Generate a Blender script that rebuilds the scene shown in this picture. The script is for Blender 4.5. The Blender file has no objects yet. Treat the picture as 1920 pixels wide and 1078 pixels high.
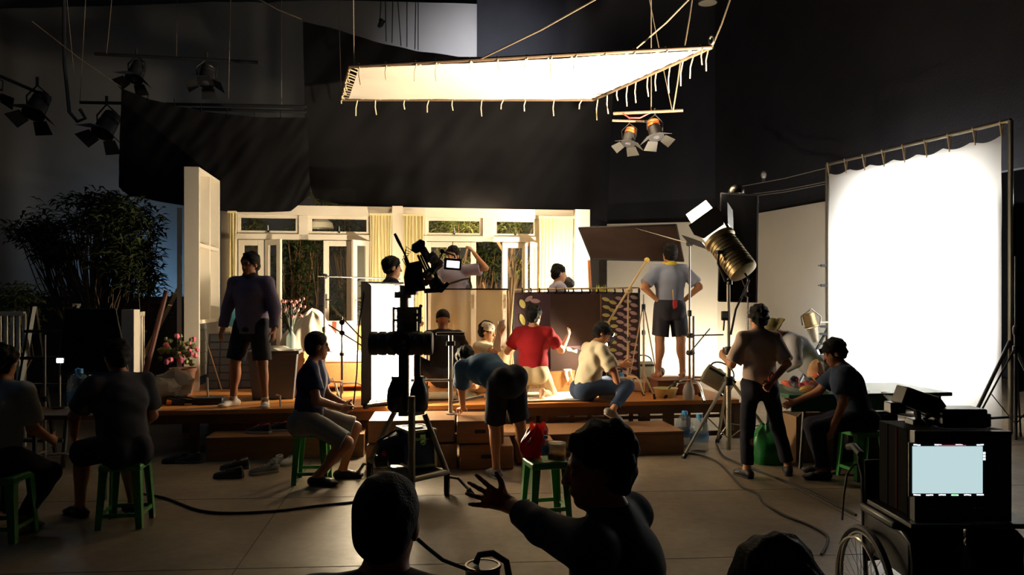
import bpy, math, random
import numpy as np
from mathutils import Vector, Matrix, noise as mnoise
random.seed(7)
C = bpy.context.scene.collection
PI = math.pi
# ---------------------------------------------------------------- measuring the place
FP, HY, CH = 1450.0, 560.0, 1.70          # focal length in pixels of the 1920 frame, horizon row, eye height
def P(px, py, D): return Vector(((px-960)*D/FP, D, CH-(py-HY)*D/FP))
def G(px, py, z=0.0): return P(px, py, (CH-z)*FP/(py-HY))
def Zh(py, D): return CH-(py-HY)*D/FP
A = math.radians(8.5)                      # the set is turned a little against the camera
CA, SA = math.cos(A), math.sin(A)
OY = 8.96                                  # deck front edge straight ahead
DZ = 0.48                                  # deck height
U = Vector((CA, SA, 0)); V = Vector((-SA, CA, 0))
def S(u, v, z=0.0): return Vector((u*CA-v*SA, OY+u*SA+v*CA, z))
def SU(px, v):                             # set coordinate u (and depth) of a pixel column on the plane v
    rx = (px-960)/FP
    t = (v+CA*OY)/(CA-SA*rx)
    return CA*t*rx+SA*(t-OY), t
def SP(px, py, v):                         # point on the plane v
    u, t = SU(px, v); return S(u, v, Zh(py, t))
def to_set(p): return (p.x*CA+(p.y-OY)*SA, -p.x*SA+(p.y-OY)*CA)
# ---------------------------------------------------------------- materials
def lin(c): return tuple((x/12.92 if x <= 0.04045 else ((x+0.055)/1.055)**2.4) for x in c)
def hexc(r, g, b): return lin((r/255, g/255, b/255))
def M(name, col, rough=0.6, metal=0.0, var=0.12, scale=6.0, bump=0.0, bscale=60.0, spec=0.5, trans=None, emit=None, coat=0.0, stretch=None):
    m = bpy.data.materials.new(name); m.use_nodes = True
    nt = m.node_tree; N = nt.nodes; L = nt.links
    b = N['Principled BSDF']
    b.inputs['Roughness'].default_value = rough
    b.inputs['Metallic'].default_value = metal
    b.inputs['Specular IOR Level'].default_value = spec
    b.inputs['Coat Weight'].default_value = coat
    tc = N.new('ShaderNodeTexCoord'); src = tc.outputs['Object']
    if stretch:
        mp = N.new('ShaderNodeMapping'); mp.inputs['Scale'].default_value = stretch
        L.new(src, mp.inputs['Vector']); src = mp.outputs['Vector']
    n = N.new('ShaderNodeTexNoise'); n.inputs['Scale'].default_value = scale; n.inputs['Detail'].default_value = 4
    L.new(src, n.inputs['Vector'])
    mx = N.new('ShaderNodeMix'); mx.data_type = 'RGBA'
    mx.inputs['A'].default_value = (*[max(0, c*(1-var)) for c in col], 1)
    mx.inputs['B'].default_value = (*[min(1, c*(1+var)) for c in col], 1)
    L.new(n.outputs['Fac'], mx.inputs['Factor'])
    L.new(mx.outputs['Result'], b.inputs['Base Color'])
    if bump:
        n2 = N.new('ShaderNodeTexNoise'); n2.inputs['Scale'].default_value = bscale; n2.inputs['Detail'].default_value = 3
        L.new(src, n2.inputs['Vector'])
        bp = N.new('ShaderNodeBump'); bp.inputs['Strength'].default_value = bump; bp.inputs['Distance'].default_value = 0.02
        L.new(n2.outputs['Fac'], bp.inputs['Height']); L.new(bp.outputs['Normal'], b.inputs['Normal'])
    if trans:                               # thin cloth: part of the light passes through
        out = N['Material Output']
        tr = N.new('ShaderNodeBsdfTranslucent'); L.new(mx.outputs['Result'], tr.inputs['Color'])
        ms = N.new('ShaderNodeMixShader'); ms.inputs[0].default_value = trans
        L.new(b.outputs[0], ms.inputs[1]); L.new(tr.outputs[0], ms.inputs[2]); L.new(ms.outputs[0], out.inputs[0])
    if emit:
        b.inputs['Emission Color'].default_value = (*emit[0], 1); b.inputs['Emission Strength'].default_value = emit[1]
    return m
def Mclear(name, tint=(1, 1, 1), clear=0.85, rough=0.05, diff=None):   # pane, bottle, thin film
    m = bpy.data.materials.new(name); m.use_nodes = True
    nt = m.node_tree; N = nt.nodes; L = nt.links
    b = N['Principled BSDF']; b.inputs['Roughness'].default_value = rough
    b.inputs['Base Color'].default_value = (*(diff or (0.05, 0.05, 0.05)), 1)
    t = N.new('ShaderNodeBsdfTransparent'); t.inputs[0].default_value = (*tint, 1)
    ms = N.new('ShaderNodeMixShader'); ms.inputs[0].default_value = clear
    L.new(b.outputs[0], ms.inputs[1]); L.new(t.outputs[0], ms.inputs[2]); L.new(ms.outputs[0], N['Material Output'].inputs[0])
    return m
def Memit(name, col, s):
    m = bpy.data.materials.new(name); m.use_nodes = True
    nt = m.node_tree; b = nt.nodes['Principled BSDF']
    b.inputs['Base Color'].default_value = (*[c*0.5 for c in col], 1)
    b.inputs['Emission Color'].default_value = (*col, 1); b.inputs['Emission Strength'].default_value = s
    return m
# ---------------------------------------------------------------- objects
def thing(name, label, cat, loc=(0, 0, 0), rotz=0.0, group=None, kind=None):
    o = bpy.data.objects.new(name, None); C.objects.link(o)
    o.location = loc; o.rotation_euler = (0, 0, rotz); o.empty_display_size = 0.1
    return tag(o, label, cat, group, kind)
def tag(o, label=None, cat=None, group=None, kind=None):
    if label: o['label'] = label
    if cat: o['category'] = cat
    if group: o['group'] = group
    if kind: o['kind'] = kind
    return o
def wmat(o):
    m = Matrix.Translation(o.location) @ o.rotation_euler.to_matrix().to_4x4()
    return wmat(o.parent) @ m if o.parent else m
def copy_tree(o, parent=None):
    c = o.copy(); C.objects.link(c); c.parent = parent
    for ch in list(o.children): copy_tree(ch, c)
    return c
def link_mesh(name, vs, fs, mat, parent=None, smooth=35.0, world=False, label=None):
    me = bpy.data.meshes.new(name)
    if world and parent is not None:
        inv = wmat(parent).inverted(); vs = [inv @ Vector(v) for v in vs]
    me.from_pydata([tuple(v) for v in vs], [], fs); me.update()
    if smooth is not None:
        me.polygons.foreach_set('use_smooth', [True]*len(me.polygons))
        try: me.set_sharp_from_angle(angle=math.radians(smooth))
        except Exception: pass
    if mat: me.materials.append(mat)
    o = bpy.data.objects.new(name, me); C.objects.link(o)
    if parent is not None: o.parent = parent
    if label: o['label'] = label
    return o
def frame_of(d):
    d = Vector(d).normalized()
    a = Vector((0, 0, 1)) if abs(d.z) < 0.95 else Vector((1, 0, 0))
    x = d.cross(a).normalized(); y = x.cross(d).normalized()
    return x, y, d
class MB:
    def __init__(s): s.v = []; s.f = []
    def add(s, vs, fs):
        b = len(s.v); s.v += [Vector(v) for v in vs]; s.f += [tuple(b+i for i in f) for f in fs]; return s
    def hexa(s, p):                       # eight corners: bottom four counter-clockwise, then top four
        return s.add(p, [(3, 2, 1, 0), (4, 5, 6, 7), (0, 1, 5, 4), (1, 2, 6, 5), (2, 3, 7, 6), (3, 0, 4, 7)])
    def box(s, c, d, R=None):
        c = Vector(c); h = [x/2 for x in d]
        q = [(-1, -1, -1), (1, -1, -1), (1, 1, -1), (-1, 1, -1), (-1, -1, 1), (1, -1, 1), (1, 1, 1), (-1, 1, 1)]
        vs = [Vector((a*h[0], b*h[1], e*h[2])) for a, b, e in q]
        if R is not None: vs = [R @ v for v in vs]
        return s.hexa([c+v for v in vs])
    def sbox(s, u0, u1, v0, v1, z0, z1):  # box along the axes of the set
        return s.hexa([S(u0, v0, z0), S(u1, v0, z0), S(u1, v1, z0), S(u0, v1, z0), S(u0, v0, z1), S(u1, v0, z1), S(u1, v1, z1), S(u0, v1, z1)])
    def bar(s, a, b, w, h, up=(0, 0, 1)):
        a = Vector(a); b = Vector(b); d = (b-a).normalized(); up = Vector(up)
        x = d.cross(up)
        if x.length < 1e-3: x = d.cross(Vector((0, 1, 0)))
        x.normalize(); y = x.cross(d).normalized(); x = x*w/2; y = y*h/2
        return s.hexa([a-x-y, a+x-y, b+x-y, b-x-y, a-x+y, a+x+y, b+x+y, b-x+y])
    def rings(s, rs, cap=True, closed=False):
        n = len(rs[0]); vs = [p for r in rs for p in r]; fs = []
        m = len(rs)
        for i in range(m if closed else m-1):
            j = (i+1) % m
            for k in range(n):
                l = (k+1) % n; fs.append((i*n+k, i*n+l, j*n+l, j*n+k))
        if cap and not closed:
            fs.append(tuple(range(n-1, -1, -1))); fs.append(tuple((m-1)*n+k for k in range(n)))
        return s.add(vs, fs)
    def cyl(s, a, b, r0, r1=None, n=12):
        r1 = r0 if r1 is None else r1; a = Vector(a); b = Vector(b); x, y, d = frame_of(b-a)
        ring = lambda c, r: [c+x*(r*math.cos(2*PI*k/n))+y*(r*math.sin(2*PI*k/n)) for k in range(n)]
        return s.rings([ring(a, r0), ring(b, r1)])
    def tube(s, pts, r, n=8):
        pts = [Vector(p) for p in pts]; rs = []; px = None
        rr = r if isinstance(r, (list, tuple)) else [r]*len(pts)
        for i, p in enumerate(pts):
            d = (pts[min(i+1, len(pts)-1)]-pts[max(i-1, 0)])
            if d.length < 1e-9: d = Vector((0, 0, 1))
            d.normalize()
            if px is None: px, _, _ = frame_of(d)
            px = (px-d*px.dot(d)); px = px.normalized() if px.length > 1e-6 else frame_of(d)[0]
            py = d.cross(px)
            rs.append([p+px*(rr[i]*math.cos(2*PI*k/n))+py*(rr[i]*math.sin(2*PI*k/n)) for k in range(n)])
        return s.rings(rs)
    def lathe(s, prof, base=(0, 0, 0), axis=(0, 0, 1), n=20, cap=True):
        base = Vector(base); x, y, d = frame_of(axis)
        return s.rings([[base+d*z+x*(r*math.cos(2*PI*k/n))+y*(r*math.sin(2*PI*k/n)) for k in range(n)] for r, z in prof], cap)
    def ball(s, c, r, R=None, n=14, m=9, jit=0.0, seed=0):
        c = Vector(c); r = (r, r, r) if not isinstance(r, (tuple, list)) else r
        vs = []
        for i in range(1, m):
            t = PI*i/m
            for k in range(n):
                p = 2*PI*k/n; v = Vector((math.sin(t)*math.cos(p), math.sin(t)*math.sin(p), math.cos(t)))
                vs.append(v)
        vs += [Vector((0, 0, 1)), Vector((0, 0, -1))]
        if jit: vs = [v*(1+jit*mnoise.noise(v*2.2+Vector((seed*3.1, seed, 0)))) for v in vs]
        vs = [Vector((v.x*r[0], v.y*r[1], v.z*r[2])) for v in vs]
        if R is not None: vs = [R @ v for v in vs]
        fs = []
        for i in range(m-2):
            for k in range(n):
                l = (k+1) % n; fs.append((i*n+k, (i+1)*n+k, (i+1)*n+l, i*n+l))
        t = (m-1)*n
        for k in range(n):
            l = (k+1) % n; fs.append((t, k, l)); fs.append((t+1, (m-2)*n+l, (m-2)*n+k))
        return s.add([c+v for v in vs], fs)
    def prism(s, poly, ex):
        poly = [Vector(p) for p in poly]; ex = Vector(ex); n = len(poly)
        return s.add(poly+[p+ex for p in poly], [tuple(range(n-1, -1, -1)), tuple(range(n, 2*n))]+[(k, (k+1) % n, n+(k+1) % n, n+k) for k in range(n)])
    def torus(s, c, axis, R, r, n=32, m=8):
        c = Vector(c); x, y, d = frame_of(axis); rs = []
        for i in range(n):
            t = 2*PI*i/n; e = x*math.cos(t)+y*math.sin(t)
            rs.append([c+e*(R+r*math.cos(2*PI*k/m))+d*(r*math.sin(2*PI*k/m)) for k in range(m)])
        return s.rings(rs, False, True)
    def sheet(s, fn, nu, nv, thick=0.0):  # cloth: fn(s, t) -> point
        g = [[Vector(fn(i/nu, j/nv)) for j in range(nv+1)] for i in range(nu+1)]
        vs = [p for row in g for p in row]; fs = []
        for i in range(nu):
            for j in range(nv):
                a = i*(nv+1)+j; fs.append((a, a+nv+1, a+nv+2, a+1))
        if thick:
            me = []
            for i in range(nu+1):
                for j in range(nv+1):
                    du = g[min(i+1, nu)][j]-g[max(i-1, 0)][j]; dv = g[i][min(j+1, nv)]-g[i][max(j-1, 0)]
                    nn = du.cross(dv); nn = nn.normalized() if nn.length > 1e-9 else Vector((0, 0, 1))
                    me.append(g[i][j]+nn*thick)
            k = len(vs); vs += me
            fs += [tuple(k+q for q in reversed(f)) for f in fs]
            w = nv+1; rim = [(i*w) for i in range(nu+1)]+[nu*w+j for j in range(1, w)]+[i*w+nv for i in range(nu-1, -1, -1)]+[j for j in range(nv-1, 0, -1)]
            for q in range(len(rim)):
                a, b = rim[q], rim[(q+1) % len(rim)]; fs.append((a, a+k, b+k, b))
        return s.add(vs, fs)
    def build(s, name, mat, parent=None, world=False, bevel=0.0, smooth=35.0, label=None, seg=2):
        o = link_mesh(name, s.v, s.f, mat, parent, smooth, world, label)
        if bevel:
            b = o.modifiers.new('Bevel', 'BEVEL'); b.width = bevel; b.segments = seg; b.limit_method = 'ANGLE'
        return o
def multi(name, parts, parent):               # one part whose surface pattern has materials of its own
    vs, fs, mi, ms = [], [], [], []
    inv = wmat(parent).inverted()
    for k, (mb, mat) in enumerate(parts):
        b = len(vs); vs += [inv @ v for v in mb.v]; fs += [tuple(b+i for i in f) for f in mb.f]; mi += [k]*len(mb.f); ms.append(mat)
    o = link_mesh(name, vs, fs, None, parent)
    for m in ms: o.data.materials.append(m)
    o.data.polygons.foreach_set('material_index', mi); return o
def single(name, mb, mat, label, cat, group=None, kind=None, **kw):    # a thing that is one mesh, its origin at its base
    n = len(mb.v); lo = Vector((sum(v.x for v in mb.v)/n, sum(v.y for v in mb.v)/n, min(v.z for v in mb.v)))
    mb.v = [v-lo for v in mb.v]
    o = mb.build(name, mat, **kw); o.location = lo
    return tag(o, label, cat, group, kind)
def struct(name, mb, mat, parent=None, **kw):
    o = mb.build(name, mat, parent, **kw)
    if parent is None: o['kind'] = 'structure'
    return o
# ---------------------------------------------------------------- figures: one distance field, one continuous skin
def npv(v): return np.array(v, dtype=np.float32)
class Field:
    def __init__(s): s.ops = []; s.clips = []; s.noise = None
    def _op(s, fn, lo, hi, k, sub=False): s.ops.append((fn, npv(lo), npv(hi), k, sub))
    def cone(s, a, b, ra, rb, k=0.02, flat=False, sub=False):
        a = npv(a); b = npv(b); ba = b-a; l2 = float(ba@ba)+1e-9; n = ba/math.sqrt(l2)
        def fn(x, y, z):
            px, py, pz = x-a[0], y-a[1], z-a[2]
            t = np.clip((px*ba[0]+py*ba[1]+pz*ba[2])/l2, 0, 1)
            d = np.sqrt((px-t*ba[0])**2+(py-t*ba[1])**2+(pz-t*ba[2])**2)-(ra+(rb-ra)*t)
            if flat: d = np.maximum(d, (x-b[0])*n[0]+(y-b[1])*n[1]+(z-b[2])*n[2])
            return d
        r = max(ra, rb); s._op(fn, np.minimum(a, b)-r, np.maximum(a, b)+r, k, sub)
    def ell(s, c, r, X=(1, 0, 0), Y=(0, 1, 0), Z=(0, 0, 1), k=0.02, sub=False):
        c = npv(c); X = npv(X); Y = npv(Y); Z = npv(Z); R = max(r)
        def fn(x, y, z):
            px, py, pz = x-c[0], y-c[1], z-c[2]
            q = [(px*e[0]+py*e[1]+pz*e[2]) for e in (X, Y, Z)]
            k0 = np.sqrt(sum((v/w)**2 for v, w in zip(q, r))); k1 = np.sqrt(sum((v/w/w)**2 for v, w in zip(q, r)))+1e-6
            return k0*(k0-1)/k1
        s._op(fn, c-R, c+R, k, sub)
    def seg(s, a, b, side, A0, B0, k=0.03, flat=None):   # oval section: (half width, half depth) at each end
        a = npv(a); b = npv(b); ba = b-a; L = float(np.sqrt(ba@ba))+1e-6; n = ba/L
        sd = npv(side); sd = sd-n*float(sd@n); sd = sd/np.sqrt(sd@sd); fr = np.cross(n, sd)
        def fn(x, y, z):
            px, py, pz = x-a[0], y-a[1], z-a[2]
            h = px*n[0]+py*n[1]+pz*n[2]; t = np.clip(h/L, 0, 1); o = h-t*L
            rs = A0[0]+(B0[0]-A0[0])*t; rf = A0[1]+(B0[1]-A0[1])*t; rm = np.minimum(rs, rf)
            ds = (px*sd[0]+py*sd[1]+pz*sd[2])/rs; df = (px*fr[0]+py*fr[1]+pz*fr[2])/rf
            d = (np.sqrt(ds*ds+df*df+(o/rm)**2)-1)*rm
            if flat == 'b': d = np.maximum(d, h-L)
            if flat == 'a': d = np.maximum(d, -h)
            return d
        r = max(A0+B0); s._op(fn, np.minimum(a, b)-r, np.maximum(a, b)+r, k)
    def clip(s, p, n): s.clips.append((npv(p), npv(n)))
    def mesh(s, h):
        lo = np.min([o[1] for o in s.ops if not o[4]], axis=0)-3*h; hi = np.max([o[2] for o in s.ops if not o[4]], axis=0)+3*h
        n = np.ceil((hi-lo)/h).astype(int)+1
        ax = [(lo[i]+h*np.arange(n[i])).astype(np.float32) for i in range(3)]
        D = np.full(n, 0.2, np.float32)
        for fn, l, u, k, sub in s.ops:
            m = k+2.5*h; i0 = np.clip(np.floor((l-m-lo)/h).astype(int), 0, n-1); i1 = np.clip(np.ceil((u+m-lo)/h).astype(int)+1, 1, n)
            if np.any(i1 <= i0): continue
            sl = tuple(slice(a, b) for a, b in zip(i0, i1))
            x = ax[0][sl[0]][:, None, None]; y = ax[1][sl[1]][None, :, None]; z = ax[2][sl[2]][None, None, :]
            d = fn(x, y, z); e = D[sl]
            if sub:
                d = -d; g = np.maximum(k-np.abs(d-e), 0)/k; D[sl] = np.maximum(e, d)+g*g*k/4
            else:
                g = np.maximum(k-np.abs(d-e), 0)/k; D[sl] = np.minimum(e, d)-g*g*k/4
        X = ax[0][:, None, None]; Y = ax[1][None, :, None]; Z = ax[2][None, None, :]
        if s.noise:
            amp, fr, sd = s.noise; r = np.random.RandomState(sd)
            for q in range(4):
                w = r.normal(size=3); w = w/np.sqrt(w@w)*fr*(0.6+0.5*q); w2 = r.normal(size=3)*fr*0.35
                D += (amp/(1+0.5*q))*np.sin(w[0]*X+w[1]*Y+w[2]*Z+1.3*np.sin(w2[0]*X+w2[1]*Y+w2[2]*Z)+r.uniform(0, 6)).astype(np.float32)
        for p, m in s.clips:
            D = np.maximum(D, (X-p[0])*m[0]+(Y-p[1])*m[1]+(Z-p[2])*m[2])
        D[0] = D[-1] = 0.1; D[:, 0] = D[:, -1] = 0.1; D[:, :, 0] = D[:, :, -1] = 0.1
        I = D < 0; c = [sl for sl in (slice(None, -1), slice(1, None))]
        cnt = np.zeros(n-1, np.int8)
        for a in c:
            for b in c:
                for e in c: cnt += I[a, b, e]
        act = (cnt > 0) & (cnt < 8); idx = np.argwhere(act); ids = np.full(n-1, -1, np.int32); ids[act] = np.arange(len(idx))
        acc = np.zeros((len(idx), 3)); num = np.zeros(len(idx))
        cor = [(a, b, e) for a in (0, 1) for b in (0, 1) for e in (0, 1)]
        val = {q: D[idx[:, 0]+q[0], idx[:, 1]+q[1], idx[:, 2]+q[2]] for q in cor}
        for i in range(8):
            for ax_ in range(3):
                p = cor[i]
                if p[ax_]: continue
                q = list(p); q[ax_] = 1; q = tuple(q); v0, v1 = val[p], val[q]
                x = (v0 < 0) != (v1 < 0); t = np.where(x, v0/(v0-v1+1e-12*(v0 == v1)), 0)
                pt = np.array(p)[None, :]+np.zeros((len(idx), 3)); pt[:, ax_] += t
                acc += pt*x[:, None]; num += x
        vs = lo+h*(idx+acc/np.maximum(num, 1)[:, None])
        quads = []
        for ax_ in range(3):
            a = [slice(1, -1)]*3; b = [slice(1, -1)]*3; a[ax_] = slice(0, -1); b[ax_] = slice(1, None)
            s0, s1 = I[tuple(a)], I[tuple(b)]
            e = np.argwhere(s0 != s1); fl = s0[tuple(e.T)]
            off = np.ones(3, int); off[ax_] = 0; e = e+off
            o1, o2 = [(1, 2), (2, 0), (0, 1)][ax_]
            def cell(d1, d2):
                q = e.copy(); q[:, o1] -= d1; q[:, o2] -= d2; return ids[q[:, 0], q[:, 1], q[:, 2]]
            Q = np.stack([cell(1, 1), cell(0, 1), cell(0, 0), cell(1, 0)], 1)
            Q[~fl] = Q[~fl][:, ::-1]; quads.append(Q)
        return vs, np.concatenate(quads)
    def build(s, name, mat, h, parent=None, label=None):
        vs, q = s.mesh(h); me = bpy.data.meshes.new(name)
        q = q[(q >= 0).all(1)]
        me.vertices.add(len(vs)); me.vertices.foreach_set('co', vs.astype(np.float32).ravel())
        me.loops.add(q.size); me.loops.foreach_set('vertex_index', q.astype(np.int32).ravel())
        me.polygons.add(len(q)); me.polygons.foreach_set('loop_start', np.arange(0, q.size, 4, dtype=np.int32))
        me.polygons.foreach_set('use_smooth', np.ones(len(q), bool))
        me.update(calc_edges=True); me.validate()
        me.materials.append(mat)
        o = bpy.data.objects.new(name, me); C.objects.link(o)
        if parent is not None: o.parent = parent
        if label: o['label'] = label
        return o
def nrm(v): v = np.array(v, float); return v/np.sqrt(v@v)
def ik(a, t, l1, l2, pole):
    d = t-a; L = min(np.sqrt(d@d), (l1+l2)*0.999); n = nrm(d)
    x = (l1*l1-l2*l2+L*L)/(2*L); y = math.sqrt(max(l1*l1-x*x, 0)); p = np.array(pole, float); p = p-n*(p@n)
    p = nrm(p) if np.sqrt(p@p) > 1e-6 else nrm(np.cross(n, (1, 0, 0)))
    return a+n*x+p*y, a+n*L
def person(label, loc, yaw, H=1.70, hz=0.92, torso=(0, 0, 1), twist=0, head=None, face=None, arms=None, legs=None, feet=None, palms=None, curls=(0.35, 0.35), spread=(0.0, 0.0),
           skin=None, top=None, bottom=None, hair='short', hairmat=None, shoe=None, extra=None, h=0.008, seed=1, fat=1.0, hands=None, group=None):
    """local frame: x to the person's right hand, y ahead, z up, origin on the ground below the hips"""
    s = H/1.70; X = np.array((1., 0, 0)); Zu = np.array((0, 0, 1.))
    T = nrm(torso); R = nrm(X-T*(X@T)); F = np.cross(T, R)
    tw = math.radians(twist); Rc = R*math.cos(tw)+F*math.sin(tw); Fc = np.cross(T, Rc)
    hip = np.array((0, 0, hz)); Nk = hip+T*0.50*s
    Sh = [Nk-T*0.045*s-Rc*0.178*s*fat, Nk-T*0.045*s+Rc*0.178*s*fat]; Hp = [hip-R*0.092*s, hip+R*0.092*s]
    HU = nrm(head if head is not None else T); HF = np.array(face if face is not None else (Fc if abs(T[2]) > .6 else (0, 1, 0)), float); HF = nrm(HF-HU*(HF@HU)); HR = np.cross(HF, HU)
    hc = Nk+nrm(T*0.5+HU*0.5)*0.075*s+HU*0.085*s+HF*0.018*s
    arms = arms or [('d', (-.12, .05, -1), (-.02, .15, -1)), ('d', (.12, .05, -1), (.02, .15, -1))]
    legs = legs or [('d', (-.05, .02, -1), (-.02, -.04, -1)), ('d', (.05, .02, -1), (.02, -.04, -1))]
    J = []
    for i in (0, 1):
        a = arms[i]
        if a[0] == 'd': e = Sh[i]+nrm(a[1])*0.285*s; w = e+nrm(a[2])*0.25*s
        else: e, w = ik(Sh[i], np.array(a[1], float), 0.285*s, 0.25*s, a[2])
        l = legs[i]
        if l[0] == 'd': kn = Hp[i]+nrm(l[1])*0.43*s; an = kn+nrm(l[2])*0.41*s
        else: kn, an = ik(Hp[i], np.array(l[1], float), 0.43*s, 0.41*s, l[2])
        J.append((e, w, kn, an))
    feet = feet or [(-.15, 1, 0), (.15, 1, 0)]
    b = Field(); f = fat
    # trunk
    b.seg(hip-T*.05*s, hip+T*.13*s, R, (.150*s*f, .108*s*f), (.132*s*f, .096*s*f), .05)
    b.seg(hip+T*.12*s, Nk-T*.14*s, Rc, (.132*s*f, .096*s*f), (.158*s*f, .112*s*f), .05)
    b.seg(Nk-T*.17*s, Nk-T*.04*s, Rc, (.155*s*f, .108*s*f), (.115*s, .072*s), .05)
    for i in (0, 1):
        sg = -1 if i == 0 else 1; e, w, kn, an = J[i]
        b.cone(Nk+T*.015*s, Sh[i], .048*s, .052*s, .04); b.cone(Sh[i], e, .053*s*f, .041*s*f, .03); b.cone(e, w, .042*s*f, .027*s, .015)
        b.ell(hip-F*.07*s+R*sg*.07*s-T*.05*s, (.085*s*f, .08*s*f, .095*s*f), R, F, T, .04)
        b.cone(Hp[i], kn, .088*s*f, .056*s*f, .04); b.cone(kn, an, .054*s*f, .036*s, .02)
        sd = nrm(an-kn); kp = nrm(kn-Hp[i])+1e-3*F; kp = nrm(kp-sd*(kp@sd))     # knee points this way
        b.ell(kn*.68+an*.32-kp*.02*s, (.048*s*f, .05*s*f, .12*s), nrm(np.cross(kp, sd)+1e-6*X), kp, sd, .03)
    # neck and head
    b.cone(Nk-T*.03*s, hc-HU*.05*s-HF*.01*s, .056*s, .051*s, .03)
    hp = lambda r, u, f_: hc+HR*r*s+HU*u*s+HF*f_*s
    b.ell(hp(0, .035, -.015), (.075*s, .096*s, .088*s), HR, HF, HU, .02)
    b.ell(hp(0, -.035, .025), (.062*s, .068*s, .082*s), HR, HF, HU, .03)
    b.ell(hp(0, -.100, .062), (.026*s, .024*s, .020*s), HR, HF, HU, .03)
    b.cone(hp(-.042, .022, .078), hp(.042, .022, .078), .012*s, .012*s, .015)
    for q in (-1, 1): b.ell(hp(.032*q, -.002, .098), (.017*s, .016*s, .011*s), HR, HF, HU, .012, sub=True)
    b.cone(hp(0, .010, .088), hp(0, -.034, .108), .008*s, .013*s, .012)
    for q in (-1, 1):
        b.ell(hp(.012*q, -.036, .100), (.009*s, .010*s, .008*s), HR, HF, HU, .008)
        b.ell(hp(.032*q, -.004, .078), (.013*s, .012*s, .012*s), HR, HF, HU, .004)
        b.ell(hp(.077*q, -.008, -.008), (.010*s, .020*s, .032*s), HR, nrm(HF-.3*HU), nrm(HU+.3*HF), .008)
    b.ell(hp(0, -.062, .088), (.025*s, .010*s, .007*s), HR, HF, HU, .008); b.ell(hp(0, -.074, .086), (.021*s, .010*s, .007*s), HR, HF, HU, .008)
    # hands
    for i in (0, 1):
        sg = -1 if i == 0 else 1; e, w, kn, an = J[i]
        hd = nrm(hands[i]) if hands and hands[i] is not None else nrm(w-e)
        pn = np.array(palms[i] if palms and palms[i] is not None else Rc*-sg, float); pn = nrm(pn-hd*(pn@hd)); sd = np.cross(hd, pn)*sg   # thumb side
        b.seg(w, w+hd*.085*s, sd, (.028*s, .019*s), (.041*s, .015*s), .015)
        cu, sp = curls[i], spread[i]
        for j, (o, L) in enumerate(((.031, .072), (.0105, .080), (-.0105, .074), (-.031, .058))):
            p = w+hd*(.086-.004*abs(j-1.3))*s+sd*o*s; d = nrm(hd+sd*sp*(o/.031)*.45); ang = 0.
            for q in range(3):
                ang += cu*(0.9+.25*q)*(1+.06*j); dd = d*math.cos(ang)+pn*math.sin(ang); p2 = p+dd*L*s*(.46, .30, .24)[q]
                b.cone(p, p2, (.0092-.0009*q)*s, (.0085-.0009*q)*s, .005); p = p2
        p = w+hd*.028*s+sd*.030*s
        d = nrm(hd*.75+sd*(.65+.3*sp)+pn*.25*(1+cu)); p2 = p+d*.045*s; b.cone(p-sd*.012*s, p2, .014*s, .0105*s, .012)
        d2 = nrm(d+hd*.35+pn*cu*.6); b.cone(p2, p2+d2*.036*s, .0105*s, .008*s, .005)
    # feet
    FT = []
    for i in (0, 1):
        an = J[i][3]; sg = -1 if i == 0 else 1
        fd = nrm(feet[i]); sh = nrm(an-J[i][2]); fu = nrm(Zu-fd*(Zu@fd)) if abs(fd[2]) < .9 else nrm(-sh-fd*(-sh@fd)); fs = np.cross(fd, fu)
        FT.append((an, fd, fu, fs))
        b.cone(an, an-fu*.03*s+fd*.03*s, .037*s, .034*s, .02); b.cone(an-fd*.045*s-fu*.045*s, an+fd*.11*s-fu*.055*s, .032*s, .024*s, .03)
        b.ell(an+fd*.125*s-fu*.060*s, (.044*s, .058*s, .019*s), fs, fd, fu, .02)
    body = b.build('person', skin, h)
    body.location = loc; body.rotation_euler = (0, 0, math.radians(yaw)); tag(body, label, 'person', group)
    # clothing
    if top:
        c = Field(); g = top.get('loose', .016); sl = top.get('sleeve', .6); hem = top.get('hem', .06)
        c.seg(hip-T*hem*s, hip+T*.13*s, R, (.152*s*f+g, .112*s*f+g), (.136*s*f+g, .100*s*f+g), .05, 'a')
        c.seg(hip+T*.12*s, Nk-T*.14*s, Rc, (.136*s*f+g, .100*s*f+g), (.160*s*f+g, .114*s*f+g), .05)
        c.seg(Nk-T*.17*s, Nk-T*.045*s, Rc, (.157*s*f+g, .110*s*f+g), (.112*s+g*.5, .070*s+g*.6), .05)
        for i in (0, 1):
            e, w = J[i][:2]
            c.cone(Nk-T*.005*s, Sh[i], .048*s+g*.5, .055*s+g*.7, .04)
            if sl <= 1: c.cone(Sh[i], Sh[i]+(e-Sh[i])*sl, .056*s*f+g*.8, .052*s*f+g*1.3, .03, True)
            else: c.cone(Sh[i], e, .056*s*f+g*.8, .043*s*f+g, .03); c.cone(e, e+(w-e)*(sl-1), .043*s*f+g, .030*s+g*.9, .02, True)
            if not bottom or top.get('skirt'): pass
        if top.get('collar'): c.cone(Nk-T*.03*s, Nk+T*.035*s, .064*s, .063*s, .02, True)
        c.noise = (top.get('fold', .0035), 26, seed)
        c.clips.append((npv(hip-T*(hem+.002)*s), npv(-T)))
        c.build(top.get('name', 'shirt'), top['mat'], h, body)
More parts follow.
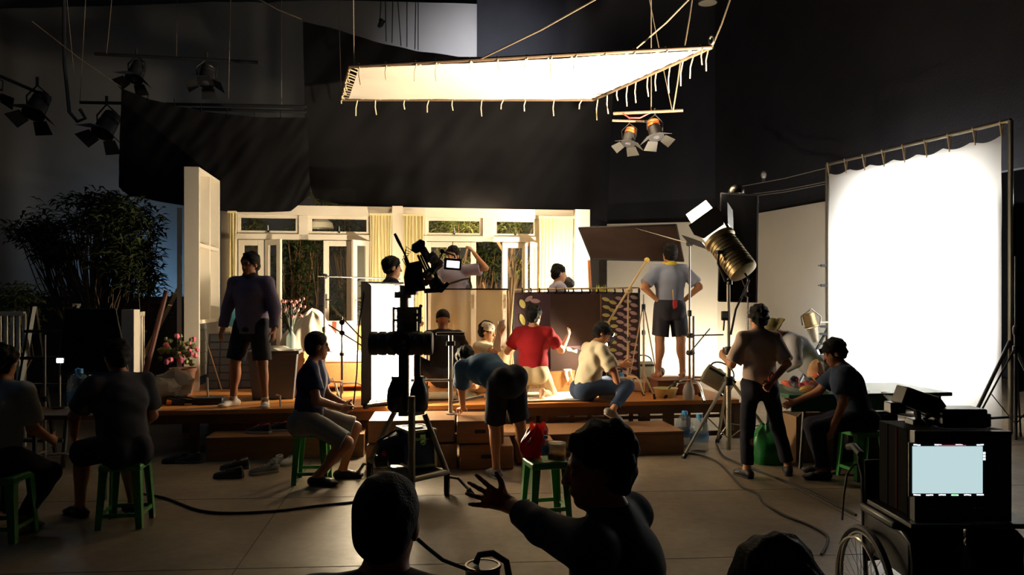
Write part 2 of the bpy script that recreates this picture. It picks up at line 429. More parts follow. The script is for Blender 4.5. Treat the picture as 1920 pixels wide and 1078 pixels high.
    if bottom:
        c = Field(); g = bottom.get('loose', .010); ll = bottom.get('leg', 1.9)
        c.seg(hip-T*.05*s, hip+T*bottom.get('waist', .07)*s, R, (.152*s*f+g, .110*s*f+g), (.138*s*f+g, .100*s*f+g), .05, 'b')
        for i in (0, 1):
            sg = -1 if i == 0 else 1; kn, an = J[i][2:]
            c.ell(hip-F*.07*s+R*sg*.07*s-T*.05*s, (.087*s*f+g, .082*s*f+g, .097*s*f+g), R, F, T, .04)
            if ll <= 1: c.cone(Hp[i], Hp[i]+(kn-Hp[i])*ll, .088*s*f+g*.8, .070*s*f+g*1.25, .016, True)
            else:
                c.cone(Hp[i], kn, .090*s*f+g, .058*s*f+g*1.2, .04); c.cone(kn, kn+(an-kn)*(ll-1), .058*s*f+g*1.2, bottom.get('cuff', .048)*s+g, .03, True)
        c.noise = (bottom.get('fold', .003), 24, seed+5)
        c.build(bottom.get('name', 'trousers' if ll > 1 else 'shorts'), bottom['mat'], h, body)
    if shoe:
        for i in (0, 1):
            an, fd, fu, fs = FT[i]; c = Field(); w = .006*s
            if not shoe.get('sock'):
                c.cone(an-fu*.02*s, an-fu*.035*s+fd*.03*s, .040*s, .040*s, .02)
            else: c.cone(an+nrm(J[i][2]-an)*shoe['sock']*s, an-fu*.03*s, .041*s, .041*s, .02)
            c.cone(an-fd*.048*s-fu*.045*s, an+fd*.11*s-fu*.05*s, .036*s+w, .030*s+w, .03)
            c.ell(an+fd*.130*s-fu*.056*s, (.047*s+w*.5, .066*s, .026*s), fs, fd, fu, .02)
            c.clip(an-fu*.083*s, -fu)
            c.build('sock' if shoe.get('sock') else 'shoe', shoe['mat'], h*.85, body)
            if shoe.get('sole'):
                c = Field(); c.seg(an-fd*.055*s-fu*.082*s, an+fd*.16*s-fu*.082*s, fs, (.040*s, .014), (.046*s, .014), .01); c.build('shoe_sole', shoe['sole'], h*.85, body)
    if hair:
        hm = hairmat; c = Field()
        if hair in ('short', 'crew', 'long', 'bun'):
            t = {'short': .016, 'crew': .008, 'long': .014, 'bun': .010}[hair]
            c.ell(hp(0, .040, -.018), (.077*s+t*s, .098*s+t*s, .088*s+t*1.2*s), HR, HF, HU, .02)
            if hair in ('short', 'crew', 'bun'): c.ell(hp(0, -.02, -.050), (.066*s+t*.5*s, .060*s+t*.5*s, .070*s), HR, HF, HU, .03)
            if hair == 'long': c.cone(hp(0, .0, -.055), hp(0, -.13, -.055), .082*s, .060*s, .04)
            if hair == 'bun': c.ell(hp(0, .02, -.135), (.042*s, .036*s, .040*s), HR, HF, HU, .01)
            c.ell(hp(0, -.060, .085), (.10*s, .085*s, .125*s), HR, HF, HU, .01, sub=True)
            for q in (-1, 1): c.ell(hp(.085*q, -.03, .015), (.03*s, .045*s, .042*s), HR, HF, HU, .01, sub=True)
            c.noise = (.0052 if hair != 'crew' else .0015, 75, seed+9)
            c.build('hair', hm, h*.8, body)
        elif hair == 'cap':
            c.ell(hp(0, .045, -.015), (.086*s, .108*s, .090*s), HR, HF, HU, .02); c.clip(hp(0, .012, 0), -HU)
            c.build('cap', hm, h*.8, body)
            d = Field(); d.seg(hp(-.03, .02, .10), hp(.03, .02, .10), HF, (.085*s, .006), (.085*s, .006), .01); d.clip(hp(0, 0, .04), -HF); d.build('cap_brim', hm, h*.8, body)
        elif hair == 'hat':
            c.ell(hp(0, .050, -.012), (.088*s, .110*s, .088*s), HR, HF, HU, .02)
            c.seg(hp(0, .020, -.15), hp(0, .012, .16), HR, (.10*s, .008), (.10*s, .008), .02); c.clip(hp(0, .004, 0), -HU); c.noise = (.003, 30, seed)
            c.build('hat', hm, h*.8, body)
    r = dict(hip=hip, Nk=Nk, Sh=Sh, J=J, hp=hp, T=T, R=R, F=F, Fc=Fc, Rc=Rc, s=s, HF=HF, HU=HU, HR=HR, FT=FT)
    if extra: extra(body, r)
    return body
# ---------------------------------------------------------------- materials of the place
wood = M('deck wood', hexc(186, 122, 62), .42, var=.28, scale=5, stretch=(1.2, 9, 9), bump=.08)
wood_d = M('dark wood', hexc(96, 66, 42), .5, var=.3, scale=6, stretch=(1.2, 9, 9), bump=.08)
ply = M('brown plywood', hexc(128, 90, 56), .5, var=.25, scale=5, stretch=(1, 6, 6), bump=.06)
white_p = M('white paint', hexc(232, 222, 204), .5, var=.05)
siding = M('pale siding', hexc(214, 216, 214), .55, var=.05)
cream = M('cream curtain', hexc(240, 228, 180), .8, var=.06, trans=.25)
black_c = M('black drape', hexc(9, 8, 11), .9, var=.25, scale=3, bump=.15, bscale=200, spec=.2)
black_m = M('black metal', hexc(30, 31, 34), .45, var=.2, spec=.5)
black_p = M('black plastic', hexc(24, 25, 28), .4, var=.2)
rubber = M('black rubber', hexc(20, 20, 22), .7, var=.2)
chrome = M('chrome', hexc(200, 196, 188), .25, 1.0, var=.06)
steel = M('dull steel', hexc(150, 145, 136), .4, .9, var=.12)
alu = M('painted aluminium', hexc(120, 112, 96), .45, .5, var=.15)
bamboo = M('pale pole', hexc(206, 178, 132), .5, var=.15, scale=10)
pipe_m = M('rusty pipe', hexc(110, 92, 74), .6, .4, var=.3, scale=20)
rope_m = M('rope', hexc(118, 104, 84), .8, var=.2, scale=30)
tie_m = M('tie string', hexc(225, 205, 170), .8, var=.1)
backcloth = M('grey cyclorama cloth', hexc(150, 148, 148), .9, var=.12, scale=1.2, bump=.1, bscale=30, spec=.1)
diffcloth = M('white diffusion cloth', hexc(246, 240, 228), .9, var=.02, trans=.55, spec=.1)
bounce = M('white bounce cloth', hexc(246, 238, 222), .9, var=.02, trans=.2, spec=.1)
concrete = None
green_pl = M('green plastic', hexc(60, 140, 66), .35, var=.08)
dark_w = M('dark wall paint', hexc(40, 40, 46), .85, var=.3, scale=1.5, bump=.25, bscale=25, spec=.2)
cyc_w = M('pale stage wall', hexc(190, 182, 166), .7, var=.1, scale=1.6)
leaf_m = M('leaf', hexc(60, 70, 38), .5, var=.5, scale=3, spec=.4)
leaf_w = M('bright leaf', hexc(112, 118, 58), .5, var=.45, scale=3)
bark = M('bark', hexc(128, 98, 64), .8, var=.3, scale=12, bump=.4)
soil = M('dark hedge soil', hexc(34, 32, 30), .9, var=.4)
glassp = Mclear('window pane', (.93, .95, .93), .86, .03)
# floor: polished worn concrete
def concrete_mat():
    m = bpy.data.materials.new('polished concrete'); m.use_nodes = True; nt = m.node_tree; N = nt.nodes; L = nt.links; b = N['Principled BSDF']
    tc = N.new('ShaderNodeTexCoord')
    n1 = N.new('ShaderNodeTexNoise'); n1.inputs['Scale'].default_value = .9; n1.inputs['Detail'].default_value = 8; n1.inputs['Roughness'].default_value = .65
    n2 = N.new('ShaderNodeTexNoise'); n2.inputs['Scale'].default_value = 14; n2.inputs['Detail'].default_value = 6
    r = N.new('ShaderNodeValToRGB'); r.color_ramp.elements[0].position = .35; r.color_ramp.elements[0].color = (*hexc(112, 99, 82), 1)
    r.color_ramp.elements[1].position = .7; r.color_ramp.elements[1].color = (*hexc(152, 136, 114), 1)
    mx = N.new('ShaderNodeMix'); mx.data_type = 'RGBA'; mx.blend_type = 'MULTIPLY'; mx.inputs['Factor'].default_value = .35
    r2 = N.new('ShaderNodeValToRGB'); r2.color_ramp.elements[0].position = .3; r2.color_ramp.elements[0].color = (.45, .45, .45, 1); r2.color_ramp.elements[1].position = .65
    w = N.new('ShaderNodeTexNoise'); w.inputs['Scale'].default_value = 1.7; w.inputs['Detail'].default_value = 9; w.inputs['Roughness'].default_value = .7
    mr = N.new('ShaderNodeMapRange'); mr.inputs['From Min'].default_value = .34; mr.inputs['From Max'].default_value = .66; mr.inputs['To Min'].default_value = .36; mr.inputs['To Max'].default_value = .5
    bp = N.new('ShaderNodeBump'); bp.inputs['Strength'].default_value = .12; bp.inputs['Distance'].default_value = .01
    for n in (n1, n2, w): L.new(tc.outputs['Object'], n.inputs['Vector'])
    L.new(n1.outputs['Fac'], r.inputs[0]); L.new(n2.outputs['Fac'], r2.inputs[0])
    L.new(r.outputs[0], mx.inputs['A']); L.new(r2.outputs[0], mx.inputs['B']); L.new(mx.outputs['Result'], b.inputs['Base Color'])
    L.new(w.outputs['Fac'], mr.inputs['Value']); L.new(mr.outputs[0], b.inputs['Roughness'])
    L.new(n2.outputs['Fac'], bp.inputs['Height']); L.new(bp.outputs[0], b.inputs['Normal'])
    return m
concrete = concrete_mat()
# ---------------------------------------------------------------- the hall
XL, XR, YB, YF, ZC = -13.0, 10.5, 24.0, -4.0, 9.0
struct('floor', MB().box(((XL+XR)/2, (YB+YF)/2, -.1), (XR-XL, YB-YF, .2)), concrete)
joint = M('floor joint', hexc(46, 40, 34), .8)
m = MB()
for y in (4.6, 6.35, 8.2): m.bar((XL+.1, y-.5, .0008), (XR-.1, y+1.1, .0008), .006, .0012)
for x in (-5.2, -.9, 3.6): m.bar((x+.15, YF+.1, .0008), (x-1.2, 8.1, .0008), .005, .0012)
struct('trim_floor_joints', m, joint)
struct('ceiling', MB().box(((XL+XR)/2, (YB+YF)/2, ZC+.1), (XR-XL, YB-YF, .2)), dark_w)
struct('wall_back', MB().box(((XL+XR)/2, YB+.1, ZC/2), (XR-XL, .2, ZC)), dark_w)
struct('wall_left', MB().box((XL-.1, (YB+YF)/2, ZC/2), (.2, YB-YF, ZC)), dark_w)
struct('wall_front', MB().box(((XL+XR)/2, YF-.1, ZC/2), (XR-XL, .2, ZC)), dark_w)
struct('wall_right', MB().box((XR+.1, (YB+YF)/2, ZC/2), (.2, YB-YF, ZC)), dark_w)
# stage wall: pale below, dark above, a corner behind the set
c0 = P(1345, 415, 17.0); e0 = P(1138, 415, 17.6); f0 = P(1572, 415, 13.35)
hz1 = Zh(415, 17.0)
def slab(a, b, z0, z1, t=.15):
    a = Vector((a.x, a.y, 0)); b = Vector((b.x, b.y, 0)); d = (b-a).normalized(); n = Vector((-d.y, d.x, 0))*t
    return MB().hexa([a+Vector((0, 0, z0)), b+Vector((0, 0, z0)), b+n+Vector((0, 0, z0)), a+n+Vector((0, 0, z0)), a+Vector((0, 0, z1)), b+Vector((0, 0, z1)), b+n+Vector((0, 0, z1)), a+n+Vector((0, 0, z1))])
def onto(a, b, px):
    rx = (px-960)/FP; d = b-a; t = (a.x-rx*a.y)/(rx*d.y-d.x); return a+d*t
struct('wall_stage', slab(e0, c0, 0, hz1), cyc_w)
struct('wall_side', slab(c0, f0, 0, hz1+.02), cyc_w)
far = onto(c0, f0, 2200); far = Vector((f0.x+(f0.x-c0.x)*1.05, f0.y+(f0.y-c0.y)*1.05, 0))
struct('wall_upper', slab(Vector((e0.x-3, e0.y+.9, 0)), Vector((c0.x+.05, c0.y+.17, 0)), hz1+.0, ZC), dark_w)
struct('wall_upper_side', slab(Vector((c0.x, c0.y+.17, 0)), Vector((far.x, far.y+.17, 0)), hz1+.02, ZC), dark_w)
struct('baseboard_side', slab(c0-Vector((.02, .03, 0)), f0-Vector((.02, .03, 0)), 0, .12, .02), white_p)
# hanging grey cyclorama cloth behind everything
def cloth(nm, mat, tl, tr, bl, br, sag_t=0, sag_b=0, fold=.03, nf=14, nu=90, nv=36, seed=0, thick=.0, sagfn=None, gather=0):
    tl, tr, bl, br = map(Vector, (tl, tr, bl, br)); nn = (tr-tl).cross(bl-tl).normalized()
    def fn(a, b):
        p = tl.lerp(tr, a).lerp(bl.lerp(br, a), b)
        w = 4*a*(1-a); p = p-Vector((0, 0, (sag_t*(1-b)+sag_b*b)*w))
        if sagfn: p = p-Vector((0, 0, sagfn(a)*(1-b)))
        q = fold*(math.sin(a*nf*2*PI+1.7*math.sin(a*9+seed)+b*1.2)*(.35+.65*b)+1.4*mnoise.noise(Vector((a*7, b*3, seed))))
        return p+nn*q
    return MB().sheet(fn, nu, nv, thick)
DB = 18.3
tl = P(-420, -160, DB+1.6); bl = P(-420, 600, DB+1.6)
pts = [(-420, -40), (300, -30), (480, -2), (600, 0), (750, 3), (940, 9), (1060, 22), (1160, 32)]
def back_fn(a, b):
    px = -420+a*1580; D = DB+1.6*(1-a)
    for k in range(len(pts)-1):
        if pts[k][0] <= px <= pts[k+1][0]+.01:
            t = (px-pts[k][0])/(pts[k+1][0]-pts[k][0]); py = pts[k][1]*(1-t)+pts[k+1][1]*t; break
    top = P(px, py, D); x2 = P(px-(22*b if a > .98 else 22*b*a**8), py, D)
    z = top.z*(1-b)+.05*b; f = .05*math.sin(a*60+2*math.sin(a*23))*(.3+.7*b)*(1.0 if a < .62 else .25)+.10*mnoise.noise(Vector((a*9, b*2, 3)))
    f += .12*math.exp(-((a-.58)/.012)**2)
    return Vector((x2.x, x2.y+f, z))
cyc = MB().sheet(back_fn, 220, 20)
single('backdrop_cloth', cyc, backcloth, 'huge pale grey cyclorama cloth hanging behind the set, sagging along its top', 'cloth')
o2 = MB().tube([back_fn(.9999, b/10)+Vector((.02, -.03, 0)) for b in range(11)], .035, 6); single('cloth_edge_pole', o2, tie_m, 'pale upright pole along the side edge of the grey cyclorama cloth', 'pole')
# black drapes
WV = 3.3                                        # plane of the window wall
def drape(nm, lab, v, corners, top, bot, nf, fold, seed):
    us = [SU(px, v) for px, _ in top]
    def at(lst, px):
        for k in range(len(lst)-1):
            if px <= lst[k+1][0] or k == len(lst)-2:
                t = (px-lst[k][0])/(lst[k+1][0]-lst[k][0]); return lst[k][1]*(1-t)+lst[k+1][1]*t
    def fn(a, b):
        pxt = top[0][0]+(top[-1][0]-top[0][0])*a; pxb = bot[0][0]+(bot[-1][0]-bot[0][0])*a
        pt = at(top, pxt); pb = at(bot, pxb); px = pxt*(1-b)+pxb*b; py = pt*(1-b)+pb*b
        fo = fold*(math.sin(a*nf*2*PI+1.5*math.sin(a*11+seed)+.8*b)*(.3+.7*b)*.6+1.5*mnoise.noise(Vector((a*6+b*1.5, b*2.2-a, seed)))+.9*mnoise.noise(Vector((a*17+b*6, b*3, seed+4))))
        u, t = SU(px, v); p = S(u, v+fo, Zh(py, t)); return p
    d = single(nm, MB().sheet(fn, 130, 50), black_c, lab, 'drape')
    return d, fn
dr1, f1 = drape('black_drape', 'big black drape with creases hanging below the white overhead frame, above the windows', 4.15, None,
    [(568, 40), (640, 58), (700, 78), (780, 96), (860, 106), (960, 108), (1060, 105), (1152, 100)], [(574, 330), (590, 372), (640, 384), (760, 390), (900, 392), (1060, 396), (1100, 402), (1138, 416)], 7, .035, 2)
dr2, f2 = drape('black_drape', 'lower black drape hanging from pipes behind the tall white wall flat', 3.14, None,
    [(228, 166), (280, 186), (340, 200), (400, 211), (470, 219), (576, 221)], [(221, 350), (240, 366), (300, 378), (370, 390), (430, 397), (500, 398), (545, 396), (582, 366)], 5, .025, 7)
for k in range(8): p = f2(k/7, 0); MB().tube([p+Vector((0, 0, -.03)), p+Vector((0, -.02, .09))], .007, 5).build('tie', black_c, dr2, world=True)
# ---------------------------------------------------------------- deck
deck = thing('stage_platform', 'wide wooden deck with worn top boards carrying the whole set', 'platform', S(0, 0, 0), A)
uL, _ = SU(262, 0); uR, _ = SU(1386, .0)
zt = DZ
m = MB(); n = 9; vd = 2.06
for k in range(n): m.sbox(uL, uR, vd*k/n, vd*(k+1)/n-.004, zt-.05, zt)
m.sbox(uL, -3.87, vd, 3.1, zt-.05, zt); m.build('deck_top', wood, deck, world=True, bevel=.003)
m = MB().sbox(uL, uR, .03, .07, zt-.15, zt-.05); m.build('fascia', wood_d, deck, world=True)
for k, px in enumerate((270, 365, 480, 1020, 1205, 1380)):
    u, _ = SU(px, .1); MB().sbox(u-.045, u+.045, .05, .14, 0, zt-.05).build('support_post', wood_d, deck, world=True)
for v_ in (1.5,):
    for u_ in (uL+.1, -1.5, .6, uR-.1): MB().sbox(u_-.045, u_+.045, v_-.04, v_+.04, 0, zt-.05).build('support_post', wood_d, deck, world=True)
# openwork skirt below the deck edge
m = MB(); u0, _ = SU(1022, .06); u1, _ = SU(1384, .06)
m.sbox(u0, u1, .055, .075, .26, .30); m.sbox(u0, u1, .055, .075, .04, .10)
k = u0; q = 0
while k < u1-.03:
    m.sbox(k, k+(.05 if q % 3 else .14), .055, .075, .08, zt-.14); m.sbox(k, k+.28, .056, .074, zt-.16, zt-.14)
    k += .30 if q % 3 == 0 else .21; q += 1
m.build('skirt_lattice', wood_d, deck, world=True)
# raised inner floor by the windows
tier = thing('inner_floor', 'raised wooden inner floor in front of the glazed doors, behind the wicker sofa', 'platform', S(0, 2.1, 0), A)
MB().sbox(-3.85, SU(1100, 3)[0], 2.12, WV-.06, 0, .64).build('riser', wood, tier, world=True)
MB().sbox(-3.85, SU(1100, 3)[0], 2.08, WV-.06, .64, .66).build('floor_board', wood, tier, world=True, bevel=.003)
def step(px0, px1, v0, v1, z, lab, mat=ply):
    a, b = SU(px0, v0)[0], SU(px1, v0)[0]
    t = thing('step_box', lab, 'step', S((a+b)/2, (v0+v1)/2, 0), A)
    MB().sbox(a, b, v0+.012, v1, 0, z-.03).build('body', mat, t, world=True, bevel=.004)
    MB().sbox(a-.005, b+.005, v0, v1, z-.03, z).build('tread', ply, t, world=True, bevel=.004)
    return t
step(386, 682, -.42, -.02, .25, 'long plywood step at the deck edge with black sneakers on it')
step(944, 1283, -.75, -.02, .25, 'long plywood step under the openwork skirt, beside the water jugs')
# loose wooden boxes stacked against the deck as stairs
def wbox(px0, px1, D, z0, z1, depth, lab):
    a = P(px0, 800, D); b = P(px1, 800, D); cx = (a+b)/2; w = (b-a).length
    t = thing('wooden_box', lab, 'box', (cx.x, cx.y+depth/2, z0), A*.5, 'plywood boxes stacked against the deck')
    MB().box((0, 0, (z1-z0)/2), (w, depth, z1-z0)).build('body', ply, t, bevel=.012)
    MB().box((0, -depth/2-.002, (z1-z0)*.55), (.11, .012, .035)).build('hand_hole', rubber, t, bevel=.004)
wbox(686, 848, 7.78, .245, .475, .66, 'upper plywood box behind the wheeled pedestal')
wbox(852, 940, 7.74, .245, .475, .66, 'upper plywood box the bending person leans a hand on')
wbox(682, 852, 7.72, 0, .24, .70, 'lower plywood box behind the flight case')
wbox(857, 958, 7.68, 0, .24, .70, 'lower plywood box behind the bending person\'s shoe')
wbox(965, 1036, 7.95, 0, .24, .42, 'short plywood box behind the red bag on the stool')
# ---------------------------------------------------------------- window wall
def zr(py, px=740): return Zh(py, SU(px, WV)[1])
zh0, zh1 = zr(388), zr(406); zra, zrb = zr(451), zr(441); zf = .66
uu = lambda px: SU(px, WV)[0]
m = MB()
def wb(a, b, z0, z1, v0=WV, v1=WV+.14): m.sbox(uu(a), uu(b), v0, v1, z0, z1)
wb(414, 1103, zh1, zh0); wb(414, 1103, zra, zrb, WV, WV+.12)
wb(414, 443, zf, zh1); wb(560, 578, zra, zh1, WV, WV+.12); wb(693, 800, zf, zh1, WV+.02); wb(905, 926, zra, zh1, WV, WV+.12); wb(1007, 1080, zf, zh1, WV+.02)
wb(735, 755, zf, zh0+.01, WV-.06, WV+.02); wb(1076, 1104, .5, zh0+.005, WV-.08, WV+.16)
m.build('wall_window', white_p, None, bevel=.004)['kind'] = 'structure'
def window(i, a, b, glass, tilt=0):
    u0, u1 = uu(a), uu(b); z0, z1 = zrb, zh1; fr = .05
    t = bpy.data.objects.new(f'window_{i}', None); C.objects.link(t); t.location = S((u0+u1)/2, WV+.06, z0); t.rotation_euler = (0, 0, A); t['kind'] = 'structure'
    w = (u1-u0)/2; h = z1-z0; q = MB()
    q.box((0, 0, fr/2), (2*w, .05, fr)); q.box((0, 0, h-fr/2), (2*w, .05, fr)); q.box((-w+fr/2, 0, h/2), (fr, .05, h-2*fr)); q.box((w-fr/2, 0, h/2), (fr, .05, h-2*fr))
    q.build('window_frame', white_p, t, bevel=.004)
    MB().box((0, 0, h/2), (2*w-2*fr, .008, h-2*fr)).build('window_pane', glassp, t)
    l = MB().box((w*.0, -.03, fr), (.03, .03, .05)); l.cyl((0, -.045, fr), (0, -.05, fr+.08), .007, n=6); l.build('window_latch', chrome, t)
for i, (a, b) in enumerate(((444, 560), (578, 693), (798, 905), (926, 1007))): window(i+1, a, b, None)
def door(i, px0, px1, ang, hinge, vv=WV+.06, zt_=None):
    u0, u1 = uu(px0), uu(px1); w = abs(u1-u0)/max(math.cos(math.radians(ang)), .25); h = (zt_ or zra)-zf-.01; fr = .085
    t = bpy.data.objects.new(f'door_{i}', None); C.objects.link(t); t['kind'] = 'structure'
    sg = 1 if hinge == 'a' else -1
    t.location = S(u0 if hinge == 'a' else u1, vv, zf); t.rotation_euler = (0, 0, A+math.radians(-ang*sg)); q = MB(); X = lambda x: sg*x
    for x in (fr/2, w-fr/2): q.box((X(x), 0, h/2), (fr, .04, h))
    q.box((X(w/2), 0, h-fr/2), (w-2*fr, .04, fr)); q.box((X(w/2), 0, .12), (w-2*fr, .04, .24))
    q.build('door_frame', white_p, t, bevel=.004)
    MB().box((X(w/2), 0, (h+.24-fr)/2), (w-2*fr, .008, h-.24-fr)).build('door_pane', glassp, t)
    l = MB().box((X(w-fr/2), -.03, 1.0), (.03, .012, .22)); l.cyl((X(w-fr/2), -.035, 1.02), (X(w-fr/2), -.07, 1.02), .008, n=6); l.cyl((X(w-fr/2), -.07, 1.02), (X(w-fr/2-.09), -.07, 1.02), .009, n=6); l.build('door_handle', chrome, t)
door(1, 446, 494, 4, 'a'); door(2, 498, 531, 42, 'a', WV+.02); door(3, 606, 660, 3, 'b'); door(4, 662, 692, 45, 'b', WV+.02)
door(5, 798, 848, 4, 'a'); door(6, 850, 893, 4, 'a'); door(7, 942, 990, 4, 'b'); door(8, 991, 1008, 60, 'b', WV+.02)
# curtains: each a hung cloth with pleats
def curtain(px0, px1, lab, v=WV-.12, pl=7, seed=0):
    u0, u1 = SU(px0, v)[0], SU(px1, v)[0]; z0, z1 = .69, zh1+.0
    def fn(a, b):
        u = u0+(u1-u0)*a; q = .035*math.sin(a*pl*2*PI+.7*math.sin(a*5+seed))*(.6+.4*b)+.01*mnoise.noise(Vector((a*8, b*4, seed)))
        return S(u+.008*math.sin(b*7+a*9), v+q, z1+(z0-z1)*b)
    t = thing('curtain', lab, 'curtain', S((u0+u1)/2, v, z0), A, 'cream curtains between the glazed doors')
    MB().sheet(fn, pl*10, 14, .004).build('cloth', cream, t, world=True)
    MB().sbox(u0-.01, u1+.01, v-.045, v+.045, z1, z1+.03).build('heading_band', cream, t, world=True)
curtain(429, 443, 'narrow cream curtain at the corner with the white wall flat', pl=3, seed=1)
curtain(694, 734, 'cream curtain on the near side of the white pillar, behind the person in black', pl=7, seed=2)
curtain(756, 795, 'cream curtain just past the white pillar, behind the film camera', pl=6, seed=3)
curtain(1011, 1075, 'wide cream curtain lit by the work lamp at the end of the window wall', pl=9, seed=4)
# ---------------------------------------------------------------- tall white wall flat with open framing
fu, fv0, fv1 = -3.90, 1.84, 3.06; fz1 = 3.44; ft = .19
flat = thing('wall_flat', 'tall white stage wall flat seen from its open framed side', 'flat', S(fu, fv0, DZ), A)
def fb(m, u0, u1, v0, v1, z0, z1): m.sbox(u0, u1, v0, v1, z0, z1); return m
fb(MB(), fu-ft, fu, fv0, fv0+.05, DZ, fz1).build('front_stud', white_p, flat, world=True, bevel=.003)
fb(MB(), fu-ft, fu, (fv0+fv1)/2-.02, (fv0+fv1)/2+.03, DZ+.9, fz1-.04).build('middle_stud', white_p, flat, world=True, bevel=.003)
fb(MB(), fu-ft, fu, fv1-.05, fv1, DZ+.2, fz1-.04).build('end_stud', white_p, flat, world=True, bevel=.003)
fb(MB(), fu-ft, fu, fv0+.05, fv1, fz1-.04, fz1).build('top_rail', white_p, flat, world=True, bevel=.003)
fb(MB(), fu-ft, fu, fv0+.05, fv1, 2.39, 2.44).build('middle_rail', white_p, flat, world=True, bevel=.003)
fb(MB(), fu-ft, fu+.03, fv0+.05, fv1, 1.37, 1.42).build('sill_rail', white_p, flat, world=True, bevel=.003)
m = MB(); z = DZ+.12
while z < fz1-.05:
    h_ = min(.155, fz1-.04-z); m.hexa([S(fu-ft-.012, fv0+.05, z), S(fu-ft+.018, fv0+.05, z), S(fu-ft+.018, fv1, z), S(fu-ft-.012, fv1, z), S(fu-ft+.0, fv0+.05, z+h_), S(fu-ft+.010, fv0+.05, z+h_), S(fu-ft+.010, fv1, z+h_), S(fu-ft+.0, fv1, z+h_)]); z += .165
m.build('siding', siding, flat, world=True)
bk = MB().sbox(fu-ft-.10, fu-ft-.05, fv0+.05, fv0+.10, DZ, 2.9); bk.build('back_post', white_p, flat, world=True)
MB().bar(S(fu-ft-.1, fv0+.25, 1.9), S(fu-ft-.75, fv0+.1, .5), .03, .05).build('brace', bamboo, flat, world=True)
# ---------------------------------------------------------------- overhead bounce frame
NLp, NRp, FLp, FRp = P(655, 125, 9.9), P(1335, 88, 9.0), P(640, 187, 12.1), P(1112, 187, 11.6)
ov = thing('overhead_scrim', 'large white cloth stretched in a pipe frame hanging over the set', 'bounce frame', (NLp+NRp+FLp+FRp)/4)
for nm, a, b in (('near_pipe', NLp, NRp), ('far_pipe', FLp, FRp), ('end_pipe', NLp, FLp), ('end_pipe', NRp, FRp)):
    MB().cyl(a, b, .024, n=10).build(nm, pipe_m, ov, world=True)
def inn(a, b):
    a = .03+a*.955; b = .05+b*.93; p = NLp.lerp(NRp, a).lerp(FLp.lerp(FRp, a), b)
    return p-Vector((0, 0, .06*math.sin(PI*a)*math.sin(PI*b)+.012*mnoise.noise(Vector((a*9, b*6, 1)))))
MB().sheet(inn, 60, 30).build('cloth', bounce, ov, world=True)
def ties(a, b, n, out, seed, lo=.12, hi=.30):
    r = random.Random(seed)
    for k in range(n):
        t = (k+.5)/n+r.uniform(-.015, .015); p = a.lerp(b, t); L = r.uniform(lo, hi); q = r.uniform(-.03, .03)
        mm = MB().tube([inn(*out(t)), p+Vector((0, 0, .03)), p+Vector((.015, -.02, -.02)), p+Vector((q*.5, 0, -.5*L)), p+Vector((q+.01, .01, -L))], .0085, 5); mm.build('tie', tie_m, ov, world=True)
ties(NLp, NRp, 13, lambda t: (t, 0), 1, .12, .26); ties(FLp, FRp, 10, lambda t: (t, 1), 2, .1, .26); ties(NRp, FRp, 11, lambda t: (1, t), 3, .15, .34); ties(NLp, FLp, 12, lambda t: (0, t), 4, .04, .1)
def rope(lab, a, b, r=.012, mat=None):
    r *= .75
    single('hanging_rope', MB().tube([a, (Vector(a)+Vector(b))/2-Vector((0, 0, .03)), b], r, 6), mat or rope_m, lab, 'rope')
def up(p, px, py=-60):                          # where a line from p leaves the top of the picture, a little further along
    d = p.y*.96; q = P(px, py, d); return q
rope('upright rope holding the corner of the white overhead frame over the lower drape', NLp+Vector((.06, 0, 0)), P(662, -40, 9.9))
rope('thin upright rope to the far corner of the white overhead frame', FLp, P(634, -40, 12.1), .008)
rope('long slanting rope from the long pipe of the overhead frame up to the ceiling', NLp.lerp(NRp, .38), P(1150, -20, 8.2), .014)
rope('slanting rope pair member reaching up from the overhead frame over the grey cloth corner', P(1194, 90, 9.3), P(1310, -20, 8.6), .013)
rope('steep rope from the overhead frame to the ceiling near the round ceiling lamp', P(1284, 86, 9.05), P(1302, -30, 9.0), .012)
rope('rope holding the pointed corner of the overhead frame with a metal ring', NRp, P(1372, -10, 8.8), .014)
single('rigging_ring', MB().torus(NRp+Vector((-.01, -.02, .07)), (1, .4, 0), .045, .013, 20, 8), steel, 'round metal rigging ring at the pointed corner of the overhead frame', 'ring')
for k, (px, x2, py, D) in enumerate(((716, 712, 42, 14.2), (722, 724, 78, 14.2), (737, 735, 80, 14.4), (744, 752, 86, 14.3), (763, 763, 88, 14.5), (780, 778, 92, 14.2), (784, 784, 94, 14.6))):
    rope('thin dark hoist line hanging before the grey cloth, one of a tight cluster', P(px, -30, D), P(x2, py, D), .012, black_m)
    C.objects[-1]['group'] = 'hoist lines before the grey cloth'
single('rigging_hook', MB().tube([P(712, 36, 14.2), P(717, 40, 14.2), P(713, 47, 14.2), P(709, 51, 14.2)], [.03, .06, .05, .02], 8), black_m, 'small black rigging hook on a hoist line before the grey cloth', 'hook')
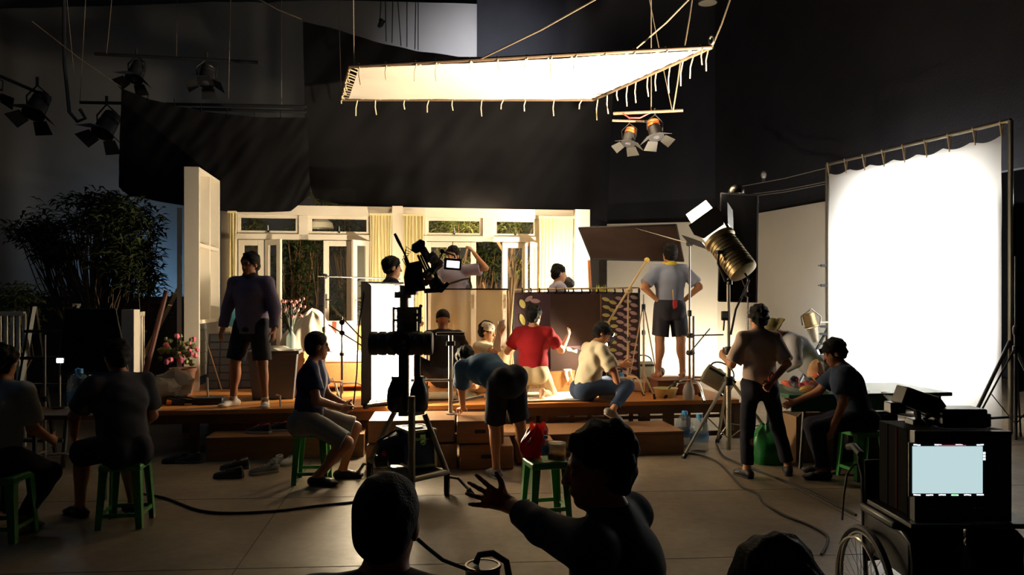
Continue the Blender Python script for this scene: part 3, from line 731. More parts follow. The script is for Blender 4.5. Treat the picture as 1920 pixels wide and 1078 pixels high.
# ---------------------------------------------------------------- plastic stools
def make_stool(lab, loc, rz, h=.46, grp='green plastic stools'):
    t = thing('plastic_stool', lab, 'stool', loc, rz, grp)
    a, b = .135, .165
    m = MB(); m.rings([[Vector((x*w, y*w, z)) for x, y in ((-1, -1), (1, -1), (1, 1), (-1, 1))] for w, z in ((a+.012, h-.05), (a+.012, h-.012), (a, h), (a-.03, h), (a-.045, h-.008))], True)
    m.build('seat', green_pl, t, bevel=.006)
    for sx in (-1, 1):
        for sy in (-1, 1):
            q = MB(); d = .05
            rs = []
            for w, z, d in ((b, 0, .045), (a+.008, h-.05, .062)):
                X, Y = sx*w, sy*w; rs.append([Vector(p) for p in ((X, Y, z), (X-sx*d, Y, z), (X-sx*d, Y-sy*.012, z), (X-sx*.012, Y-sy*.012, z), (X-sx*.012, Y-sy*d, z), (X, Y-sy*d, z))])
            if sx*sy < 0: rs = [r[::-1] for r in rs]
            q.rings(rs); q.build('leg', green_pl, t)
    q = MB(); w = b-.012
    for s_ in (-1, 1):
        q.box((0, s_*(w-.004), .10), (2*w-.05, .012, .03)); q.box((s_*(w-.004), 0, .10), (.012, 2*w-.05, .03))
    q.build('stretcher', green_pl, t)
    return t
g = lambda px, py, z=0.: G(px, py, z)
make_stool('green plastic stool lit along one leg, under the seated person in the dark grey t-shirt', (-2.92, 5.85, 0), .15, .475)
make_stool('green plastic stool under the seated person in the navy t-shirt and grey shorts', (-1.86, 7.2, 0), .1, .48)
make_stool('green plastic stool carrying a red bag, a small bottle and a plastic tub', (.26, 6.0, 0), .25, .455)
make_stool('green plastic stool under the seated person with an added forehead glow by the table', (3.32, 7.35, 0), .2, .46)
make_stool('green plastic stool at the picture edge under the seated person in the pale grey shirt', (-3.62, 5.5, 0), .1, .46)
# ---------------------------------------------------------------- shoes
def shoe_mesh(col, L=.27, sole=None, up=None, lab='', loc=(0, 0, 0), rz=0., grp=None, accent=None):
    t = thing('sneaker', lab, 'shoe', loc, rz, grp)
    m = MB(); N_ = 16; rs = []
    prof = [(-.5, .030, .055), (-.46, .036, .085), (-.36, .038, .095), (-.22, .038, .085), (-.05, .040, .070), (.12, .045, .056), (.28, .047, .046), (.40, .040, .036), (.48, .022, .024), (.5, .006, .014)]
    for x, w, h in prof: rs.append([Vector((w*math.cos(a), x*L, .022+h*max(math.sin(a), -.2)*.9)) for a in [2*PI*k/N_ for k in range(N_)]])
    m.rings(rs); m.build('upper', col, t)
    s_ = MB(); s_.prism([Vector((w*1.08, x*L*1.03, 0)) for x, w, h in prof]+[Vector((-w*1.08, x*L*1.03, 0)) for x, w, h in prof[::-1]], (0, 0, .026)); s_.build('sole', sole or col, t, bevel=.004)
    o_ = MB(); o_.torus((0, -.33*L, .095), (0, .25, 1), .030, .009, 16, 6); o_.build('collar', accent or col, t)
    l_ = MB()
    for k in range(4): l_.bar((-.024, (.0+.055*k-.02)*L*1.4, .090-.011*k), (.024, (.02+.055*k-.02)*L*1.4, .090-.011*k), .008, .006)
    l_.build('laces', accent or sole or col, t)
    return t
sh_black = M('black shoe', hexc(32, 32, 34), .6); sh_grey = M('grey shoe', hexc(92, 92, 94), .6); sh_white = M('white shoe', hexc(214, 208, 198), .6); sh_red = M('red trim', hexc(215, 60, 50), .6); sole_w = M('pale sole', hexc(160, 150, 138), .6)
for px, py, z, rz, c, so, ac, lab in (
    (484, 812, .25, -1.7, sh_black, sole_w, sh_red, 'black sneaker with a red heel collar on the step, the one nearer the camera'),
    (516, 808, .25, -1.6, sh_black, sole_w, sh_red, 'black sneaker with a red heel collar on the step, the one further along'),
    (428, 896, 0, -1.5, sh_black, sh_black, None, 'flat black shoe lying in front of its pair on the floor before the step'),
    (440, 880, 0, -1.3, sh_black, sh_grey, sole_w, 'black shoe with a tan lining on the floor, heel to the step'),
    (494, 888, 0, -1.0, sh_grey, sole_w, None, 'grey running shoe on the floor in front of its mate'),
    (514, 876, 0, -.3, sh_grey, sole_w, sh_white, 'grey running shoe standing toe to the camera by the step'),
    (545, 870, 0, -.5, sh_white, sole_w, None, 'white shoe half hidden behind the leg of a green stool'),
    (330, 868, 0, -1.4, sh_black, sh_black, None, 'dark shoe in the shade under the deck edge, first of two'),
    (352, 868, 0, -1.5, sh_black, sh_grey, None, 'dark shoe in the shade under the deck edge, nearer the step')):
    shoe_mesh(c, .275, so, None, lab, G(px, py, z), rz+PI, 'shoes left by the deck', ac)
# ---------------------------------------------------------------- small things on and by the deck
def on_deck(px, py): return G(px, py, DZ)
m_bin = M('grey bin plastic', hexc(82, 84, 88), .5); bagw = M('thin white plastic', hexc(225, 220, 205), .45, trans=.4)
t = thing('waste_bin', 'grey rectangular waste bin lined with a white plastic bag behind the standing person', 'bin', (P(508, 740, 9.35).x, 9.5, DZ), A)
m = MB(); w0, w1 = .19, .23; m.rings([[Vector((x*w*1.25, y*w*.8, z)) for x, y in ((-1, -1), (1, -1), (1, 1), (-1, 1))] for w, z in ((w0, 0), (w1, .55), (w1+.02, .55), (w1+.02, .59), (w1-.01, .59), (w1-.015, .45))]); m.build('body', m_bin, t, bevel=.006)
m = MB(); m.sheet(lambda a, b: Vector(((a-.5)*.58+.02*math.sin(b*20), (b-.5)*.36, .56+.07*math.sin(a*PI)*math.sin(b*PI)+.05*mnoise.noise(Vector((a*5, b*5, 2))))), 20, 14, .004); m.build('liner_bag', bagw, t)
# power strip box and cables on the deck
pp = on_deck(392, 757)
t = thing('cable_box', 'low black box with coiled cables at the deck edge beside the wall flat', 'cable box', pp, A)
MB().box((0, 0, .04), (.34, .20, .08)).build('body', black_p, t, bevel=.015)
MB().cyl((-.02, .02, .08), (-.025, .02, .30), .012, n=8).build('post', steel, t)
q = MB()
for k in range(3): q.torus((-.34+.04*k, .05+.03*k, .015+.018*k), (0.1*k, .1, 1), .15+.02*k, .011, 24, 6)
q.build('coiled_cable', rubber, t)
# leaning dark tile board, white bench with blue ball, rod
t = thing('tile_board', 'dark grey board with a raised tile pattern leaning behind the wall flat', 'board', S(-3.55, 2.0, DZ), A)
q = MB(); a0 = on_deck(395, 742); R_ = Matrix.Rotation(-.22, 3, 'X')
q.box((0, .12, .36), (.62, .03, .78), R_); q.build('board', M('slate board', hexc(78, 84, 92), .6), t, bevel=.004)
q = MB()
for i in range(4):
    for j in range(7): q.box(Vector((0, .12, .36))+R_ @ Vector((-.22+.145*i, -.019, -.31+.105*j)), (.125, .012, .085), R_)
q.build('tiles', M('slate tile', hexc(98, 104, 112), .5), t, bevel=.003)
t = thing('low_bench', 'small white bench holding a blue ball against the wall flat', 'bench', S(-3.62, 2.72, .66), A)
MB().box((0, 0, .60), (.42, .34, .06)).build('seat', white_p, t, bevel=.004)
for sx in (-1, 1): MB().box((sx*.17, 0, .285), (.05, .30, .57)).build('leg', white_p, t, bevel=.004)
single('ball', MB().ball(S(-3.62, 2.72, .66+.63+.13), .13, n=24, m=16), M('blue ball', hexc(90, 170, 205), .4), 'blue ball resting on the small white bench', 'ball')
single('leaning_rod', MB().cyl(on_deck(411, 735)+Vector((0, .1, .005)), P(388, 642, 10.4), .008, n=6), bamboo, 'thin pale rod leaning against the dark tile board', 'rod')
# sofa, covered heap, pillow
wick = M('wicker weave', hexc(176, 116, 60), .7, var=.45, scale=40, stretch=(6, 6, .6), bump=.5, bscale=70)
cush = M('white cushion cloth', hexc(238, 228, 204), .85, var=.06, bump=.2, bscale=12)
ua, ub = SU(540, 1.62)[0], SU(706, 1.62)[0]
t = thing('wicker_sofa', 'wicker bench sofa with a white seat cushion in front of the glazed doors', 'sofa', S((ua+ub)/2, 1.8, DZ), A)
MB().sbox(ua, ub, 1.50, 1.98, DZ+.06, .86).build('wicker_base', wick, t, world=True, bevel=.02)
MB().sbox(ua-.01, ub+.01, 1.48, 2.0, .86, 1.0).build('seat_cushion', cush, t, world=True, bevel=.04, seg=4)
MB().sbox(SU(660, 1.95)[0], ub, 1.94, 2.02, 1.0, 1.34).build('wicker_back', wick, t, world=True, bevel=.02)
for px in (545, 700):
    for v_ in (1.52, 1.95): MB().sbox(SU(px, v_)[0]-.03, SU(px, v_)[0]+.03, v_-.02, v_+.03, DZ, DZ+.07).build('foot', wood_d, t, world=True)
hc_ = S(SU(580, 1.72)[0], 1.72, 1.004)
def heap(a, b):
    th = a*2*PI; r = (1-b)**.55; n1 = mnoise.noise(Vector((math.cos(th)*1.6, math.sin(th)*1.6, b*2.2)))
    h = .52*(b**.8)*(1+.18*n1)
    fold = .045*math.sin(th*9+4*b)*(1-b)
    return hc_+Vector(((.40*r+fold)*math.cos(th)+.04*b, (.22*r+fold*.6)*math.sin(th), h+.02*math.sin(th*5+b*9)*(1-b)))
single('draped_cloth', MB().sheet(heap, 72, 18), cush, 'big bundle of creased white cloth piled on the wicker sofa', 'cloth')
t = thing('pillow', 'white upright pillow with a red stripe behind the cloth bundle on the sofa', 'pillow', S(SU(640, 1.86)[0], 1.86, 1.0), A)
def pil(s_, w, h, d, mat, nm, par, off=(0, 0, 0)):
    m = MB()
    for sg in (1, -1):
        m.sheet(lambda a, b: Vector(((a-.5)*w*(1-.06*math.sin(PI*b)), sg*d*(math.sin(PI*a)*math.sin(PI*b))**.5*(1 if True else 0), b*h*(1-.0*a)))+Vector(off) if sg > 0 else Vector(((.5-a)*w*(1-.06*math.sin(PI*b)), sg*d*(math.sin(PI*a)*math.sin(PI*b))**.5, b*h))+Vector(off), 16, 16)
    return m.build(nm, mat, par)
pil(0, .42, .40, .075, cush, 'pillow_body', t)
q = MB(); q.sheet(lambda a, b: Vector((-.11+.05*a, -.079*(math.sin(PI*(.24+.12*a))*math.sin(PI*(.03+.94*b)))**.5-.004, .012+.376*b)), 4, 14); q.build('red_stripe', M('red stripe', hexc(190, 60, 40), .8), t)
# bottle vase with dried flowers on a small crate, lamp-lit table
t = thing('side_crate', 'tall wooden crate table carrying the flower bottle beside the waste bin', 'crate', S(SU(556, 1.1)[0], 1.1, DZ), A)
MB().box((0, 0, .28), (.22, .30, .56)).build('body', wood, t, bevel=.005)
for k in range(3): MB().box((.112, 0, .1+.18*k), (.01, .30, .05)).build('slat', wood, t)
vb = S(SU(546, 1.1)[0], 1.1, DZ+.56)
t = thing('flower_bottle', 'clear glass bottle holding dried pink flowers, on the crate beside the waste bin', 'vase', vb, A)
MB().lathe([(.055, 0), (.06, .02), (.06, .17), (.05, .2), (.025, .24), (.025, .31), (.03, .315)]).build('bottle', Mclear('clear glass', (.85, .92, .9), .6, .05, (.6, .7, .66)), t)
FM = M('dried flowers', hexc(196, 128, 122), .8, var=.5, scale=20); q = MB(); r = random.Random(3)
for k in range(26):
    e = Vector((r.uniform(-.16, .16), r.uniform(-.12, .12), .42+r.uniform(0, .24))); q.tube([(0, 0, .2), e*.6+Vector((0, 0, .13)), e], .003, 4); MB().ball(e, .022, n=6, m=4, jit=.4, seed=k).build('flower_head', FM, t)
q.build('stems', leaf_m, t)
# mat, basket, bowls, bottles
mat_c = M('pale woven mat', hexc(240, 232, 212), .8, var=.08, bump=.3, bscale=50)
mu0, mu1 = SU(955, .3)[0], SU(1094, .3)[0]
single('floor_mat', MB().sheet(lambda a, b: S(mu0-.15+(mu1-mu0+.25)*a+.01*math.sin(b*9), .12+1.2*b+.01*math.sin(a*14), DZ+.012+.004*math.sin(a*30)*math.sin(b*23)), 50, 30, .008), mat_c, 'pale woven mat spread on the deck under the kneeling person in red', 'mat')
single('floor_mat', MB().sheet(lambda a, b: S(SU(802, .5)[0]+(.62)*a, .45+.7*b, DZ+.010+.003*math.sin(a*30)*math.sin(b*23)), 30, 20, .008), mat_c, 'small pale mat on the deck under the squatting person in the cap', 'mat')
bk = S(SU(1046, 1.02)[0], 1.02, DZ+.02)
t = thing('wicker_basket', 'square wicker basket with a white rag over its rim, beside the person in red', 'basket', bk, A+.1)
MB().rings([[Vector((x*w, y*w*.7, z)) for x, y in ((-1, -1), (1, -1), (1, 1), (-1, 1))] for w, z in ((.17, 0), (.19, .26), (.2, .27), (.18, .27), (.17, .05))]).build('body', wick, t, bevel=.02)
MB().sheet(lambda a, b: Vector((.05+.10*a+.012*math.sin(b*8), -.05-.1*b if b < .4 else -.145-.01*math.sin(a*9), .285 if b < .4 else .285-.2*(b-.4)*(1+.3*math.sin(a*7)))), 10, 14, .004).build('rag', cush, t)
t = thing('fabric_pouf', 'dark leaf-patterned cushion standing behind the wicker basket', 'cushion', S(SU(1062, 1.2)[0], 1.2, DZ), A)
pat_d = M('dark purple fabric', hexc(78, 58, 66), .85, var=.1); leaf_p = M('pale pink leaf print', hexc(214, 186, 186), .8, var=.3, scale=5); leaf_y = M('yellow leaf print', hexc(214, 206, 120), .8, var=.25, scale=4)
def leafpoly(c, L, W, ang, n=7, X=Vector((1, 0, 0)), Z=Vector((0, 0, 1))):
    o = []; ca, sa = math.cos(ang), math.sin(ang)
    for k in range(2*n):
        a = 2*PI*k/(2*n); x = L*.5*math.cos(a); y = W*.5*math.sin(a)*abs(math.sin(a))**.3
        o.append(Vector(c)+X*(x*ca-y*sa)+Z*(x*sa+y*ca))
    return o
q = MB(); r = random.Random(5)
for k in range(5): q.prism(leafpoly((r.uniform(-.1, .1), -.081, .40+r.uniform(-.05, .16)), .12, .06, r.uniform(-1, 1)), (0, -.003, 0))
q.v = [wmat(t) @ v for v in q.v]; bd = MB().rings([[Vector((x, y, z)) for x, y in ((-.18*k, -.08*k), (.18*k, -.08*k), (.18*k, .08*k), (-.18*k, .08*k))] for z, k in ((0, .9), (.03, 1), (.59, 1), (.62, .85))]); bd.v = [wmat(t) @ v for v in bd.v]; multi('body', [(bd, pat_d), (q, leaf_y)], t)
def bowl(lab, px, py, r_, h, mat, inner, D=None):
    t = thing('basin', lab, 'basin', on_deck(px, py)+Vector((0, r_*.8, 0)))
    MB().lathe([(r_*.72, 0), (r_*.8, .01), (r_, h-.01), (r_*1.06, h), (r_*.97, h), (r_*.78, .02), (.0, .015)], n=32, cap=False).build('body', mat, t)
    MB().lathe([(r_*.86, h*.55), (0.001, h*.55+.001)], n=32, cap=False).build('contents', inner, t); return t
bowl('cream plastic basin with a green inside at the deck edge', 1251, 747, .15, .115, M('cream plastic', hexc(226, 214, 160), .4), M('green paste', hexc(130, 200, 90), .5))
bowl('wide pale bowl behind the cream basin, with a wooden stick across it', 1212, 735, .20, .13, M('pale ceramic', hexc(214, 206, 190), .35), M('pale dough', hexc(200, 190, 170), .6))
t = thing('squeeze_bottle', 'white squeeze bottle standing on the deck before the crate', 'bottle', on_deck(1293, 750)+Vector((0, .05, 0)))
MB().lathe([(.06, 0), (.07, .02), (.072, .10), (.055, .17), (.028, .20), (.024, .215)], n=20).build('body', M('white plastic', hexc(232, 226, 214), .35, trans=.2), t)
MB().lathe([(.026, .215), (.026, .235), (.012, .245), (.008, .28)], n=14).build('cap', M('orange cap', hexc(196, 110, 60), .5), t)
t = thing('brush', 'paint brush with a dark tip leaning across the pale bowl', 'brush', on_deck(1227, 750)+Vector((0, .04, 0)))
MB().cyl((0, 0, .06), (-.10, .12, .30), .011, n=8).build('handle', bamboo, t); MB().cyl((.012, -.012, .005), (0, 0, .07), .018, .014, n=8).build('bristle_head', black_p, t)
single('wooden_stick', MB().cyl(on_deck(1212, 735)+Vector((-.02, .0, .15)), on_deck(1212, 735)+Vector((.32, .22, .15)), .012, n=8), bamboo, 'wooden stick lying across the wide pale bowl', 'stick')
t = thing('wooden_crate', 'low reddish wooden crate the person with the yellow towel stands on', 'crate', (2.08, 10.02, DZ), A)
rw = M('red brown wood', hexc(120, 70, 46), .5, var=.3, stretch=(1, 8, 8))
MB().box((0, 0, .085), (.55, .46, .17)).build('body', rw, t, bevel=.006)
MB().box((0, 0, .18), (.58, .49, .02)).build('lid', rw, t, bevel=.004)
blue_s = M('blue bottle plastic', hexc(40, 110, 160), .3)
t = thing('spray_bottle', 'blue spray bottle hanging on the small stand by the seated person in jeans', 'bottle', on_deck(1166, 735)+Vector((0, .05, .02)))
MB().lathe([(.045, 0), (.05, .02), (.05, .13), (.03, .20), (.018, .235)], n=16).build('body', blue_s, t)
q = MB(); q.box((0, 0, .26), (.03, .05, .05)); q.box((-.03, 0, .275), (.09, .03, .025)); q.build('trigger_head', black_p, t, bevel=.004)
# cream bag on the mat edge, sandbag on a stand
khaki = M('khaki canvas', hexc(168, 160, 128), .8, var=.15, bump=.2)
def bag(lab, c, w, d, h, tilt=0., rz=A):
    t = thing('canvas_bag', lab, 'bag', c, rz)
    R_ = Matrix.Rotation(tilt, 3, 'Y'); rs = []
    for z, k, e in ((0, .86, .8), (.08, 1, 1), (.5, 1.02, 1), (.8, .98, .8), (1, .96, .35)):
        rs.append([R_ @ Vector((x*w/2*k, y*d/2*e, z*h)) for x, y in ((-1, -.6), (-.7, -1), (.7, -1), (1, -.6), (1, .6), (.7, 1), (-.7, 1), (-1, .6))])
    MB().rings(rs).build('body', khaki, t, bevel=.01)
    q = MB(); q.tube([R_ @ Vector((w*.42*math.cos(PI*k/10), 0, h*.98+.10*math.sin(PI*k/10))) for k in range(11)], .011, 6); q.build('handle', black_p, t)
    q = MB(); q.bar(R_ @ Vector((-w*.49, -d*.44, h*.80)), R_ @ Vector((w*.49, -d*.44, h*.80)), .012, .03); q.build('flap_seam', rubber, t)
    return t
bag('khaki canvas bag with a dark handle standing on the deck by the blue spray bottle', on_deck(1206, 712)+Vector((0, .1, 0)), .36, .18, .27)
t = bag('khaki sandbag tilted and hanging from the light stand beside the crate', P(1338, 728, 9.6), .40, .14, .24, .5)
# water jugs
jug_m = Mclear('clear jug plastic', (.90, .94, .96), .80, .08, (.5, .58, .64)); lab_b = Mclear('blue label', (.6, .75, .9), .55, .3, (.12, .26, .48)); cap_b = M('blue cap', hexc(50, 140, 200), .4)
def jug(lab, loc, s_=1.0, grp='water jugs by the step'):
    t = thing('water_jug', lab, 'water jug', loc, 0, grp)
    MB().lathe([(x*s_, z*s_) for x, z in ((.085, 0), (.098, .012), (.1, .05), (.095, .08), (.1, .11), (.1, .20), (.095, .215), (.1, .235), (.09, .30), (.055, .345), (.03, .36), (.028, .375))], n=24).build('body', jug_m, t)
    MB().lathe([(x*s_, z*s_) for x, z in ((.0335, .36), (.0335, .395), (.03, .40))], n=18).build('cap', cap_b, t)
    MB().lathe([(x*s_, z*s_) for x, z in ((.1015, .11), (.1015, .20))], n=24, cap=False).build('label', lab_b, t)
    MB().torus((0, 0, .36*s_), (1, 0, .3), .045*s_, .006*s_, 16, 6).build('handle', cap_b, t)
jug('clear water jug with a blue cap, the one tucked behind and against the step', (P(1291, 840, 8.75).x, 8.95, 0))
jug('clear water jug with a blue cap standing in front, by the lamp stand foot', (P(1316, 845, 8.5).x, 8.62, 0), 1.03)
# things on the centre stool
st = Vector((.26, 6.0, .455))
red_b = M('red plastic bag', hexc(190, 36, 34), .3, var=.2, bump=.4, bscale=14, trans=.2)
def redbag(a, b):
    th = a*2*PI; z = b; r = .075*(.85+.45*math.sin(PI*min(z*1.1, 1))**.8)*(1-.35*max(0, z-.65)); n1 = mnoise.noise(Vector((math.cos(th)*2, math.sin(th)*2, z*3)))
    return Vector((r*math.cos(th)*1.0+.05*(z-.4)+.025*n1, r*math.sin(th)*.8+.02*n1, z*.25*(1+.12*math.sin(th*3))))
t = thing('plastic_bag', 'crumpled red plastic bag standing open on the green stool', 'bag', st+Vector((-.09, .05, .002)))
MB().sheet(redbag, 30, 16).build('bag_body', red_b, t); MB().lathe([(.07, .002), (.001, .001)], cap=False).build('bag_bottom', red_b, t)
t = thing('water_bottle', 'small clear water bottle with a blue label on the green stool', 'bottle', st+Vector((-.0, -.06, .001)))
MB().lathe([(.028, 0), (.031, .01), (.031, .05), (.029, .06), (.031, .07), (.031, .115), (.024, .145), (.013, .165), (.013, .175)], n=18).build('body', jug_m, t)
MB().lathe([(.0318, .06), (.0318, .11)], n=18, cap=False).build('label', M('aqua label', hexc(90, 170, 200), .4), t); MB().lathe([(.0155, .172), (.0155, .19), (.013, .193)], n=14).build('cap', cap_b, t)
t = thing('plastic_tub', 'round clear tub of crackers beside the bottle on the green stool', 'tub', st+Vector((.085, -.02, .001)))
MB().lathe([(.068, 0), (.072, .01), (.072, .11), (.06, .125)], n=24).build('body', Mclear('clear tub', (.95, .92, .85), .6, .08, (.7, .62, .5)), t)
MB().lathe([(.074, .112), (.074, .13), (.068, .133)], n=24).build('lid', Mclear('clear lid', (.95, .92, .85), .4, .08, (.8, .75, .65)), t)
MB().lathe([(.064, .006), (.066, .05), (.04, .058), (.001, .06)], n=18, cap=False).build('crackers', M('crackers', hexc(206, 160, 96), .8, var=.4, scale=30), t)
# ---------------------------------------------------------------- folding table, its load and what is under it
gt = M('dark green table top', hexc(34, 92, 58), .5, var=.15)
tz = .75; TA = .12
def Tb(x, y, z): c_, s_ = math.cos(TA), math.sin(TA); return Vector((3.55+x*c_-y*s_, 8.22+x*s_+y*c_, z))
t = thing('folding_table', 'long dark green folding table loaded with plastic bags of props', 'table', Tb(0, 0, 0), TA)
MB().box((0, 0, tz-.02), (1.75, .95, .04)).build('table_top', gt, t, bevel=.008)
MB().box((-.05, -.466, tz-.1), (1.6, .014, .14)).build('apron', gt, t)
for sx in (-1, 1):
    for sy in (-1, 1): MB().cyl((sx*.72, sy*.40, 0), (sx*.66, sy*.38, tz-.04), .018, n=8).build('leg', black_m, t)
def film(c, rx, ry, h, seed, twist=0.0):
    def fn(a, b):
        th = a*2*PI; n1 = mnoise.noise(Vector((math.cos(th)*1.8+seed, math.sin(th)*1.8, b*3))); r = math.sqrt(max(1-b**1.6, 0))*(1+.25*n1)
        return Vector((rx*r*math.cos(th), ry*r*math.sin(th), h*b*(1+.15*n1)))
    return MB().sheet(fn, 30, 12)
clear_f = Mclear('clear plastic film', (.98, .98, .98), .88, .12, (.8, .78, .75)); r = random.Random(11)
t = thing('prop_bag', 'clear plastic bag of orange, red and black props on the green table', 'bag', Tb(-.42, -.22, tz+.002), TA)
cols = [M('orange prop', hexc(226, 92, 48), .5), M('pink prop', hexc(226, 120, 110), .5), M('dark prop', hexc(40, 44, 56), .5), M('red prop', hexc(190, 46, 40), .5), M('yellow prop', hexc(214, 170, 90), .5)]
for k in range(26):
    c = Vector((r.uniform(-.30, .30), r.uniform(-.16, .16), r.uniform(.035, .10)+.06*math.exp(-(k/9)))); R_ = Matrix.Rotation(r.uniform(0, 3), 3, 'Z') @ Matrix.Rotation(r.uniform(-.6, .6), 3, 'Y')
    MB().ball(c, (r.uniform(.04, .075), r.uniform(.025, .04), r.uniform(.022, .035)), R_, 12, 8, .5, k).build('wrapped_prop', cols[k % 5], t)
film(0, .38, .23, .15, 3).build('bag_film', clear_f, t)
t = thing('plastic_bag', 'tall knotted clear plastic bag with pale bread inside, at the back of the props', 'bag', Tb(-.22, .16, tz+.002), TA)
film(0, .15, .13, .28, 8).build('bag_film', clear_f, t); MB().ball((-.03, 0, .15), (.09, .08, .13), None, 14, 10, .3, 2).build('bread', M('pale bread', hexc(210, 160, 110), .8), t)
t = thing('hair_clip_tray', 'flat clear tray with black clips at the table edge near the seated person', 'tray', Tb(-.12, -.30, tz+.002), TA)
MB().box((0, 0, .012), (.30, .20, .024)).build('tray', clear_f, t, bevel=.006)
for k in range(4): MB().torus((-.08+.06*k, .02*(-1)**k, .05), (1, .3*k, .2), .022, .007, 14, 6).build('clip', black_p, t)
single('lime_box', MB().box(Tb(.02, .30, tz+.045), (.34, .20, .08)), M('lime card', hexc(190, 220, 110), .5), 'lime green flat box behind the plastic bags on the table', 'box', bevel=.006)
pad = M('grey quilted pad', hexc(160, 160, 156), .8, var=.2, bump=.4, bscale=25)
t = thing('rolled_pad', 'grey quilted pad with a rolled end lying along the far side of the table', 'pad', P(1620, 735, 8.9))
a0, a1 = P(1560, 720, 9.4), P(1722, 740, 9.3)
q = MB(); q.hexa([a0+Vector((0, -.3, -.03)), a1+Vector((0, -.3, -.06)), a1+Vector((0, .5, -.03)), a0+Vector((0, .5, .0)), a0+Vector((0, -.3, .03)), a1+Vector((0, -.3, 0)), a1+Vector((0, .5, .03)), a0+Vector((0, .5, .06))]); q.build('pad', pad, t, world=True, bevel=.02)
MB().cyl(a1+Vector((-.36, -.32, -.09)), a1+Vector((.02, -.32, -.10)), .065, n=16).build('rolled_end', pad, t, world=True, bevel=.02)
t2 = thing('trestle', 'dark trestle board under the grey quilted pad', 'trestle', Vector((a1.x-.4, 9.35, 0)))
q = MB(); q.hexa([a0+Vector((0, -.28, -.09)), a1+Vector((-.05, -.20, -.10)), a1+Vector((-.05, .5, -.07)), a0+Vector((0, .5, -.05)), a0+Vector((0, -.28, -.06)), a1+Vector((-.05, -.2, -.07)), a1+Vector((-.05, .5, -.035)), a0+Vector((0, .5, -.015))]); q.build('board', wood_d, t2, world=True)
for dx in (-.1, -.75):
    for dy in (-.12, .42): MB().cyl(Vector((a1.x+dx, a1.y+dy, 0)), Vector((a1.x+dx, a1.y+dy, a1.z-.11)), .02, n=8).build('leg', black_m, t2, world=True)
card = M('cardboard', hexc(150, 116, 82), .8, var=.12)
t = thing('cardboard_box', 'tall open cardboard box on the floor beneath the green table', 'box', Tb(-.42, .06, 0), TA)
MB().box((0, 0, .24), (.42, .40, .48)).build('body', card, t, bevel=.004); MB().box((0, -.24, .50), (.40, .14, .006), Matrix.Rotation(-.5, 3, 'X')).build('flap', card, t)
t = thing('storage_case', 'black storage case on the floor in front of the cardboard box', 'case', Tb(.08, -.16, 0), TA)
MB().box((0, 0, .26), (.55, .42, .52)).build('body', black_p, t, bevel=.015); MB().box((0, 0, .535), (.57, .44, .035)).build('lid', black_p, t, bevel=.01); MB().box((0, -.225, .44), (.06, .02, .05)).build('latch', steel, t)
t = thing('drawer_box', 'brown wooden drawer box behind the stool of the seated person with the added forehead glow', 'box', P(1637, 830, 8.1)*Vector((1, 1, 0)), .1)
MB().box((0, 0, .2), (.30, .3, .4)).build('body', rw, t, bevel=.006); MB().box((0, -.155, .27), (.24, .015, .11)).build('drawer', rw, t, bevel=.004); MB().cyl((-.04, -.17, .27), (.04, -.17, .27), .008, n=6).build('handle', steel, t)
gb = M('green plastic bag', hexc(28, 112, 52), .3, var=.25, bump=.5, bscale=10, trans=.25)
t = thing('plastic_bag', 'bright green plastic bag slumped on the floor behind the standing person in dark trousers', 'bag', G(1448, 872)+Vector((0, .1, 0)))
def gbag(a, b):
    th = a*2*PI; n1 = mnoise.noise(Vector((math.cos(th)*2, math.sin(th)*2, b*3+5))); r = .17*(.9+.3*math.sin(PI*b)-.62*b*b)*(1+.2*n1)
    return Vector((r*math.cos(th)-.03*b, r*math.sin(th)*.85, .40*b*(1+.1*n1)+.002))
MB().sheet(gbag, 30, 16).build('bag_body', gb, t); MB().lathe([(.15, .003), (.001, .003)], cap=False).build('bag_bottom', gb, t)
single('paper_sheet', MB().box(Tb(.28, -.54, .70), (.34, .22, .006), Matrix.Rotation(.12, 3, 'Y') @ Matrix.Rotation(.35, 3, 'X')), white_p, 'white paper sheet hanging at the table edge by the seated person', 'paper')
# ---------------------------------------------------------------- stands
def cstand(lab, base, zt_, arms=(), yaw=0., leg=.42, name='light_stand', mat=None, r=.016, legh=.18):
    mt = mat or chrome; t = thing(name, lab, 'stand', base, yaw)
    z0 = legh
    MB().cyl((0, 0, z0-.12), (0, 0, zt_*.55 if zt_ > 1 else zt_), r, n=10).build('column', mt, t)
    if zt_ > 1: MB().cyl((0, 0, zt_*.5), (0, 0, zt_), r*.72, n=10).build('riser', mt, t); MB().lathe([(r*1.5, zt_*.52), (r*1.7, zt_*.53), (r*1.7, zt_*.555), (r*1.2, zt_*.56)], n=12).build('collar', black_m, t)
    for k in range(3):
        a = 2*PI*k/3+.4; d = Vector((math.cos(a), math.sin(a), 0))
        lg = MB().tube([Vector((0, 0, z0+.02*k)), d*leg*.55+Vector((0, 0, z0+.02*k)), d*leg*.75+Vector((0, 0, z0*.8+.01*k)), d*leg+Vector((0, 0, .012))], r*.8, 8).build('leg', mt, t)
        MB().cyl(d*(leg-.03)+Vector((0, 0, .045)), d*leg+Vector((0, 0, .0)), r*1.05, n=8).build('foot_cap', rubber, lg)
    for z, d0, d1, rr in arms:      # grip arm: height, far ends
        MB().cyl(Vector((0, 0, z))+Vector(d0), Vector((0, 0, z))+Vector(d1), rr, n=8).build('grip_arm', mt, t)
        q = MB(); q.cyl((0, -.03, z), (0, .03, z), .032, n=12); q.cyl((0, -.06, z), (0, -.03, z), .01, n=8); q.box((0, -.065, z), (.05, .012, .014)); q.build('grip_head', black_m, t)
    return t
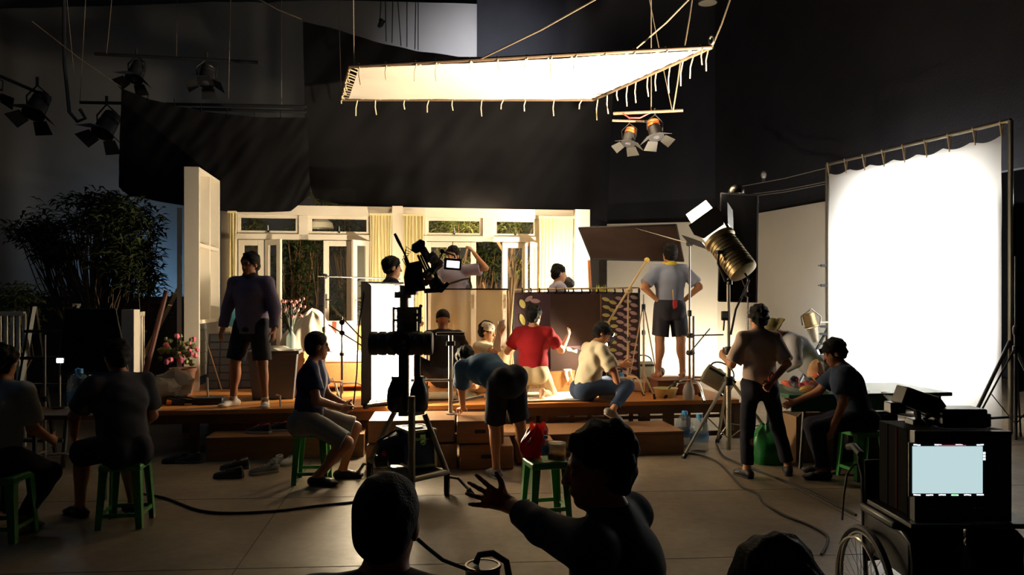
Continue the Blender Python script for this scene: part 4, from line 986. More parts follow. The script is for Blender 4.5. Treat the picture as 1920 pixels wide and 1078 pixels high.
def tripod(lab, base, zt_, spread, zj, yaw=0., r=.02, mat=None, name='tripod_stand', brace=True):
    mt = mat or steel; t = thing(name, lab, 'stand', base, yaw)
    MB().cyl((0, 0, .04), (0, 0, zt_*.6), r, n=12).build('column', mt, t); MB().cyl((0, 0, zt_*.55), (0, 0, zt_), r*.7, n=10).build('riser', mt, t)
    q = MB(); q.lathe([(r*1.6, zj-.05), (r*1.9, zj-.03), (r*1.9, zj+.04), (r*1.4, zj+.05)], n=12); q.build('leg_collar', black_m, t)
    MB().lathe([(r*1.4, zt_*.58), (r*1.8, zt_*.59), (r*1.8, zt_*.62), (r*1.2, zt_*.63)], n=12).build('riser_collar', black_m, t)
    for k in range(3):
        a = 2*PI*k/3; d = Vector((math.cos(a), math.sin(a), 0))
        lg = MB().cyl(Vector((0, 0, zj))+d*r, d*spread+Vector((0, 0, .02)), r*.62, n=8).build('leg', mt, t)
        MB().cyl(d*(spread-.03)+Vector((0, 0, .05)), d*(spread+.005), r*.85, n=8).build('foot_cap', rubber, lg)
        if brace: MB().bar((0, 0, zj*.2), Vector((0, 0, zj*.52))+d*spread*.48, .014, .008).build('brace', mt, t)
    return t
# ---------------------------------------------------------------- big lamp on its stand
LB = Vector((P(1366, 470, 8.5).x, 8.5, 0))
LPc = P(1368, 474, 8.5); aim = Vector((-1.22, 1.5, 2.3)).normalized()
tripod('tall crank stand carrying the big ribbed lamp, one leg toward the water jugs', LB, LPc.z-.34, .62, .80, 3.6, .028, M('worn stand metal', hexc(178, 170, 150), .35, .8), 'lamp_stand')
lampm = M('ribbed lamp housing', hexc(150, 132, 96), .4, .7, var=.15)
t = thing('film_lamp', 'big ribbed film lamp with barn doors tilted up toward the overhead cloth', 'lamp', LPc)
ax, ay, az = frame_of(aim)
side = aim.cross(Vector((0, 0, 1))).normalized(); upv = side.cross(aim).normalized()
m = MB()
prof = [(.10, -.30), (.155, -.28)]
for k in range(10): z = -.26+.042*k; prof += [(.160, z), (.160, z+.022), (.150, z+.026), (.150, z+.040)]
prof += [(.165, .17), (.18, .18), (.18, .22), (.165, .225)]
m.lathe(prof, (0, 0, 0), aim, 32); m.build('housing', lampm, t)
MB().lathe([(.15, .226), (.08, .245), (.001, .252)], (0, 0, 0), aim, 28, False).build('lens', Memit('lamp lens glow', (1, .86, .64), 150), t, label='glowing lens')
def flap(u_, ang, L, w0, w1, nm='barn_door'):
    h = aim*.24+u_*.17; d = (u_*math.sin(ang)+aim*math.cos(ang)).normalized(); s_ = aim.cross(u_).normalized(); nn = d.cross(s_)
    q = MB().prism([h-s_*w0, h+s_*w0, h+d*L*.45+s_*w1, h+d*L+s_*w1*.92, h+d*L-s_*w1*.92, h+d*L*.45-s_*w1], nn*.004); q.build(nm, black_m if nm == 'barn_door' else M('lamplit pale door', hexc(190, 184, 170), .5, .3), t)  # lit door is paler, the lamp's glare put into its colour
cdir = (Vector((0, 0, CH))-LPc).normalized(); near = (cdir-aim*cdir.dot(aim)).normalized(); sd2 = near.cross(aim).normalized()
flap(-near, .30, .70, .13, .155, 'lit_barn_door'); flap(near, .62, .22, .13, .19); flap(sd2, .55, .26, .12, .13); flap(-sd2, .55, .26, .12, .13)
q = MB(); q.tube([side*.19, side*.21-Vector((0, 0, .12)), Vector((0, 0, -.30))+side*.08, Vector((0, 0, -.31))-side*.08, -side*.21-Vector((0, 0, .12)), -side*.19], .014, 8); q.build('yoke', black_m, t)
for s_ in (-1, 1): MB().cyl(side*s_*.15, side*s_*.24, .022, n=10).build('yoke_knob', black_m, t)
MB().cyl((0, 0, -.35), (0, 0, -.28), .03, n=10).build('spigot', black_m, t)
MB().tube([aim*-.3, aim*-.33+Vector((.03, 0, -.05)), Vector((.12, -.02, -.5)), Vector((.06, -.03, -.62)), Vector((.0, -.04, -.9))], .012, 8).build('cable', rubber, t)
lite = bpy.data.lights.new('film_lamp_light', 'SPOT'); lo_ = bpy.data.objects.new('film_lamp_light', lite); C.objects.link(lo_)
lo_.location = LPc+aim*.265; lo_.rotation_euler = (-aim).to_track_quat('Z', 'Y').to_euler()
lite.energy = 4000; lite.color = (1, .80, .55); lite.spot_size = math.radians(95); lite.spot_blend = .7; lite.shadow_soft_size = .10
# flags and the stand between
def flagcloth(lab, corners, D, mat, name='black_flag', cat='flag', th=.008, sag=.02, frame=True):
    c = [P(px, py, D+dd) for px, py, dd in corners]; t = thing(name, lab, cat, (c[0]+c[1]+c[2]+c[3])/4)
    nn = (c[1]-c[0]).cross(c[3]-c[0]).normalized()
    MB().sheet(lambda a, b: c[0].lerp(c[1], a).lerp(c[3].lerp(c[2], a), b)+nn*(sag*math.sin(PI*a)*math.sin(PI*b)+.008*mnoise.noise(Vector((a*5, b*5, 3)))), 16, 14, th).build('cloth', mat, t, world=True)
    if frame:
        q = MB()
        for k in range(4): q.cyl(c[k], c[(k+1) % 4], .011, n=8)
        q.build('frame', black_m, t, world=True)
    return t
brown_c = M('brown floppy cloth', hexc(52, 38, 33), .9, var=.15, bump=.15, bscale=120, spec=.15)
fl = flagcloth('brown cloth floppy held level by the stand arm over the patterned screen', [(1085, 427, 0), (1268, 421, .1), (1282, 490, -.1), (1109, 486, -.15)], 10.6, brown_c, 'floppy_flag')
flagcloth('tall narrow black flag hanging behind the big ribbed lamp', [(1352, 362, 0), (1421, 366, .02), (1419, 566, 0), (1347, 564, 0)], 9.3, black_c)
cs = Vector((P(1293, 700, 9.42).x, 9.42, DZ))
cstand('silver stand rising behind the crate and holding the brown floppy', cs, Zh(452, 9.55)-DZ, [(Zh(458, 9.55)-DZ, (0, 0, 0), tuple(P(1266, 430, 10.55)-Vector((cs.x, cs.y, Zh(458, 9.55)))), .009), (Zh(628, 9.55)-DZ, (-.12, .0, 0), (.50, -.05, 0), .009), (Zh(660, 9.55)-DZ, (0, 0, 0), (.42, .1, .28), .009)], .5, .30)
cstand('low silver stand beside the crate with the tilted sandbag', Vector((P(1304, 700, 9.75).x, 9.85, DZ)), 1.0, (), 1.2, .36)
cstand('silver stand holding the black flag, seen between the lamp stand and the dark haired woman', Vector((P(1402, 560, 9.2).x, 9.2, 0)), 2.1, [(1.75, (0, 0, 0), (-.18, .06, .5), .009)], .2, .34)
# little monitor light clipped near the lamp stand
t = thing('clip_light', 'small black clip light on the lamp stand beside the dark haired woman', 'light', P(1359, 592, 8.3))
MB().box((0, 0, 0), (.07, .05, .10)).build('body', black_p, t, bevel=.006); MB().box((0, -.027, .01), (.05, .004, .06)).build('diffuser', M('grey diffuser', hexc(150, 150, 145), .4), t); MB().tube([(0, .02, -.05), (.01, .08, -.14), (.03, .16, -.16)], .009, 6).build('arm', black_m, t)
# dome lamp peeping over the flag
t = thing('dome_lamp', 'small chrome dome lamp peeping above the tall black flag', 'lamp', P(1380, 357, 9.9))
MB().lathe([(.10, -.04), (.098, 0), (.08, .04), (.045, .07), (.0, .08)], n=24, cap=False).build('dome', chrome, t); MB().cyl((0, 0, -.12), (0, 0, .06), .03, n=10).build('socket', black_m, t); MB().cyl((0, 0, -.95), (0, 0, -.1), .012, n=8).build('stem', steel, t)
# ---------------------------------------------------------------- fluorescent bank
b0, b1 = P(690, 700, 8.62), P(748, 700, 8.95); bx = (b0+b1)/2; wdir = (b1-b0); wdir.z = 0; bw = wdir.length+.06; wdir.normalize(); bn = Vector((wdir.y, -wdir.x, 0))
t = thing('fluorescent_bank', 'upright fluorescent lamp bank glowing white at the deck edge behind the pedestal', 'lamp', (bx.x, bx.y, DZ))
Rb = Matrix((wdir, -bn, Vector((0, 0, 1)))).transposed()
def bl(x, y, z): return wdir*x+bn*y+Vector((0, 0, z))
MB().box(bl(0, -.06, .72), (bw, .02, 1.34), Rb).build('back_panel', black_m, t)
for s_ in (-1, 1):
    q = MB().prism([bl(s_*bw/2, -.07, .05), bl(s_*bw/2, .03, .05), bl(s_*(bw/2+.05), .17, .12), bl(s_*(bw/2+.05), .17, 1.36), bl(s_*bw/2, .03, 1.40), bl(s_*bw/2, -.07, 1.40)], wdir*s_*.012); q.build('side_door', M('grey lamp door', hexc(96, 92, 88), .5) if s_ < 0 else black_m, t)
for z in (.04, 1.40): MB().box(bl(0, -.02, z), (bw+.02, .11, .02), Rb).build('end_plate', black_m, t)
tube_m = Memit('fluorescent glow', (1, .80, .52), 170)
for k in range(4): MB().cyl(bl(-bw/2+bw*(k+.5)/4, .0, .07), bl(-bw/2+bw*(k+.5)/4, .0, 1.37), .019, n=12).build('lamp_tube', tube_m, t, label='glowing white tube')
MB().bar(bl(-bw*.4, -.10, 0), bl(bw*.4, -.10, 0), .05, .04).build('foot', black_m, t); MB().cyl(bl(0, -.1, 0), bl(0, -.1, 1.1), .014, n=8).build('rear_post', steel, t)
MB().tube([bl(-bw/2-.02, 0, 1.3), bl(-bw/2-.10, 0, .9), bl(-bw/2-.16, .05, .4), bl(-bw/2-.25, .1, .02), bl(-bw/2-.5, .2, .012)], .008, 6).build('cable', rubber, t)
# stand in front of the sofa with arm
s2 = Vector((P(641, 716, 9.45).x, 9.45, DZ))
cstand('silver stand before the wicker sofa with clamped rods and splayed legs', s2, Zh(592, 9.75)-DZ, [(Zh(600, 9.75)-DZ-.02, (-.15, 0, .22), (.26, .02, -.22), .010), (Zh(622, 9.75)-DZ, (-.16, .02, .10), (.24, 0, -.16), .009)], .3, .36)
s3 = S(SU(608, 1.2)[0], 1.2, DZ)
cstand('thin silver stand with a long level arm reaching over the fluorescent bank', s3, Zh(513, s3.y)-DZ, [(Zh(518, s3.y)-DZ, (-.10, 0, 0), (.98, -.35, -.02), .009)], .9, .34)
# ---------------------------------------------------------------- screens on the deck
def upright(px0, px1, py0, D, zb): a = P(px0, py0, D); b = P(px1, py0, D+.12); return a, b
a, b = P(801, 542, 10.46), P(952, 541, 10.52); zb = .60
t = thing('diffusion_screen', 'upright translucent diffusion screen in a thin black frame, the person in lavender behind it', 'screen', ((a.x+b.x)/2, (a.y+b.y)/2, DZ))
zt_ = a.z; ln = (b-a).length
cl = M('sheer diffusion film', hexc(250, 234, 200), .85, var=.12, scale=2.5, trans=.55)
nt = cl.node_tree; out = nt.nodes['Material Output']; old = out.inputs[0].links[0].from_socket; tp = nt.nodes.new('ShaderNodeBsdfTransparent'); ms = nt.nodes.new('ShaderNodeMixShader'); ms.inputs[0].default_value = .24; nt.links.new(old, ms.inputs[1]); nt.links.new(tp.outputs[0], ms.inputs[2]); nt.links.new(ms.outputs[0], out.inputs[0])
MB().sheet(lambda s_, r_: Vector((a.x+(b.x-a.x)*s_, a.y+(b.y-a.y)*s_+.01*math.sin(s_*7+r_*5), zb+(zt_-zb)*r_)), 14, 12).build('film', cl, t, world=True)
q = MB(); A_, B_ = Vector((a.x, a.y, zt_)), Vector((b.x, b.y, zt_)); A2, B2 = Vector((a.x, a.y, zb)), Vector((b.x, b.y, zb))
q.bar(A_, B_, .02, .02); q.bar(A2, B2, .02, .02); q.bar(A_, A2, .02, .02); q.bar(B_, B2, .02, .02); q.build('frame', black_m, t, world=True)
for p in (A2, B2): MB().bar(p+Vector((0, -.16, .012-(zb-DZ))), p+Vector((0, .16, .012-(zb-DZ))), .03, .024).build('foot', black_m, t, world=True); MB().bar(p, p-Vector((0, 0, zb-DZ-.01)), .02, .02).build('foot_post', black_m, t, world=True)
# patterned black screen
a, b = P(962, 546, 10.35), P(1197, 546, 10.65); zt_ = a.z; zb = DZ+.10; dd = Vector((b.x-a.x, b.y-a.y, 0)); Lw = dd.length; dd.normalize(); nb = Vector((dd.y, -dd.x, 0)); z = Vector((0, 0, 1))
t = thing('patterned_screen', 'wide dark purple cloth screen with pale leaf cut patterns on a pipe frame', 'screen', ((a.x+b.x)/2, (a.y+b.y)/2, DZ))
clth = MB().sheet(lambda s_, r_: Vector((a.x, a.y, zb))+dd*(s_*Lw)+z*((zt_-zb-.02+.02*math.sin(s_*PI))*r_)+nb*(.012*math.sin(s_*13)*math.sin(r_*3)), 40, 12, .006)
def on_s(x, zz): return Vector((a.x, a.y, 0))+dd*(x*Lw)+z*zz+nb*.024
q = MB(); q2 = MB(); r = random.Random(4)
rows = 11
for i in range(rows):
    for j in range(5):
        x = .735+.055*j+r.uniform(-.008, .008); zz = zt_-.10-i*.108-.05*(j % 2)+.03*(x-.8)*4
        if zz < zb+.05: continue
        (q2 if (j < 2 and i < 6) or (j == 1) else q).prism(leafpoly(on_s(x, zz), .115, .050, r.uniform(-.35, .05), 7, dd, z), nb*-.003)
for (x, zz, L, W, an) in ((.07, zt_-.17, .13, .08, 2.0), (.12, zt_-.10, .12, .06, .6), (.17, zt_-.13, .14, .06, -.1), (.13, zt_-.24, .12, .05, .1), (.07, zt_-.38, .16, .07, 1.9), (.09, zt_-.55, .18, .06, 1.2)):
    (q2 if x < .1 else q).prism(leafpoly(on_s(x, zz), L, W, an, 7, dd, z), nb*-.003)
multi('cloth', [(clth, pat_d), (q, leaf_p), (q2, leaf_y)], t)
MB().cyl(on_s(0, zt_+.02), on_s(1, zt_+.05), .012, n=8).build('top_pipe', bamboo, t, world=True)
for x in (.0, 1.0): MB().cyl(on_s(x, DZ), on_s(x, zt_+.04), .016, n=8).build('side_pipe', black_m, t, world=True); MB().bar(on_s(x, DZ+.012)-nb*.2, on_s(x, DZ+.012)+nb*.2, .03, .024).build('foot', black_m, t, world=True)
for k in range(16): x = k/15; MB().tube([on_s(x, zt_+.045), on_s(x+.004, zt_)+nb*.01, on_s(x-.003, zt_-.03)], .010, 5).build('tie', black_c, t, world=True)
# plain brown board propped before it
c0_, c1_ = P(1032, 552, 10.2), P(1128, 552, 10.3)
t = thing('brown_board', 'plain dark brown cloth board propped in front of the patterned screen', 'board', ((c0_.x+c1_.x)/2, 10.22, DZ))
MB().hexa([Vector((c0_.x, 10.12, DZ)), Vector((c1_.x, 10.24, DZ)), Vector((c1_.x, 10.26, DZ)), Vector((c0_.x, 10.14, DZ)), Vector((c0_.x, 10.22, c0_.z)), Vector((c1_.x, 10.33, c1_.z)), Vector((c1_.x, 10.35, c1_.z)), Vector((c0_.x, 10.24, c0_.z))]).build('panel', brown_c, t, world=True)
MB().bar(Vector((c1_.x-.01, 10.225, DZ)), Vector((c1_.x-.01, 10.315, c1_.z)), .02, .02).build('edge_batten', wood_d, t, world=True)
# bundle of poles, boom pole, stands around
for k, (x0, y0, x1, y1, lab) in enumerate(((950, 720, 966, 492, 'pale pole leaning by the translucent screen, tallest of the bundle'), (957, 722, 958, 520, 'pale pole standing straight in the bundle by the translucent screen'), (964, 722, 952, 545, 'pale pole slanting across the bundle by the translucent screen'))):
    D = 10.14+.05*k; single('wooden_pole', MB().cyl(G(x0, y0, DZ)*Vector((1, 0, 0))+Vector((0, D, DZ)), P(x1, y1, D+.1), .018, n=8), bamboo, lab, 'pole')
t = thing('boom_pole', 'pale boom pole with a yellow ball tip slanting in front of the patterned screen', 'pole', P(1140, 605, 10.0))
MB().cyl(P(1140, 605, 10.0), P(1211, 490, 9.9), .014, n=8).build('pole', bamboo, t, world=True); MB().ball(P(1213, 488, 9.9), .036).build('ball_tip', M('yellow ball', hexc(214, 186, 96), .5), t, world=True); MB().ball(P(1179, 545, 9.95), (.05, .04, .035), None, 10, 8, .4).build('tape_wrap', bamboo, t, world=True)
cstand('pale stand in front of the leaf pattern holding the boom pole', Vector((P(1178, 700, 9.95).x, 9.97, DZ)), Zh(548, 9.95)-DZ, (), .7, .30, mat=bamboo)
tripod('folded pale tripod standing beside the person with the yellow towel', Vector((P(1208, 690, 10.2).x, 10.25, DZ)), Zh(552, 10.2)-DZ, .24, 1.1, .4, .014, bamboo, brace=False)
# yellow flowers pot and small plant on the sill by the pillar
yl = M('yellow green sprouts', hexc(214, 224, 70), .6, var=.2)
q = MB(); r = random.Random(8); pc = P(1137, 548, 11.6)
t = thing('sprout_tray', 'row of bright yellow green sprouts showing over the patterned screen', 'plant', Vector((pc.x, 11.6, .66)))
MB().box((0, 0, .52), (.34, .2, 1.04)).build('stand', wood_d, t)
for k in range(34): x, y = r.uniform(-.15, .15), r.uniform(-.07, .07); q.bar((x, y, 1.04), (x+r.uniform(-.03, .03), y, 1.16+r.uniform(0, .09)), .018, .006)
q.build('sprouts', yl, t)
single('leaning_pole', MB().cyl(Vector((P(1114, 560, 11.9).x, 11.7, DZ)), P(1104, 488, 11.95), .03, .022, 8), M('orange wood', hexc(190, 122, 72), .6), 'orange wooden pole leaning on the end pillar of the window wall', 'pole')
# ---------------------------------------------------------------- side diffusion frame
fr0, fr1 = P(1551, 308, 12.6), P(1895, 226, 9.48); zT = (fr0.z+fr1.z)/2
f0b, f1b = Vector((fr0.x, fr0.y, .05)), Vector((fr1.x, fr1.y, .05)); f0t, f1t = Vector((fr0.x, fr0.y, fr0.z)), Vector((fr1.x, fr1.y, fr1.z))
fd = (f1b-f0b).normalized(); fn_ = Vector((fd.y, -fd.x, 0));
if fn_.x > 0: fn_ = -fn_
t = thing('diffusion_scrim', 'huge standing frame of white diffusion cloth glowing at the side of the stage', 'diffusion frame', (f0b+f1b)/2-Vector((0, 0, .05)))
for nm, p, q_ in (('upright_pipe', f0b, f0t), ('upright_pipe', f1b, f1t), ('top_pipe', f0t, f1t), ('bottom_pipe', f0b, f1b)): MB().cyl(p, q_, .03, n=10).build(nm, steel if nm != 'bottom_pipe' else black_m, t, world=True)
def dcl(s_, r_):
    p = f0b.lerp(f1b, .012+.95*s_).lerp(f0t.lerp(f1t, .012+.95*s_), .01+.95*r_)
    return p-Vector((0, 0, .05*abs(math.sin(s_*7*PI))*r_**6))-fn_*(.02*math.sin(PI*s_)+.012*mnoise.noise(Vector((s_*6, r_*6, 0))))
MB().sheet(dcl, 60, 40).build('cloth', diffcloth, t, world=True)
for k in range(9): s_ = k/8; p = f0t.lerp(f1t, .012+.95*s_); MB().tube([dcl(s_, 1), p+fn_*.03+Vector((0, 0, .02)), p-fn_*.03+Vector((0, 0, .03)), dcl(s_, .99)], .010, 5).build('tie', tie_m, t, world=True)
for p, sg in ((f1b, 1), (f0b, -1)):
    for s2_ in (-1, 1): MB().cyl(p+Vector((0, 0, 1.15)), p+fn_*s2_*.75-Vector((0, 0, .03)), .022, n=8).build('brace_leg', black_m, t, world=True)
    MB().cyl(p+fn_*-.6+Vector((0, 0, .2)), p+fn_*.6+Vector((0, 0, .2)), .016, n=8).build('brace_bar', black_m, t, world=True)
al = bpy.data.lights.new('daylight_lamp', 'AREA'); ao = bpy.data.objects.new('daylight_lamp', al); C.objects.link(ao)
al.shape = 'RECTANGLE'; al.size = 2.0; al.size_y = 2.4; al.energy = 320; al.color = (.96, .98, 1); al.spread = math.radians(70)
ao.location = (f0b+f1b)/2-fn_*1.7+Vector((0, 0, 1.9)); ao.rotation_euler = (-fn_).to_track_quat('Z', 'Y').to_euler()
# par lamp hung on the frame upright with clamps
t = thing('par_can', 'small ribbed lamp with a long cone snout clamped to the frame upright', 'lamp', P(1521, 610, 12.2))
d_ = Vector((.25, -.1, -1)).normalized(); MB().lathe([(.085, -.2), (.10, -.18), (.10, .0), (.112, .01), (.112, .03), (.095, .04)], (0, 0, 0), d_, 20).build('housing', lampm, t); MB().lathe([(.092, .04), (.045, .27), (.04, .27)], (0, 0, 0), d_, 20).build('snout', M('pale snout', hexc(150, 140, 122), .4, .4), t)
q = MB(); q.tube([(-.14, 0, .0), (-.16, 0, .14), (.0, 0, .26), (.15, 0, .14), (.14, 0, .0)], .012, 6); q.build('yoke', steel, t); MB().cyl((.14, 0, .05), (.31, .05, .05), .012, n=8).build('arm', steel, t)
for k, py in enumerate((498, 535, 612, 626, 644, 657, 668)):
    p = P(1549, py, 12.55); q = MB(); q.box(p+Vector((-.05, -.02, 0)), (.09, .05, .04)); q.cyl(p+Vector((-.14, -.02, 0)), p+Vector((-.02, -.02, 0)), .010, n=6); single('clamp', q, black_m, 'small grip clamp on the frame upright, one of a column', 'clamp', 'grip clamps on the frame upright')
# black stand and panel at the picture edge
flagcloth('tall black panel standing at the picture edge beyond the frame', [(1899, 380, 0), (2010, 380, .1), (2010, 720, .1), (1899, 735, 0)], 9.9, black_c)
tripod('black tripod stand at the picture edge by the bright frame', Vector((P(1915, 830, 9.0).x, 9.1, 0)), 2.2, .55, 1.1, .9, .018, black_m)
# ---------------------------------------------------------------- rigged lamps and battens
orange_m = M('orange lamp back', hexc(190, 96, 40), .4, .2)
def fresnel(lab, loc, d, sc=1., back=None):
    t = thing('hanging_stage_lamp', lab, 'stage lamp', loc); d = Vector(d).normalized(); s_ = d.cross(Vector((0, 0, 1))); s_ = s_.normalized() if s_.length > .05 else Vector((1, 0, 0)); u_ = s_.cross(d)
    MB().lathe([(.06*sc, -.2*sc), (.10*sc, -.17*sc), (.10*sc, -.14*sc), (.09*sc, -.13*sc), (.105*sc, -.12*sc), (.105*sc, -.08*sc), (.09*sc, -.07*sc)], (0, 0, 0), d, 18).build('rear_cap', back or black_m, t)
    MB().lathe([(.09*sc, -.07*sc), (.11*sc, -.05*sc), (.115*sc, .10*sc), (.13*sc, .11*sc), (.13*sc, .13*sc)], (0, 0, 0), d, 18).build('housing', black_m, t)
    MB().lathe([(.10*sc, .12*sc), (.001, .14*sc)], (0, 0, 0), d, 18, False).build('lens', M('dark lens', hexc(60, 60, 66), .15), t)
    for v, w in ((u_, s_), (-u_, s_), (s_, u_), (-s_, u_)):
        h = d*.13*sc+v*.12*sc; e = (d*.55+v*.85).normalized()*.17*sc; nn = e.cross(w).normalized()*.004
        MB().prism([h-w*.09*sc, h+w*.09*sc, h+e+w*.12*sc, h+e-w*.12*sc], nn).build('barn_door', black_m if back is None else M('grey door', hexc(44, 43, 40), .5), t)
    q = MB(); q.tube([s_*.14*sc, s_*.15*sc+Vector((0, 0, .14*sc)), Vector((0, 0, .26*sc)), -s_*.15*sc+Vector((0, 0, .14*sc)), -s_*.14*sc], .010*sc, 6); q.cyl((0, 0, .25*sc), (0, 0, .36*sc), .018*sc, n=8); q.build('yoke', black_m, t)
    return t
def batten(lab, a, b, r=.025, mat=None): single('hanging_pipe_batten', MB().cyl(a, b, r, n=8), mat or black_m, lab, 'pipe')
batten('dark pipe batten carrying two stage lamps high before the grey cloth', P(178, 101, 13.5), P(485, 117, 13.5), .03)
fresnel('black stage lamp on the high batten, the one further from the black drapes', P(256, 136, 13.5), (-.12, -.5, -1), 1.15)
fresnel('black stage lamp on the high batten, the one nearer the tall drape', P(388, 143, 13.5), (.05, -.5, -1), 1.15)
batten('dark pipe running behind the top of the lower drape, upper of two', P(150, 192, 12.6), P(574, 200, 12.6), .026)
batten('dark pipe tied to the top of the lower drape, lower of two', P(360, 204, 12.5), P(574, 210, 12.5), .026)
fresnel('black stage lamp hanging beside the edge of the lower drape', P(200, 236, 12.6), (-.2, -.6, -1), 1.35)
batten('dark pipe holding a pair of lamps at the far side, above the shrubs', P(-30, 130, 12.0), P(96, 184, 12.4), .026)
fresnel('dark stage lamp on the sloping pipe, inner of the pair', P(70, 200, 12.25), (-.1, -.6, -1), 1.3)
fresnel('dark stage lamp on the sloping pipe, cut by the picture edge', P(-18, 168, 12.0), (.4, -.5, -1), 1.1)
batten('lit pipe with two orange lamps beside the overhead frame, upper bar', P(1150, 213, 10.8), P(1281, 207, 10.6), .022, pipe_m)
batten('lit short pipe under the upper bar beside the overhead frame', P(1148, 226, 10.9), P(1222, 228, 10.85), .018, pipe_m)
fresnel('orange backed stage lamp on the short pipe, the lower one', P(1180, 258, 10.9), (-.25, -.35, -1), .78, orange_m)
fresnel('orange backed stage lamp on the upper bar with its doors spread wide', P(1228, 245, 10.7), (.15, -.4, -1), .85, orange_m)
rope('rope from the lit pipe up to the pipe edge of the overhead frame', P(1262, 208, 10.6), P(1278, 100, 10.4), .014)
rope('second thinner rope from the lit pipe up past the overhead frame', P(1260, 206, 10.62), P(1212, -30, 10.9), .008)
rope('upright thin rope carrying the lit pipe between the orange lamps', P(1221, 207, 10.75), P(1221, -30, 10.75), .010)
single('lamp_cable', MB().tube([P(1168, 213, 10.75), P(1180, 221, 10.72), P(1200, 221, 10.72), P(1222, 210, 10.68)], .010, 6), M('red cable', hexc(160, 50, 50), .5), 'red cable looping along the lit pipe over the orange lamps', 'cable')
for k, (px, x2, lo2, D) in enumerate(((123, 140, 150, 12.8), (162, 150, 190, 12.9), (212, 200, 100, 13.4), (333, 331, 110, 13.5), (433, 428, 200, 12.8), (528, 528, 200, 12.9))):
    rope('thin pale line hanging before the cyclorama cloth at the dark side', P(px, -30, D), P(x2, lo2, D), .006); C.objects[-1]['group'] = 'lines at the dark side of the hall'
single('hanging_cable', MB().tube([P(120, -30, 12.2), P(121, 120, 12.2), P(130, 210, 12.2), P(145, 228, 12.2), P(160, 222, 12.2), P(150, 205, 12.2)], .028, 8), black_m, 'thick dark cable hanging down beside the dark pipes and curling at its end', 'cable')
rope('pale guy line from the tall drape corner up across the grey cloth', P(566, 36, 12.4), P(470, -10, 12.0), .012)
rope('pale guy line from the lower drape corner up toward the dark side', P(228, 164, 12.2), P(60, 40, 11.6), .008)
t = thing('ceiling_lamp', 'round metal ceiling lamp shade cut by the top of the picture', 'ceiling lamp', P(1327, 2, 11.0))
MB().lathe([(.13, -.03), (.13, 0), (.09, .08), (.03, .12), (.02, .3)], n=24).build('shade', chrome, t); MB().cyl((0, 0, .28), (0, 0, 2.9), .008, n=6).build('cord', black_m, t)
t = thing('wall_bulb', 'small white oval lamp on the dark wall above the black flag', 'lamp', P(1432, 328, 14.6)); MB().ball((0, 0, 0), (.05, .05, .08)).build('globe', M('white globe', hexc(220, 214, 200), .4), t); MB().cyl((0, 0, -.13), (0, 0, -.07), .03, n=10).build('base', steel, t)
for k, (y0, y1) in enumerate(((349, 314), (366, 340), (370, 344))): single('wall_wire', MB().tube([P(1392, y0, 14.6), P(1470, (y0+y1)/2+3, 14.0), P(1552, y1, 13.2)], .010, 5), steel, 'thin wire running along the dark side wall above the pale panel', 'wire', 'wires along the dark wall')
# ---------------------------------------------------------------- camera pedestal
PF, PR, PL = G(772, 945), G(838, 928), G(694, 903)
t = thing('camera_pedestal', 'wheeled camera pedestal of pale tubes and dark columns in front of the lit bank', 'pedestal', ((PF+PR+PL)/3))
zb_ = .20; T0 = Vector(((PF.x+PR.x+PL.x)/3+.02, (PF.y+PR.y+PL.y)/3, 0))
ztp = Zh(776, T0.y)
bp_ = [Vector((p.x, p.y, zb_)) for p in (PF, PR, PL)]
for i in range(3): MB().cyl(bp_[i], bp_[(i+1) % 3], .026, n=10).build('base_tube', alu, t, world=True)
tp_ = [Vector((T0.x+(p.x-T0.x)*.38, T0.y+(p.y-T0.y)*.38, ztp)) for p in (PF, PR, PL)]
MB().cyl(PF+Vector((0, 0, .10)), PF+Vector((0, 0, ztp+.20)), .030, n=10).build('front_post', alu, t, world=True)
for i in (1, 2): MB().cyl(bp_[i], tp_[i], .024, n=10).build('sloping_leg', alu, t, world=True)
MB().cyl(PF+Vector((0, 0, ztp)), tp_[0], .024, n=10).build('sloping_leg', alu, t, world=True)
for p in (PF, PR, PL):
    d = (p-T0); d.z = 0; d.normalize()
    q = MB(); q.tube([Vector((p.x, p.y, .16)), p+d*.10+Vector((0, 0, .15)), p+d*.20+Vector((0, 0, .05)), p+d*.22+Vector((0, 0, .03))], .014, 8); f_ = q.build('outrigger', steel, t, world=True)
    MB().cyl(p+d*.19+Vector((0, 0, .06)), p+d*.235+Vector((0, 0, .0)), .024, n=10).build('foot_cap', rubber, t, world=True)
    w = MB().cyl(Vector((p.x-.02, p.y, .075)), Vector((p.x+.02, p.y, .075)), .075, n=20); w.build('wheel', rubber, t, world=True); MB().bar((p.x, p.y, .07), (p.x, p.y, .19), .05, .03).build('caster_fork', black_m, t, world=True)
MB().prism([bp_[0]+Vector((0, 0, -.01)), bp_[1]+Vector((0, 0, -.01)), bp_[2]+Vector((0, 0, -.01))], (0, 0, .015)).build('base_shelf', black_m, t, world=True)
MB().prism([p for p in tp_], (0, 0, .03)).build('top_plate', alu, t, world=True)
cx = P(757, 700, T0.y).x; cy = T0.y; zD = Zh(643, cy)
MB().box((cx, cy, (ztp+zD+.02)/2), (.085, .085, zD-ztp+.05)).build('main_column', black_m, t, world=True, bevel=.006)
MB().box((P(783, 700, cy).x, cy, (Zh(735, cy)+Zh(665, cy))/2), (.05, .05, .34)).build('second_column', black_m, t, world=True, bevel=.005)
for px, w in ((745, .17), (786, .15)):
    q = MB().lathe([(w*.35, 0), (w*.5, .03), (w*.55, .12), (w*.5, .20), (w*.30, .27), (w*.3, .31)], (P(px, 770, cy).x, cy, ztp+.02), n=18); q.build('lower_drum', black_p, t, world=True)
